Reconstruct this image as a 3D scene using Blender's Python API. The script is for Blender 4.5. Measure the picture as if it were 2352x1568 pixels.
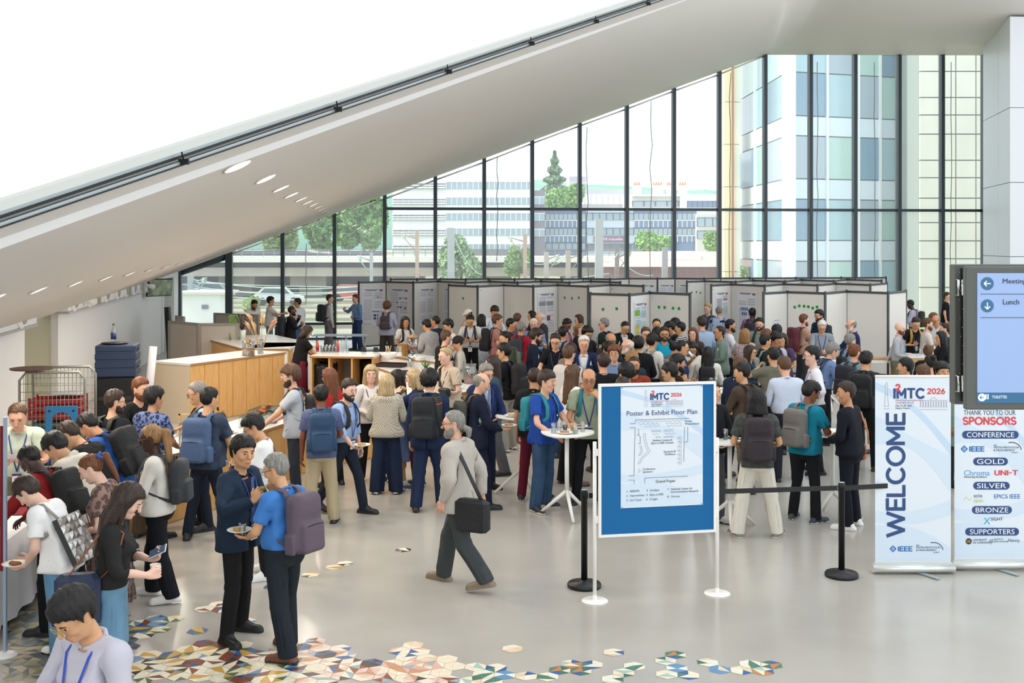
import bpy, bmesh, math, random
import numpy as np
from mathutils import Vector, Matrix
from mathutils.bvhtree import BVHTree
random.seed(7); RNG = np.random.default_rng(11)
S = bpy.context.scene
COL = S.collection
for o in list(bpy.data.objects): bpy.data.objects.remove(o)
# ------------------------------------------------------------------ camera
F, CX, HY, HC = 2600.0, 1176.0, 562.0, 3.4          # focal length in pixels, principal column, horizon row, eye height
cam = bpy.data.cameras.new('camera'); camo = bpy.data.objects.new('camera', cam); COL.objects.link(camo)
cam.sensor_width = 36; cam.lens = F / 2352 * 36; cam.shift_y = -(784 - HY) / 2352
cam.clip_end = 6000; cam.clip_start = .1
camo.location = (0, 0, HC); camo.rotation_euler = (math.pi / 2, 0, 0); S.camera = camo
# ------------------------------------------------------------------ daylight
W = bpy.data.worlds.new('sky'); S.world = W; W.use_nodes = True
bg = W.node_tree.nodes['Background']; bg.inputs[0].default_value = (.90, .955, 1, 1); bg.inputs[1].default_value = 1.08
sl = bpy.data.lights.new('sun', 'SUN'); so = bpy.data.objects.new('sun', sl); COL.objects.link(so)
sl.energy = 2.2; sl.angle = .02; sl.color = (1, .95, .87)
so.rotation_euler = Vector((.85, .06, -.8)).to_track_quat('-Z', 'Y').to_euler(); so.location = (-40, 10, 60)
S.view_settings.view_transform = 'Standard'; S.view_settings.look = 'None'
S.view_settings.exposure = 0.95; S.view_settings.gamma = 1; S.view_settings.use_curve_mapping = False
S.cycles.max_bounces = 8; S.cycles.diffuse_bounces = 4; S.cycles.transparent_max_bounces = 16
S.cycles.glossy_bounces = 3; S.cycles.transmission_bounces = 4; S.cycles.sample_clamp_indirect = 6; S.cycles.caustics_reflective = False; S.cycles.caustics_refractive = False

# ------------------------------------------------------------------ helpers
def P(x, y, d):                       # the point seen at pixel (x, y), d metres ahead
    return Vector(((x - CX) / F * d, d, HC - (y - HY) / F * d))
def PZ(x, y, z):                      # the point of height z seen at pixel (x, y)
    return P(x, y, F * (HC - z) / (y - HY))
def lin(c):
    if isinstance(c, str):
        c = [int(c[i:i + 2], 16) / 255 for i in (0, 2, 4)]
    return tuple((v / 12.92 if v <= .04045 else ((v + .055) / 1.055) ** 2.4) for v in c[:3]) + (1,)
MATS = {}
def mat(name, col='808080', rough=.7, metal=0, bump=0, bscale=40, emit=0, spec=.5, trans=0, col2=None, pat=None, ps=20, mixf=.5, coord='Object'):
    key = name
    if key in MATS: return MATS[key]
    m = bpy.data.materials.new(name); m.use_nodes = True; nt = m.node_tree; N = nt.nodes; L = nt.links
    b = N['Principled BSDF']; b.inputs['Base Color'].default_value = lin(col); b.inputs['Roughness'].default_value = rough
    b.inputs['Metallic'].default_value = metal; b.inputs['Specular IOR Level'].default_value = spec
    if trans: b.inputs['Transmission Weight'].default_value = trans
    if emit:
        b.inputs['Emission Color'].default_value = lin(col); b.inputs['Emission Strength'].default_value = emit
    if pat or bump:
        tc = N.new('ShaderNodeTexCoord')
    if pat:
        mx = N.new('ShaderNodeMix'); mx.data_type = 'RGBA'
        mx.inputs[6].default_value = lin(col); mx.inputs[7].default_value = lin(col2 or col)
        L.new(mx.outputs[2], b.inputs['Base Color']); src = None
        if pat == 'noise':
            t = N.new('ShaderNodeTexNoise'); t.inputs['Scale'].default_value = ps; t.inputs['Detail'].default_value = 5; src = t.outputs[0]
        elif pat == 'grain':
            mp = N.new('ShaderNodeMapping'); mp.inputs['Scale'].default_value = (14, 14, 1.2); L.new(tc.outputs[coord], mp.inputs[0])
            t = N.new('ShaderNodeTexNoise'); t.inputs['Scale'].default_value = ps; t.inputs['Detail'].default_value = 6; L.new(mp.outputs[0], t.inputs[0]); src = t.outputs[0]
        elif pat == 'vor':
            t = N.new('ShaderNodeTexVoronoi'); t.inputs['Scale'].default_value = ps; src = t.outputs[0]
        elif pat == 'check':
            t = N.new('ShaderNodeTexChecker'); t.inputs['Scale'].default_value = ps; src = t.outputs[1]
        elif pat == 'stripe':
            t = N.new('ShaderNodeTexWave'); t.inputs['Scale'].default_value = ps; t.bands_direction = 'X'; src = t.outputs[1]
        elif pat == 'hstripe':
            t = N.new('ShaderNodeTexWave'); t.inputs['Scale'].default_value = ps; t.bands_direction = 'Z'; src = t.outputs[1]
        elif pat == 'dots':
            t = N.new('ShaderNodeTexVoronoi'); t.inputs['Scale'].default_value = ps; t.inputs['Randomness'].default_value = .1; src = t.outputs[0]
        if not t.inputs[0].is_linked: L.new(tc.outputs[coord], t.inputs[0])
        r = N.new('ShaderNodeValToRGB'); w = .06 if pat in ('check', 'hstripe', 'stripe', 'dots', 'vor') else .16
        cpos = mixf if pat not in ('dots',) else .28
        r.color_ramp.elements[0].position = max(0, cpos - w); r.color_ramp.elements[1].position = min(1, cpos + w)
        L.new(src, r.inputs[0]); L.new(r.outputs[0], mx.inputs[0])
    if bump:
        t = N.new('ShaderNodeTexNoise'); t.inputs['Scale'].default_value = bscale; t.inputs['Detail'].default_value = 3
        L.new(tc.outputs['Object'], t.inputs[0])
        bm = N.new('ShaderNodeBump'); bm.inputs['Strength'].default_value = bump; bm.inputs['Distance'].default_value = .02
        L.new(t.outputs[0], bm.inputs['Height']); L.new(bm.outputs[0], b.inputs['Normal'])
    MATS[key] = m; return m

def mesh_obj(name, V, Fs, mats, parent=None, mi=None, smooth=False, loc=None, rz=0):
    me = bpy.data.meshes.new(name)
    V = np.asarray(V, np.float32).reshape(-1, 3)
    me.from_pydata(V.tolist(), [], [tuple(int(i) for i in f) for f in Fs])
    if not isinstance(mats, (list, tuple)): mats = [mats]
    for m in mats: me.materials.append(m)
    if mi is not None: me.polygons.foreach_set('material_index', np.asarray(mi, np.int32))
    if smooth is True: me.polygons.foreach_set('use_smooth', np.ones(len(me.polygons), bool))
    elif smooth is not False: me.polygons.foreach_set('use_smooth', np.asarray(smooth, bool))
    me.update()
    o = bpy.data.objects.new(name, me); COL.objects.link(o)
    if parent is not None: o.parent = parent
    if loc is not None: o.location = loc
    o.rotation_euler.z = rz
    return o
def mesh_fast(name, V, T, mats, parent=None, mi=None, smooth=True):      # triangles / quads as one int array
    me = bpy.data.meshes.new(name); V = np.ascontiguousarray(V, np.float32); T = np.ascontiguousarray(T, np.int32); k = T.shape[1]
    me.vertices.add(len(V)); me.vertices.foreach_set('co', V.ravel())
    me.loops.add(T.size); me.loops.foreach_set('vertex_index', T.ravel())
    me.polygons.add(len(T)); me.polygons.foreach_set('loop_start', np.arange(0, T.size, k, dtype=np.int32))
    if not isinstance(mats, (list, tuple)): mats = [mats]
    for m in mats: me.materials.append(m)
    if mi is not None: me.polygons.foreach_set('material_index', np.ascontiguousarray(mi, np.int32))
    me.polygons.foreach_set('use_smooth', np.full(len(T), smooth))
    me.update(calc_edges=True); me.validate()
    o = bpy.data.objects.new(name, me); COL.objects.link(o)
    if parent is not None: o.parent = parent
    return o
def empty(name, loc=(0, 0, 0), rz=0, parent=None):
    o = bpy.data.objects.new(name, None); COL.objects.link(o); o.location = loc; o.rotation_euler.z = rz
    o.empty_display_size = .1
    if parent is not None: o.parent = parent
    return o
def tag(o, label=None, cat=None, group=None, kind=None):
    if label: o['label'] = label
    if cat: o['category'] = cat
    if group: o['group'] = group
    if kind: o['kind'] = kind
    return o
class MB:
    def __init__(s): s.v = []; s.f = []; s.m = []; s.sm = []
    def add(s, V, Fs, m=0, sm=False):
        n = len(s.v); s.v += [tuple(map(float, v)) for v in V]
        for f in Fs: s.f.append(tuple(i + n for i in f)); s.m.append(m); s.sm.append(sm)
        return s
    def box(s, c, d, m=0, rz=0, rx=0, ry=0, bev=0):
        hx, hy, hz = d[0] / 2, d[1] / 2, d[2] / 2
        R = Matrix.Rotation(rz, 3, 'Z') @ Matrix.Rotation(ry, 3, 'Y') @ Matrix.Rotation(rx, 3, 'X')
        if bev:
            b = min(bev, hx * .49, hy * .49, hz * .49); pts = []
            for z, k in ((-hz, b), (-hz + b, 0), (hz - b, 0), (hz, b)):
                ax, ay = hx - k, hy - k
                pts += [(ax - b, -ay, z), (ax, -ay + b, z), (ax, ay - b, z), (ax - b, ay, z), (-ax + b, ay, z), (-ax, ay - b, z), (-ax, -ay + b, z), (-ax + b, -ay, z)]
            Fs = [tuple(range(7, -1, -1)), tuple(range(24, 32))]
            for r in range(3):
                for i in range(8): j = (i + 1) % 8; Fs.append((r * 8 + i, r * 8 + j, r * 8 + 8 + j, r * 8 + 8 + i))
        else:
            pts = [(x, y, z) for z in (-hz, hz) for x, y in ((-hx, -hy), (hx, -hy), (hx, hy), (-hx, hy))]
            Fs = [(3, 2, 1, 0), (4, 5, 6, 7), (0, 1, 5, 4), (1, 2, 6, 5), (2, 3, 7, 6), (3, 0, 4, 7)]
        c = Vector(c); return s.add([R @ Vector(p) + c for p in pts], Fs, m)
    def tube(s, pts, r, n=8, m=0, cap=True, flat=None, closed=False, sm=True):
        pts = [Vector(p) for p in pts]; k = len(pts); rs = r if isinstance(r, (list, tuple)) else [r] * k
        V = []; up = None
        for i, p in enumerate(pts):
            if closed: t = (pts[(i + 1) % k] - pts[i - 1]).normalized()
            else: t = (pts[min(i + 1, k - 1)] - pts[max(i - 1, 0)]).normalized()
            if up is None:
                up = Vector((0, 0, 1)) if abs(t.z) < .9 else Vector((0, 1, 0))
            a = t.cross(up).normalized(); b = a.cross(t).normalized(); up = b
            if flat: a0, b0 = flat[0], flat[1]
            else: a0 = b0 = 1
            for j in range(n):
                q = 2 * math.pi * j / n
                V.append(p + a * (math.cos(q) * rs[i] * a0) + b * (math.sin(q) * rs[i] * b0))
        Fs = []
        for i in range(k if closed else k - 1):
            for j in range(n):
                i2 = (i + 1) % k
                Fs.append((i * n + j, i * n + (j + 1) % n, i2 * n + (j + 1) % n, i2 * n + j))
        s.add(V, Fs, m, sm)
        if cap and not closed:
            b0 = len(s.v) - len(V)
            s.f.append(tuple(b0 + j for j in range(n - 1, -1, -1))); s.m.append(m); s.sm.append(False)
            s.f.append(tuple(b0 + (k - 1) * n + j for j in range(n))); s.m.append(m); s.sm.append(False)
        return s
    def lathe(s, prof, n=16, m=0, c=(0, 0, 0), sx=1, sy=1, sm=True):
        V = []; c = Vector(c)
        for r, z in prof:
            for j in range(n):
                q = 2 * math.pi * j / n; V.append(c + Vector((r * sx * math.cos(q), r * sy * math.sin(q), z)))
        Fs = []
        for i in range(len(prof) - 1):
            for j in range(n): Fs.append((i * n + j, i * n + (j + 1) % n, (i + 1) * n + (j + 1) % n, (i + 1) * n + j))
        if prof[0][0] > 1e-5: Fs.append(tuple(range(n - 1, -1, -1)))
        if prof[-1][0] > 1e-5: Fs.append(tuple((len(prof) - 1) * n + j for j in range(n)))
        return s.add(V, Fs, m, sm)
    def poly(s, pts, m=0): return s.add(pts, [tuple(range(len(pts)))], m)
    def prism(s, pts, off, m=0):           # pts a planar loop, off the thickness vector
        n = len(pts); off = Vector(off); V = [Vector(p) for p in pts] + [Vector(p) + off for p in pts]
        Fs = [tuple(range(n - 1, -1, -1)), tuple(range(n, 2 * n))] + [(i, (i + 1) % n, n + (i + 1) % n, n + i) for i in range(n)]
        return s.add(V, Fs, m)
    def ball(s, c, r, m=0, n=8, k=6):
        r = r if isinstance(r, (list, tuple)) else (r, r, r)
        V = []; c = Vector(c)
        for i in range(1, k):
            t = math.pi * i / k
            for j in range(n): q = 2 * math.pi * j / n; V.append(c + Vector((r[0] * math.sin(t) * math.cos(q), r[1] * math.sin(t) * math.sin(q), -r[2] * math.cos(t))))
        V += [c + Vector((0, 0, -r[2])), c + Vector((0, 0, r[2]))]; a, b = len(V) - 2, len(V) - 1
        Fs = [(i * n + j, i * n + (j + 1) % n, (i + 1) * n + (j + 1) % n, (i + 1) * n + j) for i in range(k - 2) for j in range(n)]
        Fs += [(a, (j + 1) % n, j) for j in range(n)] + [(b, (k - 2) * n + j, (k - 2) * n + (j + 1) % n) for j in range(n)]
        return s.add(V, Fs, m, True)
    def build(s, name, mats, parent=None, loc=None, rz=0):
        return mesh_obj(name, s.v, s.f, mats, parent, s.m, s.sm, loc, rz)
def clone(o, parent=None, loc=None, rz=None):
    c = o.copy(); COL.objects.link(c); c.parent = parent
    if loc is not None: c.location = loc
    if rz is not None: c.rotation_euler.z = rz
    for ch in o.children: clone(ch, c)
    return c
FIT = {}
def text(name, body, size, m, parent, loc, rot, align='CENTER', bold=0, ext=.0008, sx=1, fit=None):
    cu = bpy.data.curves.new(name, 'FONT'); cu.body = body; cu.size = size; cu.align_x = align; cu.align_y = 'CENTER'
    cu.extrude = ext; cu.resolution_u = 3; cu.materials.append(m)
    o = bpy.data.objects.new(name, cu); COL.objects.link(o); o.parent = parent; o.location = loc; o.rotation_euler = rot; o.scale.x = sx
    if fit: FIT[o.name] = fit
    return o

def _arc(cx, cy, rx, ry, a0, a1, n=14): return [(cx + rx * math.cos(math.radians(a0 + (a1 - a0) * i / n)), cy + ry * math.sin(math.radians(a0 + (a1 - a0) * i / n))) for i in range(n + 1)]
GLY = {'I': (.12, [[(.06, 0), (.06, 1)]]), 'M': (.92, [[(.05, 0), (.05, 1)], [(.05, 1), (.46, .3), (.87, 1)], [(.87, 1), (.87, 0)]]), 'T': (.7, [[(0, 1), (.7, 1)], [(.35, 1), (.35, 0)]]), 'C': (.82, [_arc(.45, .5, .43, .5, 45, 315, 18)]), 'O': (.96, [_arc(.48, .5, .46, .5, 0, 360, 26)]), 'W': (1.25, [[(0, 1), (.31, 0), (.62, .95), (.93, 0), (1.24, 1)]]), 'E': (.58, [[(.58, 1), (.05, 1), (.05, 0), (.58, 0)], [(.05, .5), (.52, .5)]]), 'L': (.56, [[(.05, 1), (.05, 0), (.56, 0)]]),
       'S': (.62, [_arc(.31, .74, .27, .26, 30, 270, 12) + _arc(.31, .25, .29, .25, 90, -150, 12)]), 'P': (.6, [[(.05, 0), (.05, 1), (.33, 1)] + _arc(.33, .73, .24, .27, 90, -90, 9) + [(.05, .46)]]), 'R': (.64, [[(.05, 0), (.05, 1), (.33, 1)] + _arc(.33, .73, .24, .27, 90, -90, 9) + [(.05, .46)], [(.3, .46), (.62, 0)]]), 'N': (.76, [[(.05, 0), (.05, 1), (.7, 0), (.7, 1)]]), '2': (.58, [_arc(.28, .72, .25, .28, 165, -35, 10) + [(.02, 0), (.58, 0)]]), '0': (.64, [_arc(.32, .5, .28, .5, 0, 360, 20)]), '6': (.6, [_arc(.3, .3, .26, .3, 0, 360, 18), [(.06, .4), (.42, 1)]]),
       'U': (.68, [[(.05, 1), (.05, .32)] + _arc(.34, .3, .29, .3, 180, 360, 10) + [(.63, 1)]]), '-': (.3, [[(.0, .48), (.3, .48)]])}
def block(s, m, parent, x, z, w, h, y, sw=.2, rot=None, name='lettering'):
    """bold stroke lettering fitted into w by h, centred on (x, z)"""
    Q = MB(); cx = 0
    for ch in s:
        gw, pls = GLY[ch]
        for pl in pls:
            for (x0, z0), (x1, z1) in zip(pl, pl[1:]):
                dx, dz = x1 - x0, z1 - z0; L = math.hypot(dx, dz) or 1; ex, ez = dx / L * sw * .3, dz / L * sw * .3; nx, nz = -dz / L * sw / 2, dx / L * sw / 2
                Q.add([(cx + x0 - ex + nx, 0, z0 - ez + nz), (cx + x0 - ex - nx, 0, z0 - ez - nz), (cx + x1 + ex - nx, 0, z1 + ez - nz), (cx + x1 + ex + nx, 0, z1 + ez + nz)], [(0, 1, 2, 3)])
        cx += gw + sw * .85
    V = np.array(Q.v); lo, hi = V.min(0), V.max(0); V[:, 0] = (V[:, 0] - (lo[0] + hi[0]) / 2) * w / (hi[0] - lo[0]); V[:, 2] = (V[:, 2] - (lo[2] + hi[2]) / 2) * h / (hi[2] - lo[2])
    if rot: V = np.stack([-V[:, 2], V[:, 1], V[:, 0]], 1)
    n = len(V) // 4; V[:, 1] -= np.repeat(np.arange(n) % 7, 4) * 2e-5
    return mesh_obj(name, V, Q.f, m, parent, loc=(x, y, z))
# ================================================================== the hall
def GD(x): return 41.5 / (1 - .105 * (x - CX) / F)           # depth of the glass wall at image column x
def G(x, y): return P(x, y, GD(x))
def wallX(d): return -5.06 - .169 * d                         # the left wall in plan
M_white = mat('white_paint', 'f4f3f2', .75)
M_soffit = mat('soffit_plaster', 'dcd8d2', .55, bump=.02, bscale=3)
M_beige = mat('khaki_paint', 'a9a48c', .8)
M_frame = mat('anthracite_frame', '3d474f', .45)
M_alu = mat('brushed_aluminium', 'aeb8bb', .4, .5)
M_dark = mat('dark_metal', '25282b', .5)
M_black = mat('black_plastic', '0e0f10', .45)
M_ply = mat('plywood', 'dcae70', .55, pat='grain', col2='cd9a58', ps=3)
M_plyedge = mat('plywood_edge', 'a9783f', .6)
M_top = mat('white_laminate', 'e9e7e2', .3)
M_floor = mat('grey_resin_floor', 'b4afa6', .20, spec=.55, pat='noise', col2='ada89f', ps=1.3)
M_chrome = mat('chrome', 'd0d4d6', .12, 1)

def glass_mat():
    m = bpy.data.materials.new('meshed_glass'); m.use_nodes = True; N = m.node_tree.nodes; L = m.node_tree.links
    out = N['Material Output']; N.remove(N['Principled BSDF'])
    tr = N.new('ShaderNodeBsdfTransparent'); tr.inputs[0].default_value = (.90, .95, .95, 1)
    tl = N.new('ShaderNodeBsdfTranslucent'); tl.inputs[0].default_value = (.9, .95, 1, 1)
    gl = N.new('ShaderNodeBsdfGlossy'); gl.inputs[1].default_value = .02
    a = N.new('ShaderNodeMixShader'); a.inputs[0].default_value = .13
    L.new(tr.outputs[0], a.inputs[1]); L.new(tl.outputs[0], a.inputs[2])
    fr = N.new('ShaderNodeFresnel'); fr.inputs[0].default_value = 1.35
    b = N.new('ShaderNodeMixShader'); L.new(fr.outputs[0], b.inputs[0]); L.new(a.outputs[0], b.inputs[1]); L.new(gl.outputs[0], b.inputs[2])
    L.new(b.outputs[0], out.inputs[0]); return m
M_glass = glass_mat()
def clear_mat(name, col, f=.25, rough=.03):
    m = bpy.data.materials.new(name); m.use_nodes = True; N = m.node_tree.nodes; L = m.node_tree.links
    out = N['Material Output']; N.remove(N['Principled BSDF'])
    tr = N.new('ShaderNodeBsdfTransparent'); tr.inputs[0].default_value = lin(col)
    gl = N.new('ShaderNodeBsdfGlossy'); gl.inputs[1].default_value = rough
    b = N.new('ShaderNodeMixShader'); b.inputs[0].default_value = f; L.new(tr.outputs[0], b.inputs[1]); L.new(gl.outputs[0], b.inputs[2])
    L.new(b.outputs[0], out.inputs[0]); return m
M_clear = clear_mat('clear_glass', 'eef2f2', .16)

floor = tag(MB().box((3, 16, -.1), (56, 54.5, .2)).build('floor', M_floor), 'pale grey polished resin floor of the foyer', kind='structure')
# ---- sloping soffit: rounded underside, from the glass wall (t=0) to the rail line (t=1)
G0, G1, G2 = G(408, 624), G(1757, 126), G(2560, 128)
T0 = Vector((-5.98, 5.44, 2.29)); T1 = Vector((7.5, 30.6, 11.2))
def soff(s, t):
    if s <= 1:
        g = G0.lerp(G1, s); T = T0.lerp(T1, s); C = T - Vector((0, 0, .55 + 1.0 * s)); C = C.lerp(g, .12 * s)
    else:
        u = s - 1; g = G1.lerp(G2, u); w = min(1, u / .03); w = w * w * (3 - 2 * w)
        T = T1.lerp(Vector((T1.x + 2.2, 33.2, 13.2)), w) + Vector((max(0, u - .03) * 16, max(0, u - .03) * 1.7, 0))
        Ca = (T1 - Vector((0, 0, 1.55))).lerp(G1, .12); C = Ca.lerp(Vector((T.x, T.y + 1.6, 10.6)), w)
        if u > .03: C = Vector((T.x, T.y + 1.6, 10.56))
    C1 = g.lerp(C, .55); a = 1 - t
    return g * a ** 3 + C1 * (3 * a * a * t) + C * (3 * a * t * t) + T * t ** 3
NS, NT = 96, 28; Vs, Fc = [], []
SS = [i / 60 for i in range(61)] + [1 + .03 * i / 6 for i in range(1, 7)] + [1.03 + .97 * i / 24 for i in range(1, 25)]
for s in SS:
    for j in range(NT + 1): Vs.append(soff(s, (j / NT) ** 1.0))
for i in range(len(SS) - 1):
    for j in range(NT):
        a = i * (NT + 1) + j; Fc.append((a, a + 1, a + NT + 2, a + NT + 1))
ceil = mesh_obj('ceiling', Vs, Fc, M_soffit, smooth=True)
tag(ceil, 'rounded white soffit sloping up across the hall to the glass wall', kind='structure')
bvh = BVHTree.FromPolygons([Vector(v) for v in Vs], Fc)
def hit(x, y):
    d = (P(x, y, 1) - Vector((0, 0, HC))).normalized(); r = bvh.ray_cast(Vector((0, 0, HC)), d); return r[0], r[1]
# recessed oval lights in two receding rows, each a thing set into the soffit
M_lamp = mat('lamp_diffuser', 'fff1dc', .5, emit=9)
M_trimring = mat('lamp_trim', 'cfcac2', .5)
def downlight(x, y, L, lab, grp):
    p, n = hit(x, y)
    if p is None: return
    if n.z > 0: n = -n
    q, _ = hit(x + L / 2, y - L * .37 / 2)
    ax = ((q if q else p + Vector((1, 0, .37))) - p).normalized(); ln = L / F * p.y / 2 * 1.02; by = n.cross(ax).normalized(); w = .075
    r = empty('recessed_light', p + n * .004); tag(r, lab, 'ceiling light', grp)
    m = MB(); k = 20
    ring = [(ax * (math.cos(a) * ln) + by * (math.sin(a) * w)) for a in [2 * math.pi * i / k for i in range(k)]]
    m.poly(ring); m.build('diffuser', M_lamp, r)
    m = MB(); m.tube([v * 1.05 + n * .004 for v in ring], .012, 5, closed=True); m.build('trim_ring', M_trimring, r)
    l = bpy.data.lights.new('lamp_glow', 'AREA'); l.energy = 15; l.size = .25; l.color = (1, .9, .78); lo = bpy.data.objects.new('lamp_glow', l); COL.objects.link(lo); lo.parent = r; lo.location = n * .02; lo.rotation_euler = n.to_track_quat('-Z', 'Y').to_euler()
R1 = [(545, 380, 84), (610, 409, 62), (645, 431, 52), (669, 446, 44), (691, 456, 38), (706, 463, 34), (719, 469, 30), (729, 475, 27), (738, 480, 25), (745, 484, 22), (752, 487.5, 20)]
ORD = 'first second third fourth fifth sixth seventh eighth ninth tenth eleventh twelfth thirteenth fourteenth fifteenth sixteenth seventeenth eighteenth nineteenth twentieth'.split()
for i, (x, y, L) in enumerate(R1): downlight(x, y, L, f'oval recessed light, {ORD[i]} of the upper row counted from the near end', 'upper row of soffit lights')
R2 = [(-8, 680, 46), (88, 664, 46), (173, 649, 38), (242, 637, 34), (297, 627, 30), (344, 618, 27), (381, 611, 24), (412, 604, 22), (437, 598, 20), (459, 592.5, 18)]
for i, (x, y, L) in enumerate(R2): downlight(x, y, L, f'slim recessed light, {ORD[i]} of the lower row counted from the left wall end', 'lower row of soffit lights')
# ---- rail track and the white wall above it
D = (T1 - T0).normalized(); up = (Vector((0, 0, 1)) - D * D.z).normalized(); fw = D.cross(up).normalized()
if fw.y > 0: fw = -fw
Ta, Tb = T0 - D * 6, T0 + D * 40
def bar(name, a, b, o_up, o_fw, h, w, m, parent=None):
    c = [a + up * (o_up + sh * h / 2) + fw * (o_fw + sw * w / 2) for sh, sw in ((-1, -1), (-1, 1), (1, 1), (1, -1))]
    return MB().prism(c, b - a, 0).build(name, m, parent)
bar('wall_upper', Ta, Tb, 4.35, .34, 8.1, .3, M_white)['kind'] = 'structure'
bar('wall_upper_core', Ta, Tb, 4.0, -.45, 8.4, .7, M_white)['kind'] = 'structure'
M_lip = mat('grey_lip', 'c9cbc6', .7)
bar('trim_1', Ta, Tb, .265, .4, .07, .44, M_lip)['kind'] = 'structure'
tr = empty('ceiling_track', T0 + D * 10); tag(tr, 'long aluminium rail track running up under the white wall', 'rail track')
tr_inv = tr.location.copy()
def trbar(n, *a):
    o = bar(n, Ta, Tb, *a); o.parent = tr; o.location = -tr_inv; return o
trbar('rail', .135, .12, .06, .1, M_alu); trbar('lower_rail', .055, .2, .03, .05, M_alu); trbar('groove', .10, .175, .022, .02, M_black)
trbar('back_channel', .17, -.02, .09, .05, mat('channel_grey', '8f999e', .4, .3)); trbar('cable', .035, .235, .012, .012, M_black)
for i in range(11):
    c = T0 + D * (1.2 + i * 2.45) - tr_inv
    o = MB().box(c + up * .06 + fw * .24, (.09, .05, .05)).tube([c + up * .06 + fw * .24, c + up * .24 + fw * .24], .008, 5).build('bracket', M_dark, tr)
# ---- left wall: khaki wall with white slabs in front of it
def wl(d, off=0): return Vector((wallX(d) + off, d, 0))
def slab(name, d0, d1, z0, z1, off, th, m, kind='structure'):
    a, b = wl(d0, off), wl(d1, off); o = MB().prism([a + Vector((0, 0, z0)), b + Vector((0, 0, z0)), b + Vector((0, 0, z1)), a + Vector((0, 0, z1))], (-th, 0, 0)).build(name, m)
    if kind: o['kind'] = kind
    return o
slab('wall_left', 3, 40.6, 0, 4.2, -.12, .3, M_beige)
def dwall(x):                                              # depth of the left wall at image column x
    k = (x - CX) / F; return -5.06 / (k + .169)
slab('wall_left_near_panel', 6, dwall(54), 0, 2.02, 0.02, .14, M_white)
slab('wall_left_panel', dwall(131), 40.2, 0, 4.0, .02, .14, M_white)
slab('door_1', dwall(372), dwall(396), 0, 2.3, .05, .05, mat('grey_door', 'b3b1ae', .6))
tag(slab('trim_2', dwall(369), dwall(372), 0, 2.6, .07, .07, M_white), kind='structure')
# ---- speaker boxes under the soffit on the left wall
def duct(d0, d1, z0, z1, ovals, lab):
    a = wl(d0, .16); t = (wl(d1) - wl(d0)); L = t.length; t.normalize(); n = Vector((t.y, -t.x, 0))
    r = empty('duct_box', a + Vector((0, 0, z0))); tag(r, lab, 'duct box')
    c = t * L / 2 + Vector((0, 0, (z1 - z0) / 2)); ang = math.atan2(t.y, t.x)
    MB().box(c + n * .06, (L, .24, z1 - z0), 0, rz=ang, bev=.01).build('casing', M_white, r)
    MB().box(c * 1 + n * .06 - Vector((0, 0, (z1 - z0) / 2 + .02)), (L, .27, .04), 0, rz=ang).build('bottom_strip', mat('duct_grey', 'b7b5b1', .6), r)
    for u, k in ovals:
        p = t * (L * u) + n * .185 + Vector((0, 0, (z1 - z0) * .45))
        if k == 'o':
            m = MB().ball((0, 0, 0), (.30, .05, .20), 0, 20, 8); o = m.build('oval_vent', M_white, r, p, ang)
            MB().ball((.03, -.035, 0), (.2, .03, .13), 0, 16, 6).build('grille', mat('vent_grey', 'a8a7a5', .5), o)
        elif k == 's': MB().box((0, 0, 0), (.28, .03, z1 - z0 - .02)).build('panel_strip', M_beige, r, p, ang)
        else:
            o = MB().ball((0, 0, .02), .05, 0).box((0, 0, .12), (.03, .03, .16)).tube([(0, 0, 0), (.12, -.14, -.06)], [.05, .085], 12).build('spotlight', M_white, r, p - n * -.05, ang)
            MB().ball((0, -.02, .05), .045, 0).build('joint', M_black, o)
zz = lambda x, y: P(x, y, dwall(x)).z
duct(dwall(114) - .0, dwall(310), zz(114, 716), zz(114, 690) + .16, [(.05, 'o'), (.13, 'c'), (.2, 'o'), (.3, 's'), (.38, 'o'), (.52, 'o'), (.64, 'o'), (.7, 's'), (.76, 'o'), (.85, 'o'), (.92, 's'), (.96, 'c')], 'long white duct box with oval vents high on the left wall')
duct(9, dwall(36), zz(30, 745), zz(30, 745) + .4, [(.9, 'o'), (.6, 'o')], 'short white duct box with one oval vent at the near end of the wall')
# ---- glass wall
win = empty('window_1', G(1176, 700)); win['kind'] = 'structure'; w0 = win.location.copy()
MUL = [410, 527, 650, 769, 884, 1000, 1112, 1222, 1331, 1439, 1547, 1651, 1756, 1860, 1962, 2063, 2162, 2258]
TOPY = [(408, 624), (527, 583), (650, 538), (769, 494), (884, 455), (1000, 412), (1112, 371), (1222, 328), (1331, 288), (1439, 249), (1547, 208), (1651, 170), (1757, 126), (2258, 130), (2600, 132)]
def topy(x): return float(np.interp(x, [a for a, _ in TOPY], [b for _, b in TOPY]))
ga = math.atan(.105)
def gp(x, z): q = G(x, HY); return Vector((q.x, q.y, z)) - w0
def gz(x, y): return G(x, y).z
for i, x in enumerate(MUL):
    zt = gz(x, topy(x)) + .12; w = .13 if x not in (527, 410) else .24
    MB().box(gp(x, zt / 2) + Vector((0, -.05, 0)), (w, .26, zt), 0, rz=ga).build('mullion', M_frame, win)
ZT, ZL = gz(1200, 480), .56
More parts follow.
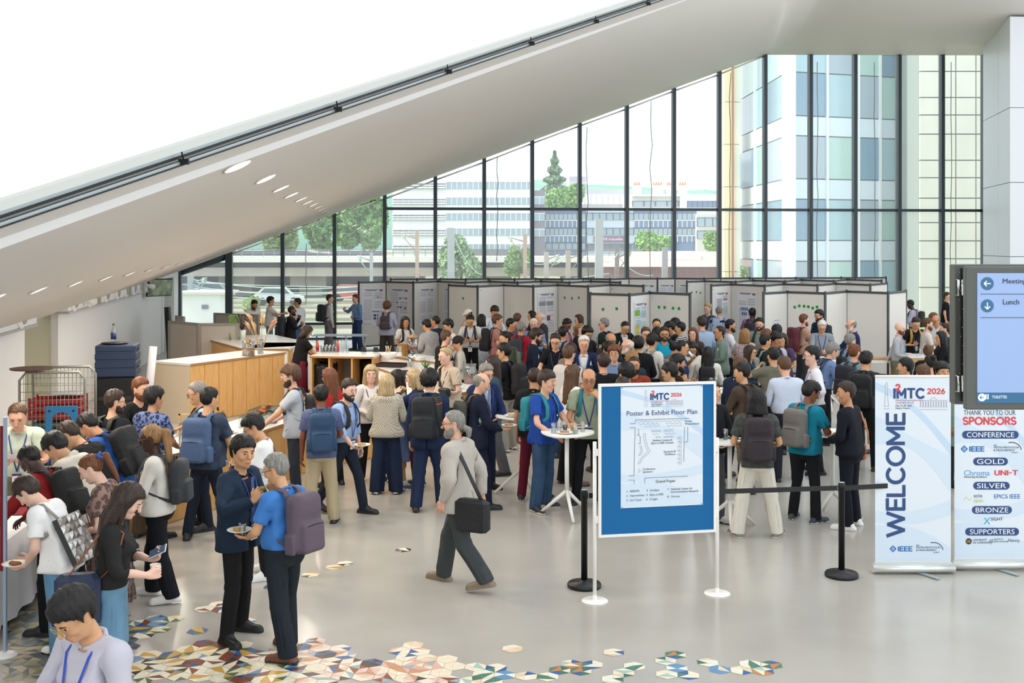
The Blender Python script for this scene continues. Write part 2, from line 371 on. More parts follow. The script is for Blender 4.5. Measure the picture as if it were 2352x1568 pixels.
for i in range(len(MUL) - 1):
    a, b = MUL[i], MUL[i + 1]; za, zb = gz(a, topy(a)), gz(b, topy(b))
    ts = [(.03, .06)] + ([(ZL, .09)] if i < 6 else []) + ([(ZT, .1)] if a >= 884 else [])
    for z, h in ts:
        c = (gp(a, z) + gp(b, z)) / 2; MB().box(c, ((gp(b, z) - gp(a, z)).length, .16, h), 0, rz=ga).build('transom', M_frame, win)
    if za < 10.3:                                         # raking head rail that follows the soffit
        MB().tube([gp(a, za - .02), gp(b, zb - .02)], .03 if i else .15, 4).build('head_rail', M_frame if i == 0 else M_white, win)
    lv = [0] + ([ZL] if i < 6 else []) + ([ZT] if a >= 884 else [])
    for j, z in enumerate(lv):
        if j + 1 < len(lv): q = [gp(a, z), gp(b, z), gp(b, lv[j + 1]), gp(a, lv[j + 1])]
        else: q = [gp(a, z), gp(b, z), gp(b, zb), gp(a, za)]
        MB().poly(q).build('pane', M_glass, win)
for x, y0, y1 in ((1143, 360, 600), (1350, 290, 640), (1497, 230, 640), (1680, 165, 640), (700, 560, 700)):
    m = MB(); m.tube([gp(x + random.uniform(-3, 3), gz(x, y)) + Vector((0, .25, 0)) for y in np.linspace(y0, y1, 9)], .015, 4).build('blind_cable', M_dark, win)
for x in (1881, 2014, 2190):
    MB().tube([gp(x + random.uniform(-2, 2), gz(x, y)) + Vector((0, .25, 0)) for y in np.linspace(140, 640, 9)], .015, 4).build('blind_cable', M_dark, win)
# ---- column, right wall, roof, back
A, B = P(2320, HY, 37.2), P(2258, HY, 41.3)
n = (B - A); rt = Vector((3.2, .3, 0))
cz = 10.6
col = empty('column_panelled', (A.x, A.y, 0)); tag(col, 'tall white panelled column beside the glass wall', kind='structure')
M_panel = mat('white_panel', 'e3e8ee', .35)
for i, (z0, z1) in enumerate(((0, 3.0), (3.02, 5.44), (5.46, 7.9), (7.92, cz + .3))):
    for u0, u1 in ((0, .42), (.425, 1)):
        a, b = n * u0, n * u1
        MB().prism([Vector((a.x, a.y, z0)), Vector((b.x, b.y, z0)), Vector((b.x, b.y, z1)), Vector((a.x, a.y, z1))], (.06, .01, 0)).build('panel', M_panel, col)
    MB().prism([Vector((.0, 0, z0)), Vector((rt.x, rt.y, z0)), Vector((rt.x, rt.y, z1)), Vector((0, 0, z1))], (.01, .06, 0)).build('panel', M_panel, col)
MB().prism([Vector((.05, .05, 0)), n + Vector((.05, 0, 0)) - Vector((0, 0, n.z)), n + rt, rt + Vector((0, .06, 0))], (0, 0, cz)).build('core', M_frame, col)
MB().box((21.5, 22, .5), (.3, 42, 1)).build('wall_right', M_white)['kind'] = 'structure'      # low unseen wall; right side left open to let in side light
for c_, s_ in (((-15, 15.5), (30, 57)), ((22.5, 15.5), (15, 57)), ((7.5, 39.5), (15, 9)), ((7.5, -9), (15, 8))):      # unseen roof slabs; the opening between them is added to brighten the hall
    MB().box((c_[0], c_[1], 14.35), (s_[0], s_[1], .3)).build('roof', M_white)['kind'] = 'structure'
# ------------------------------------------------------------------ cement hexagon tiles let into the floor
PAL = {'L': ['7d7a62', '5d6a6e', '8f8a72', '6e7250', 'a8997a', '4e5a66', '3c4a50'],
       'M': ['22407a', 'e8dcc0', 'e0d4b4', 'd9c9a0', '3a2f2a', '7a3a22', 'c79a3a', '4d6a4e', '6f8fa6', 'ded4bd', '35598c', 'e6dcc6', 'e9dfc8', '5a7f9a'],
       'C': ['e9dfc8', 'e6d8c0', 'ead9bc', 'e2c8b4',  'd9c39c', 'd9ab98', 'c98f6a', '3d5f95', 'e6d8c0', '8a4a2a', 'd8b8a8', '90a9b5', '463833'],
       'R': ['e6dcc4', 'e9e0cc', 'dfe0d0',  '4a7a66', '2f5a9a', 'bf7c43', '9cbcae', '5d8cb5', 'd9c6a4', 'e2d6bd', '3c6a5a']}
HEXR = .098
def hexmesh(z, k):
    rr = random.Random(hash((z, k)) & 0xffff if False else k * 31 + ord(z)); pal = PAL[z]
    v = [(HEXR * .985 * math.cos(math.pi / 3 * i), HEXR * .985 * math.sin(math.pi / 3 * i)) for i in range(6)]
    q = (HEXR * .18, 0)
    tri = [(v[2], v[3], v[4]), (v[2], v[4], q), (v[1], v[2], q), (v[4], v[5], q), (v[0], v[1], q), (v[5], v[0], q)]
    m = MB(); cols = []
    base = rr.choice(pal)
    for t in tri:
        c = base if rr.random() < .4 else rr.choice(pal); cols.append(c)
        cx = sum(p[0] for p in t) / 3; cy = sum(p[1] for p in t) / 3
        m.poly([(cx + (p[0] - cx) * .97, cy + (p[1] - cy) * .97, .004) for p in t], len(cols))
    m.prism([(p[0], p[1], 0) for p in v], (0, 0, .003), 0)
    me = m.build('floor_tile', [mat('tile_joint', 'b3a998', .5)] + [mat('tile_' + c, c, .42) for c in cols]); d = me.data; bpy.data.objects.remove(me); return d
HM = {z: [hexmesh(z, k) for k in range(12)] for z in PAL}
POLY = [('M', [(300, 1505), (420, 1492), (470, 1476), (560, 1480), (640, 1500), (690, 1500), (700, 1568), (300, 1568)]),
        ('C', [(690, 1470), (800, 1478), (790, 1500), (830, 1525), (880, 1520), (915, 1505), (890, 1495), (960, 1495), (920, 1470), (985, 1472), (975, 1492), (1010, 1500), (1075, 1518), (1050, 1530), (1070, 1568), (690, 1568)]),
        ('R', [(1070, 1532), (1130, 1520), (1190, 1520), (1180, 1545), (1260, 1535), (1300, 1520), (1370, 1512), (1365, 1535), (1300, 1550), (1280, 1568), (1060, 1568)]),
        ('M', [(300, 1428), (400, 1412), (415, 1420), (385, 1448), (340, 1465), (300, 1470)]), ('M', [(440, 1452), (480, 1440), (550, 1422), (605, 1425), (600, 1440), (520, 1448)]),
        ('M', [(440, 1402), (480, 1380), (540, 1372), (545, 1396), (500, 1402)]), ('M', [(748, 1306), (770, 1292), (812, 1290), (800, 1306)]), ('M', [(698, 1322), (722, 1318), (722, 1332), (700, 1332)]), ('M', [(600, 1340), (628, 1336), (628, 1348), (602, 1350)]),
        ('M', [(898, 1255), (935, 1255), (935, 1264), (898, 1264)]), ('C', [(1148, 1488), (1190, 1488), (1190, 1502), (1148, 1502)]), ('C', [(1405, 1488), (1450, 1488), (1450, 1503), (1405, 1503)]),
        ('R', [(1395, 1532), (1440, 1524), (1482, 1526), (1480, 1558), (1390, 1562)]), ('R', [(1512, 1498), (1562, 1500), (1575, 1522), (1620, 1512), (1672, 1512), (1668, 1540), (1590, 1535), (1595, 1556), (1510, 1560), (1510, 1545), (1560, 1538), (1515, 1525)]),
        ('R', [(1702, 1528), (1745, 1520), (1788, 1522), (1770, 1540), (1745, 1560), (1700, 1545)]),
        ('L', [(0, 1425), (60, 1395), (130, 1380), (240, 1380), (300, 1400), (300, 1568), (0, 1568)]), ('L', [(30, 1330), (80, 1310), (90, 1340), (40, 1370)])]
def inside(p, poly):
    c = False; j = len(poly) - 1
    for i in range(len(poly)):
        (x1, y1), (x2, y2) = poly[i], poly[j]
        if (y1 > p[1]) != (y2 > p[1]) and p[0] < (x2 - x1) * (p[1] - y1) / (y2 - y1) + x1: c = not c
        j = i
    return c
FPOLY = [(z, [tuple(PZ(x, y, 0).xy) for x, y in pl]) for z, pl in POLY]
nt = 0; th = .42; cth, sth = math.cos(th), math.sin(th); cells = []
for i in range(-70, 80):
    for j in range(-20, 110):
        u, w = HEXR * 1.5 * i, HEXR * math.sqrt(3) * (j + .5 * (i % 2))
        x, y = u * cth - w * sth - .3, u * sth + w * cth + 6.6
        if not (7.9 < y < 13.5 and -5 < x < 3): continue
        for z, pl in FPOLY:
            if inside((x, y), pl): cells.append((z, x, y)); break
print('TILES', len(cells))
cells.sort(key=lambda c: (c[0] == 'L', c[2] if c[0] != 'L' else c[2] + 10))
rest = MB()
for z, x, y in cells:
    if nt < 300:
        o = bpy.data.objects.new('floor_tile', random.choice(HM[z])); COL.objects.link(o); o.parent = floor; o.location = (x, y, 0); o.rotation_euler.z = th + math.pi / 3 * random.randrange(6); nt += 1
    else:
        v = [Vector((x + HEXR * .985 * math.cos(math.pi / 3 * i + th), y + HEXR * .985 * math.sin(math.pi / 3 * i + th), .004)) for i in range(6)]; c = Vector((x, y, .004))
        for i in range(6): rest.poly([v[i], v[(i + 1) % 6], c], random.randrange(len(PAL['L'])))
if rest.v: tag(rest.build('floor_tile_field', [mat('tile_' + c, c, .42) for c in PAL['L']], floor), kind='stuff')
# ================================================================== outside the glass
ZG = -1.5
M_ground = mat('railway_ground', '9a9484', .95, pat='noise', col2='7f8a66', ps=.25)
MB().box((0, 460, ZG - .5), (1600, 830, 1)).build('ground', M_ground)['kind'] = 'structure'
def ext(x, y, d): return P(x, y, d)
# wooded hill on the horizon
m = MB(); pts = []; d = 1500
for i, x in enumerate(range(300, 2700, 40)):
    y = 415 + 22 * math.sin(x * .004 + 1.2) + random.uniform(-3, 3) + max(0, 900 - x) * .02
    pts.append(y)
for i in range(len(pts) - 1):
    x = 300 + 40 * i
    a, b, c, e = P(x, pts[i], d), P(x + 40, pts[i + 1], d), P(x + 40, 520, d - 500), P(x, 520, d - 500)
    a2, b2 = P(x, pts[i], d) + Vector((0, 300, -80)), P(x + 40, pts[i + 1], d) + Vector((0, 300, -80))
    m.add([a, b, c, e, a2, b2, Vector((c.x, c.y, ZG)), Vector((e.x, e.y, ZG))], [(3, 2, 1, 0), (0, 1, 5, 4), (7, 6, 2, 3)], 0, True)
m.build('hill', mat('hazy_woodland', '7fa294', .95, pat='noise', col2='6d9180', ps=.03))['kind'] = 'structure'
LEAF = {}
def leafmat(c): return mat('leaf_' + c, c, .8, pat='noise', col2=''.join('%02x' % int(int(c[i:i + 2], 16) * .72) for i in (0, 2, 4)), ps=1.2)
def tree(x0, x1, y0, y1, d, col, lab, conifer=False, n=900, leafs=.6, ybase=None):
    c = P((x0 + x1) / 2, y1, d); top = P(0, y0, d).z; w = (x1 - x0) / F * d / 2; zb = c.z; h = top - zb
    gz_ = ZG if ybase is None else P(0, ybase, d).z
    r = empty('tree', (c.x, d, gz_)); tag(r, lab, 'tree', 'trees beyond the glass')
    zc = zb - gz_
    MB().tube([(0, 0, 0), (.1, 0, zc * .6), (0, .1, zc + h * .7)], [w * .07 + .08, w * .06 + .06, .04], 7).build('trunk', mat('bark', '6d5f4c', .9), r)
    m = MB(); rr = random.Random(int(x0 * 7 + y0)); ls = leafs * (d / 100) * .52; n = int(n * 2.6)
    blobs = [(rr.uniform(-.6, .6) * w, rr.uniform(-.6, .6) * w, zc + h * rr.uniform(.2, .8), rr.uniform(.3, .55)) for _ in range(9)]
    for _ in range(n):
        if conifer:
            t = rr.random() ** .8; q = rr.uniform(0, 6.28); rad = w * (1 - t) * (.55 + .45 * rr.random()) * (.7 + .3 * math.sin(t * 26)); p = Vector((rad * math.cos(q), rad * math.sin(q), zc + h * t))
        else:
            bx, by, bz, br = rr.choice(blobs); v = Vector((rr.gauss(0, 1), rr.gauss(0, 1), rr.gauss(0, 1))).normalized() * rr.uniform(.75, 1)
            p = Vector((bx + v.x * br * w, by + v.y * br * w, bz + v.z * br * min(h, w * 1.6)))
            p.z = min(max(p.z, zc), zc + h)
        a = Vector((rr.gauss(0, 1), rr.gauss(0, 1), rr.gauss(0, 1))).normalized() * ls; b = a.cross(Vector((rr.gauss(0, 1), rr.gauss(0, 1), rr.gauss(0, 1)))).normalized() * ls * .7
        m.add([p - a, p - b, p + a, p + b], [(0, 1, 2, 3)])
    m.build('crown', leafmat(col), r)
tree(676, 770, 470, 600, 150, '7fae62', 'broad green tree above the railway bridge, just left of the white office block', n=1500)
tree(770, 900, 430, 590, 160, '8cb96c', 'large pale green tree rising behind the bridge, touching the white office block', n=1800)
tree(600, 690, 520, 580, 170, '9cba6e', 'low yellowish green tree behind the bridge railing under the soffit', n=900)
tree(1236, 1312, 348, 440, 260, '8fae8c', 'tall ragged conifer standing above the town roofs', True, n=1000, leafs=.35)
tree(1248, 1355, 424, 488, 240, '9ccb74', 'round light green tree below the tall conifer', n=1300, leafs=.4)
tree(1005, 1110, 540, 640, 95, 'a9c993', 'leafy pale tree in front of the bridge, beneath the white office block', n=1300, leafs=.4)
tree(1160, 1222, 566, 640, 95, 'a3c87a', 'small bushy tree before the bridge, right of the pale leafy tree', n=800, leafs=.4)
tree(1452, 1545, 534, 580, 170, 'a5d36f', 'bright green tree in front of the blue glazed offices', n=900, leafs=.35)
tree(1612, 1672, 535, 580, 170, 'a8d274', 'bright green tree next to the yellow tower edge', n=700, leafs=.35)
tree(560, 600, 676, 730, 50, 'b9d37c', 'small sunlit shrub outside behind the bearded man in white', n=400, leafs=.25)
tree(1700, 1722, 605, 650, 56, 'b8cf86', 'little sapling at the foot of the office tower', n=250, leafs=.25)
# ---- railway viaduct
def bridge():
    d = 110; r = empty('railway_viaduct', P(800, HY, d) * 1); r.location.z = ZG; o = r.location.copy(); tag(r, 'concrete railway bridge crossing behind the tracks', 'bridge')
    M_c = mat('bridge_concrete', 'c9c0b8', .85, pat='noise', col2='b9aea6', ps=.4)
    x0, x1 = P(380, 0, d).x, P(1480, 0, d).x
    def bx(n, y0, y1, dy, th, m):
        z0, z1 = P(0, y1, d).z, P(0, y0, d).z; MB().box(Vector(((x0 + x1) / 2, d + dy, (z0 + z1) / 2)) - o, (x1 - x0, th, z1 - z0)).build(n, m, r)
    bx('deck_edge', 588, 600, -1.2, 10.4, mat('bridge_edge', 'e4dfd8', .8)); bx('girder', 600, 613, .4, 8, mat('girder_shade', '6f6a70', .8)); bx('beam', 612, 631, -.6, 9, M_c)  # girder's dark grey holds the shade under the deck
    for k, x in enumerate((720, 930, 1135, 1330, 560)):
        z1 = P(0, 631, d).z; MB().box(Vector((P(x, 0, d).x, d + 1, (ZG + z1) / 2)) - o, (2.2, 5, z1 - ZG)).box(Vector((P(x, 0, d).x, d + .6, z1 - .5)) - o, (3.4, 7, 1)).build('pier', M_c, r)
    z0, z1 = P(0, 588, d).z, P(0, 572, d).z
    m = MB()
    for z in (z1, z0 + .35): m.box(Vector(((x0 + x1) / 2, d - 6.2, z)) - o, (x1 - x0, .06, .06))
    m.build('handrail', mat('rail_grey', '8b8680', .6), r)
    pm = None
    for i in range(48):
        q = MB().box((0, 0, 0), (.07, .07, z1 - z0)).build('baluster', mat('rail_grey', '8b8680', .6), r) if pm is None else clone(pm, r)
        pm = pm or q; q.location = Vector((x0 + (x1 - x0) * i / 47, d - 6.2, (z0 + z1) / 2)) - o
    # dark abutment and embankment below
    MB().box(Vector((P(560, 0, d).x, d + 6, 0)) - o, (26, 3, 5.6)).build('abutment', mat('abutment_grey', '59626c', .9), r)
bridge()
# ---- office blocks
def building(name, lab, x0, x1, ytop, ybot, d, wallc, depth, strips, yaw=0):
    """strips: rows of windows (y0, y1, n, glass colour, frame colour)"""
    a, b = P(x0, HY, d), P(x1, HY, d); zt = P(0, ytop, d).z; zb = ZG
    r = empty(name, ((a.x + b.x) / 2, d, zb), yaw); tag(r, lab, 'building'); w = b.x - a.x
    MB().box((0, depth / 2, (zt - zb) / 2), (w, depth, zt - zb)).build('walls', wallc, r)
    for (y0, y1, n, gm, fm) in strips:
        z0, z1 = P(0, y1, d).z - zb, P(0, y0, d).z - zb; cw = w / n
        pm = None
        for i in range(n):
            if pm is None:
                m = MB().box((0, -.05, 0), (cw * .84, .2, (z1 - z0) * .94), 0); q = m.build('window', gm, r); pm = q
                fr = MB().box((0, -.08, (z1 - z0) / 2), (cw, .24, .14)).box((-cw / 2, -.08, 0), (.12, .24, z1 - z0)).build('window_frame', fm, q)
            else: q = clone(pm, r)
            q.location = (-w / 2 + cw * (i + .5), 0, (z0 + z1) / 2)
    return r
M_bw = mat('bright_cladding', 'eef1f2', .7); M_gl = mat('office_glass', '9fb0bf', .15, spec=.8); M_gl2 = mat('office_glass_blue', '6a80a6', .12, spec=.8); M_glt = mat('office_glass_teal', '9fc0cc', .1, spec=.9); M_fr = mat('pale_frame', 'e8ecee', .5); M_frd = mat('dark_window_frame', '6d7788', .5)
r = building('office_block', 'white office block with horizontal window bands beyond the bridge', 902, 1222, 402, 590, 180, M_bw, 25,
    [(417, 434, 26, M_gl, M_fr), (453, 470, 26, M_gl, M_fr), (489, 506, 26, M_gl, M_fr), (524, 541, 26, M_gl, M_fr), (560, 574, 26, M_gl, M_fr)])
w = 320 / F * 180
for y in (420, 426, 431, 456, 462, 467, 492, 498, 503, 527, 533, 538, 563, 569):
    MB().box((-w * .31, -.5, P(0, y, 180).z - ZG), (w * .38, .5, .2)).build('sun_fin', M_bw, r)
MB().box((-2, 8, P(0, 388, 180).z - ZG), (9, 8, 3.2)).box((7, 8, P(0, 397, 180).z - ZG), (1.4, 2, 1.2)).build('roof_plant', mat('roof_plant', 'c9ccd0', .7), r)
MB().box((w * .22, -.3, P(0, 581, 180).z - ZG), (w * .5, .6, 1.2)).build('shop_front', mat('shop_dark', '7a7c86', .5), r)
building('brick_tower', 'narrow dark brick block with three windows between the white offices and the glazed offices', 1226, 1252, 437, 590, 185, mat('dark_brick', '8d8794', .9), 12, [(452, 470, 2, M_gl, M_fr), (490, 508, 2, M_gl, M_fr), (526, 544, 2, M_gl, M_fr)])
building('glazed_offices', 'blue glazed office front with small framed windows, nearest the brick tower', 1253, 1345, 482, 590, 190, M_gl2, 18, [(490, 505, 9, M_gl, M_frd), (506, 522, 9, M_gl2, M_fr), (524, 540, 9, M_gl, M_frd), (541, 556, 9, M_gl2, M_fr), (558, 572, 6, M_gl, M_frd)])
r = building('glazed_offices', 'pale glazed office front carrying the mutual insurance lettering', 1346, 1455, 482, 590, 190, mat('pale_facade', 'c9d6e6', .4), 18, [(489, 505, 7, M_gl, M_frd), (524, 539, 7, M_gl, M_frd), (560, 576, 4, mat('shop_dark', '7a7c86', .5), M_frd)])
text('lettering', 'CORIS mutuelles', .62, mat('white_sign', 'ffffff', .5), r, (0, -.3, P(0, 549, 190).z - ZG), (math.pi / 2, 0, 0), bold=.02)
MB().box((0, -.1, P(0, 549, 190).z - ZG), (5.4, .12, 1.1)).build('sign_board', mat('sign_plum', '8d6f86', .6), r)
building('glazed_offices', 'dark blue glazed office front behind the bright trees', 1456, 1600, 482, 590, 190, M_gl2, 18, [(489, 505, 13, M_gl, M_frd), (506, 522, 13, M_gl2, M_fr), (524, 540, 13, M_gl, M_frd), (541, 556, 13, M_gl2, M_fr)])
building('stone_house', 'pale corner building with tall windows left of the yellow tower edge', 1601, 1672, 492, 590, 188, mat('pale_stone', 'd9d3cc', .85), 18, [(500, 520, 4, M_gl, M_frd), (530, 548, 4, M_gl, M_frd)])
r = building('old_house', 'old pale house with cornice and chimney stacks on the roof', 1452, 1585, 446, 590, 230, mat('old_stone', 'e0d8ce', .9), 20, [(462, 474, 5, M_gl, M_frd)])
w = 133 / F * 230; zt = P(0, 446, 230).z - ZG
for i, (x, k) in enumerate(((-.38, 3), (-.02, 4), (.2, 3), (.42, 3))):
    c = MB().box((x * w, 4, zt + 1), (k * .55, 1.6, 2)).build('chimney', mat('old_stone', 'e0d8ce', .9), r)
    for j in range(k): MB().lathe([(.2, 0), (.16, .7)], 6, 0, (x * w + (j - (k - 1) / 2) * .5, 4, zt + 2)).build('chimney_pot', mat('terracotta', 'c98a62', .8), c)
m = MB(); m.box((0, -.4, zt - .2), (w, 1, .5)); m.build('cornice', M_fr, r)
building('white_annex', 'white flat roofed annex with a window band at the foot of the hill', 1578, 1672, 446, 590, 220, M_bw, 20, [(462, 476, 8, M_gl2, M_frd)])
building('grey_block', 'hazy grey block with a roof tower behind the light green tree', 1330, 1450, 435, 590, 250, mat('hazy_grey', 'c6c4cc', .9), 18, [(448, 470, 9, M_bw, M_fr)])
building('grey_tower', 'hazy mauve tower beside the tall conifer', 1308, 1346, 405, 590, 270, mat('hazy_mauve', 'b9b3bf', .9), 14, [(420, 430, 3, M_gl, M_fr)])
# ---- red roofed depot
def depot():
    d = 95; a, b = P(1385, 0, d).x, P(1700, 0, d).x; ze, zr = P(0, 612, d).z, P(0, 578, d).z; r = empty('depot', ((a + b) / 2, d, ZG)); tag(r, 'long low depot with clay tile roof and red slatted wall', 'building'); w = b - a; h = ze - ZG
    MB().box((0, 4, h / 2), (w, 8, h)).build('walls', mat('depot_wall', 'd9cdc8', .9), r)
    n = 150; pm = None
    for i in range(n):
        q = MB().box((0, -.06, 0), (w / n * .6, .12, .95)).build('slat', mat('red_slat', 'b98a8c', .8), r) if pm is None else clone(pm, r); pm = pm or q; q.location = (-w / 2 + w * (i + .5) / n, 0, h - .5)
    m = MB(); m.add([(-w / 2, -1, h), (w / 2, -1, h), (w / 2, 6, zr - ZG), (-w / 2 + 3.2, 6, zr - ZG), (w / 2, 12, h), (-w / 2, 12, h)], [(0, 1, 2, 3), (2, 4, 5, 3), (0, 3, 5)]); m.build('roof', mat('clay_tiles', 'dcb8a6', .85, pat='hstripe', col2='cda594', ps=1.6), r)
    MB().box((w * .1, 2.6, (zr - ZG) * .5 + h * .5 + .25), (3.2, 1.6, .2), 0, rx=.4).build('skylight', M_bw, r)
depot()
# ---- office tower to the right: two facades meeting at a corner
def tower():
    d = 70; C = P(1812, HY, d); Lf = P(1700, HY, 84); Rt = P(2108, HY, 73)
    r = empty('office_tower', (C.x, C.y, ZG)); tag(r, 'tall glazed office tower with white spandrel bands seen through the right panes', 'building')
    o = Vector((C.x, C.y, 0)); zt = 26
    l, q = Lf - o, Rt - o; l.z = q.z = 0
    MB().prism([Vector((0, .15, 0)), q + Vector((0, .15, 0)), q + l, l + Vector((.15, .1, 0))], (0, 0, zt)).build('core', mat('tower_core', 'b9c6cf', .5), r)
    rows = [(y, k) for y, k in ((125, 'g'), (165, 'g'), (265, 's'), (311, 'g'), (410, 's'), (457, 'g'), (552, 's'), (600, 'g'), (690, 'e'))]
    zs = [P(0, y, d).z - ZG for y, _ in rows]; zs[0] = zt; kinds = [k for _, k in rows]
    M_sp_shade = mat('spandrel_shaded', 'd4e2ee', .35); M_sp_lit = mat('spandrel_sunlit', 'f2f6f8', .4)  # front face's shade and left face's sun are put into the spandrel colours
    for vec, us, fl in ((q, [0, .28, .52, .69, .85, .95, 1], 0), (l, [0, .42, .62, 1], 1)):
        nrm = Vector((vec.y, -vec.x, 0)).normalized()
        if nrm.y > 0: nrm = -nrm
        L = vec.length; t = vec.normalized()
        for i in range(len(zs) - 1):
            z1, z0 = zs[i], zs[i + 1]
            for j in range(len(us) - 1):
                a, b = t * L * us[j], t * L * us[j + 1]; u_ = .05
                qd = [a + t * u_ + Vector((0, 0, z0 + .04)), b - t * u_ + Vector((0, 0, z0 + .04)), b - t * u_ + Vector((0, 0, z1 - .04)), a + t * u_ + Vector((0, 0, z1 - .04))]
                gm = (M_sp_lit if fl else M_sp_shade) if kinds[i] == 's' else (M_glt, M_gl, mat('office_glass_green', 'a9cbc4', .1, spec=.9), mat('office_glass_deep', '6c93ad', .1, spec=.9))[(i * 3 + j * 5) % 4]
                MB().prism(qd, nrm * .08).build('spandrel' if kinds[i] == 's' else 'window', gm, r)
        for u in us: MB().box(t * L * u + nrm * .1 + Vector((0, 0, zt / 2)), (.14, .2, zt), 0, rz=math.atan2(t.y, t.x)).build('fin', M_fr, r)
    MB().box((0, 0, zt / 2), (.7, .7, zt)).build('corner_post', M_bw, r)
tower()
def tower2():
    d = 80; a, b = P(1664, HY, d), P(1701, HY, d); r = empty('stair_tower', ((a.x + b.x) / 2, d, ZG)); tag(r, 'pale yellow stair tower strip beside the glazed office tower', 'building')
    for z in range(9): MB().box(((-.24) * (b.x - a.x), 1.5, z * 3 + 1.5), ((b.x - a.x) * .5, 3, 2.96)).build('cladding_panel', mat('yellow_cladding', 'f0dfae', .8), r)
    for z in range(9): MB().box(((.26) * (b.x - a.x), 1.6, z * 3 + 1.5), ((b.x - a.x) * .48, 3, 2.96)).build('cladding_panel', mat('cream_cladding', 'f3ecd6', .8), r)
    MB().box((0, -.1, 13.5), (.12, .12, 27)).build('drain_pipe', mat('rust_pipe', 'a9622f', .6), r)
tower2()
def stone():
    d = 68; a, b = P(2112, HY, d), P(2420, HY, d); r = empty('stone_building', (a.x, d, ZG)); tag(r, 'beige stone building with jointed panels at the far right', 'building'); w = b.x - a.x
    M_st = mat('beige_stone', 'd4d4c6', .8, pat='noise', col2='cbcbbd', ps=.5); zt = 26
    MB().box((w / 2, 3.2, zt / 2), (w, 6, zt)).build('core', mat('joint_grey', '9aa19a', .8), r)
    ys = [740, 660, 594, 553, 511, 455, 408, 368, 308, 264, 224, 164, 110, 20]; zs = [0] + [P(0, y, d).z - ZG for y in ys[1:-1]] + [zt]
    xs = [0, .27, .42, .62, .8, 1]
    for i in range(len(zs) - 1):
        for j in range(len(xs) - 1):
            MB().box((w * (xs[j] + xs[j + 1]) / 2, .1, (zs[i] + zs[i + 1]) / 2), (w * (xs[j + 1] - xs[j]) - .07, .25, zs[i + 1] - zs[i] - .07)).build('stone_panel', M_st, r)
stone()
# ---- railway yard: shed, cars, masts, wires, rails
def shed():
    d = 56; r = empty('trackside_shed', P(455, HY, d)); r.location.z = ZG; tag(r, 'small white trackside shed with flat roof outside the glass', 'shed'); h = P(0, 676, d).z - ZG
    MB().box((0, 1.2, h / 2), (2.2, 2.4, h)).build('walls', M_bw, r); MB().box((.1, 1.2, h + .06), (2.6, 2.8, .12)).build('roof', mat('shed_roof', 'd8d4c6', .8), r)
    MB().box((.35, -.05, h * .75), (.3, .06, .2)).build('sign_plate', M_frd, r); MB().box((.35, -.05, h * .35), (.3, .06, .14)).build('sign_plate', M_frd, r)
shed()
def car(x, y, d, c, lab, yaw=0):
    z = P(x, y, d); r = empty('parked_car', (z.x, d, ZG), yaw); tag(r, lab, 'car', 'cars parked beyond the tracks')
    MB().prism([(-2, -.85, .3), (2, -.85, .3), (2.05, -.85, .7), (1.2, -.85, .85), (.6, -.85, 1.42), (-1.2, -.85, 1.45), (-1.8, -.85, .95), (-2.05, -.85, .8)], (0, 1.7, 0)).build('body', mat('car_' + c, c, .3), r)
    MB().prism([(.98, -.87, .9), (.52, -.87, 1.36), (-1.1, -.87, 1.38), (-1.5, -.87, .95)], (0, 1.74, 0)).build('glazing', mat('car_glass', '5d6a75', .1), r)
    for px in (-1.25, 1.25):
        for py in (-.86, .66): MB().tube([(px, py, .33), (px, py + .2, .33)], .33, 14).build('wheel', M_black, r)
car(430, 680, 100, '8c96a8', 'grey car parked under the bridge behind the trackside shed', .1); car(495, 678, 104, 'aab6c4', 'silver car under the bridge, right of the grey car', 0); car(640, 690, 92, 'd8dde2', 'white car outside behind the men in white shirts', .15); car(812, 655, 98, 'c05a48', 'red car beyond the tracks near the blue shirted man', 0)
def mast(x, yt, d, th, c, lab, arm=0):
    t = P(x, yt, d); r = empty('catenary_mast', (t.x, d, ZG)); tag(r, lab, 'mast', 'railway masts'); h = t.z - ZG
    MB().box((0, 0, h / 2), (th, th, h)).build('post', mat('mast_' + c, c, .8), r)
    if arm:
        MB().tube([(0, 0, h - .6), (arm, 0, h - .2)], .05, 5).tube([(0, 0, h - 1.6), (arm, 0, h - .3)], .04, 5).build('bracket_arm', mat('mast_' + c, c, .8), r)
        MB().lathe([(.06, 0), (.12, .1), (.06, .2), (.12, .3), (.05, .4)], 8, 0, (arm * .8, 0, h - .6)).build('insulator', mat('insulator', 'a8c4b2', .4), r)
mast(438, 630, 70, .32, '9aa2a8', 'thick grey mast outside the leftmost pane', 1); mast(853, 580, 80, .22, 'a3a8a8', 'slim pale mast right of the second tree', -1); mast(1036, 523, 75, .45, 'a4a8ad', 'thick concrete mast before the pale leafy tree'); mast(958, 530, 85, .25, 'b39a8a', 'thin brown mast in front of the white office block', -1.2); mast(1206, 537, 85, .3, 'b39a8a', 'brown mast with insulators by the small bushy tree', -1.3)
mast(1376, 502, 72, .5, 'a6a8ab', 'broad concrete mast left of the clay tile roof'); mast(1417, 572, 80, .3, '85756f', 'short brown mast at the corner of the tiled roof', 1); mast(1527, 567, 78, .38, '9a9698', 'squat concrete mast in front of the tiled roof'); mast(1305, 575, 82, .35, 'a99c94', 'short mast with crossed wires under the pale glazed offices', 1.2); mast(1255, 578, 84, .35, 'b0a8a2', 'short mast left of the crossed wires', 1)
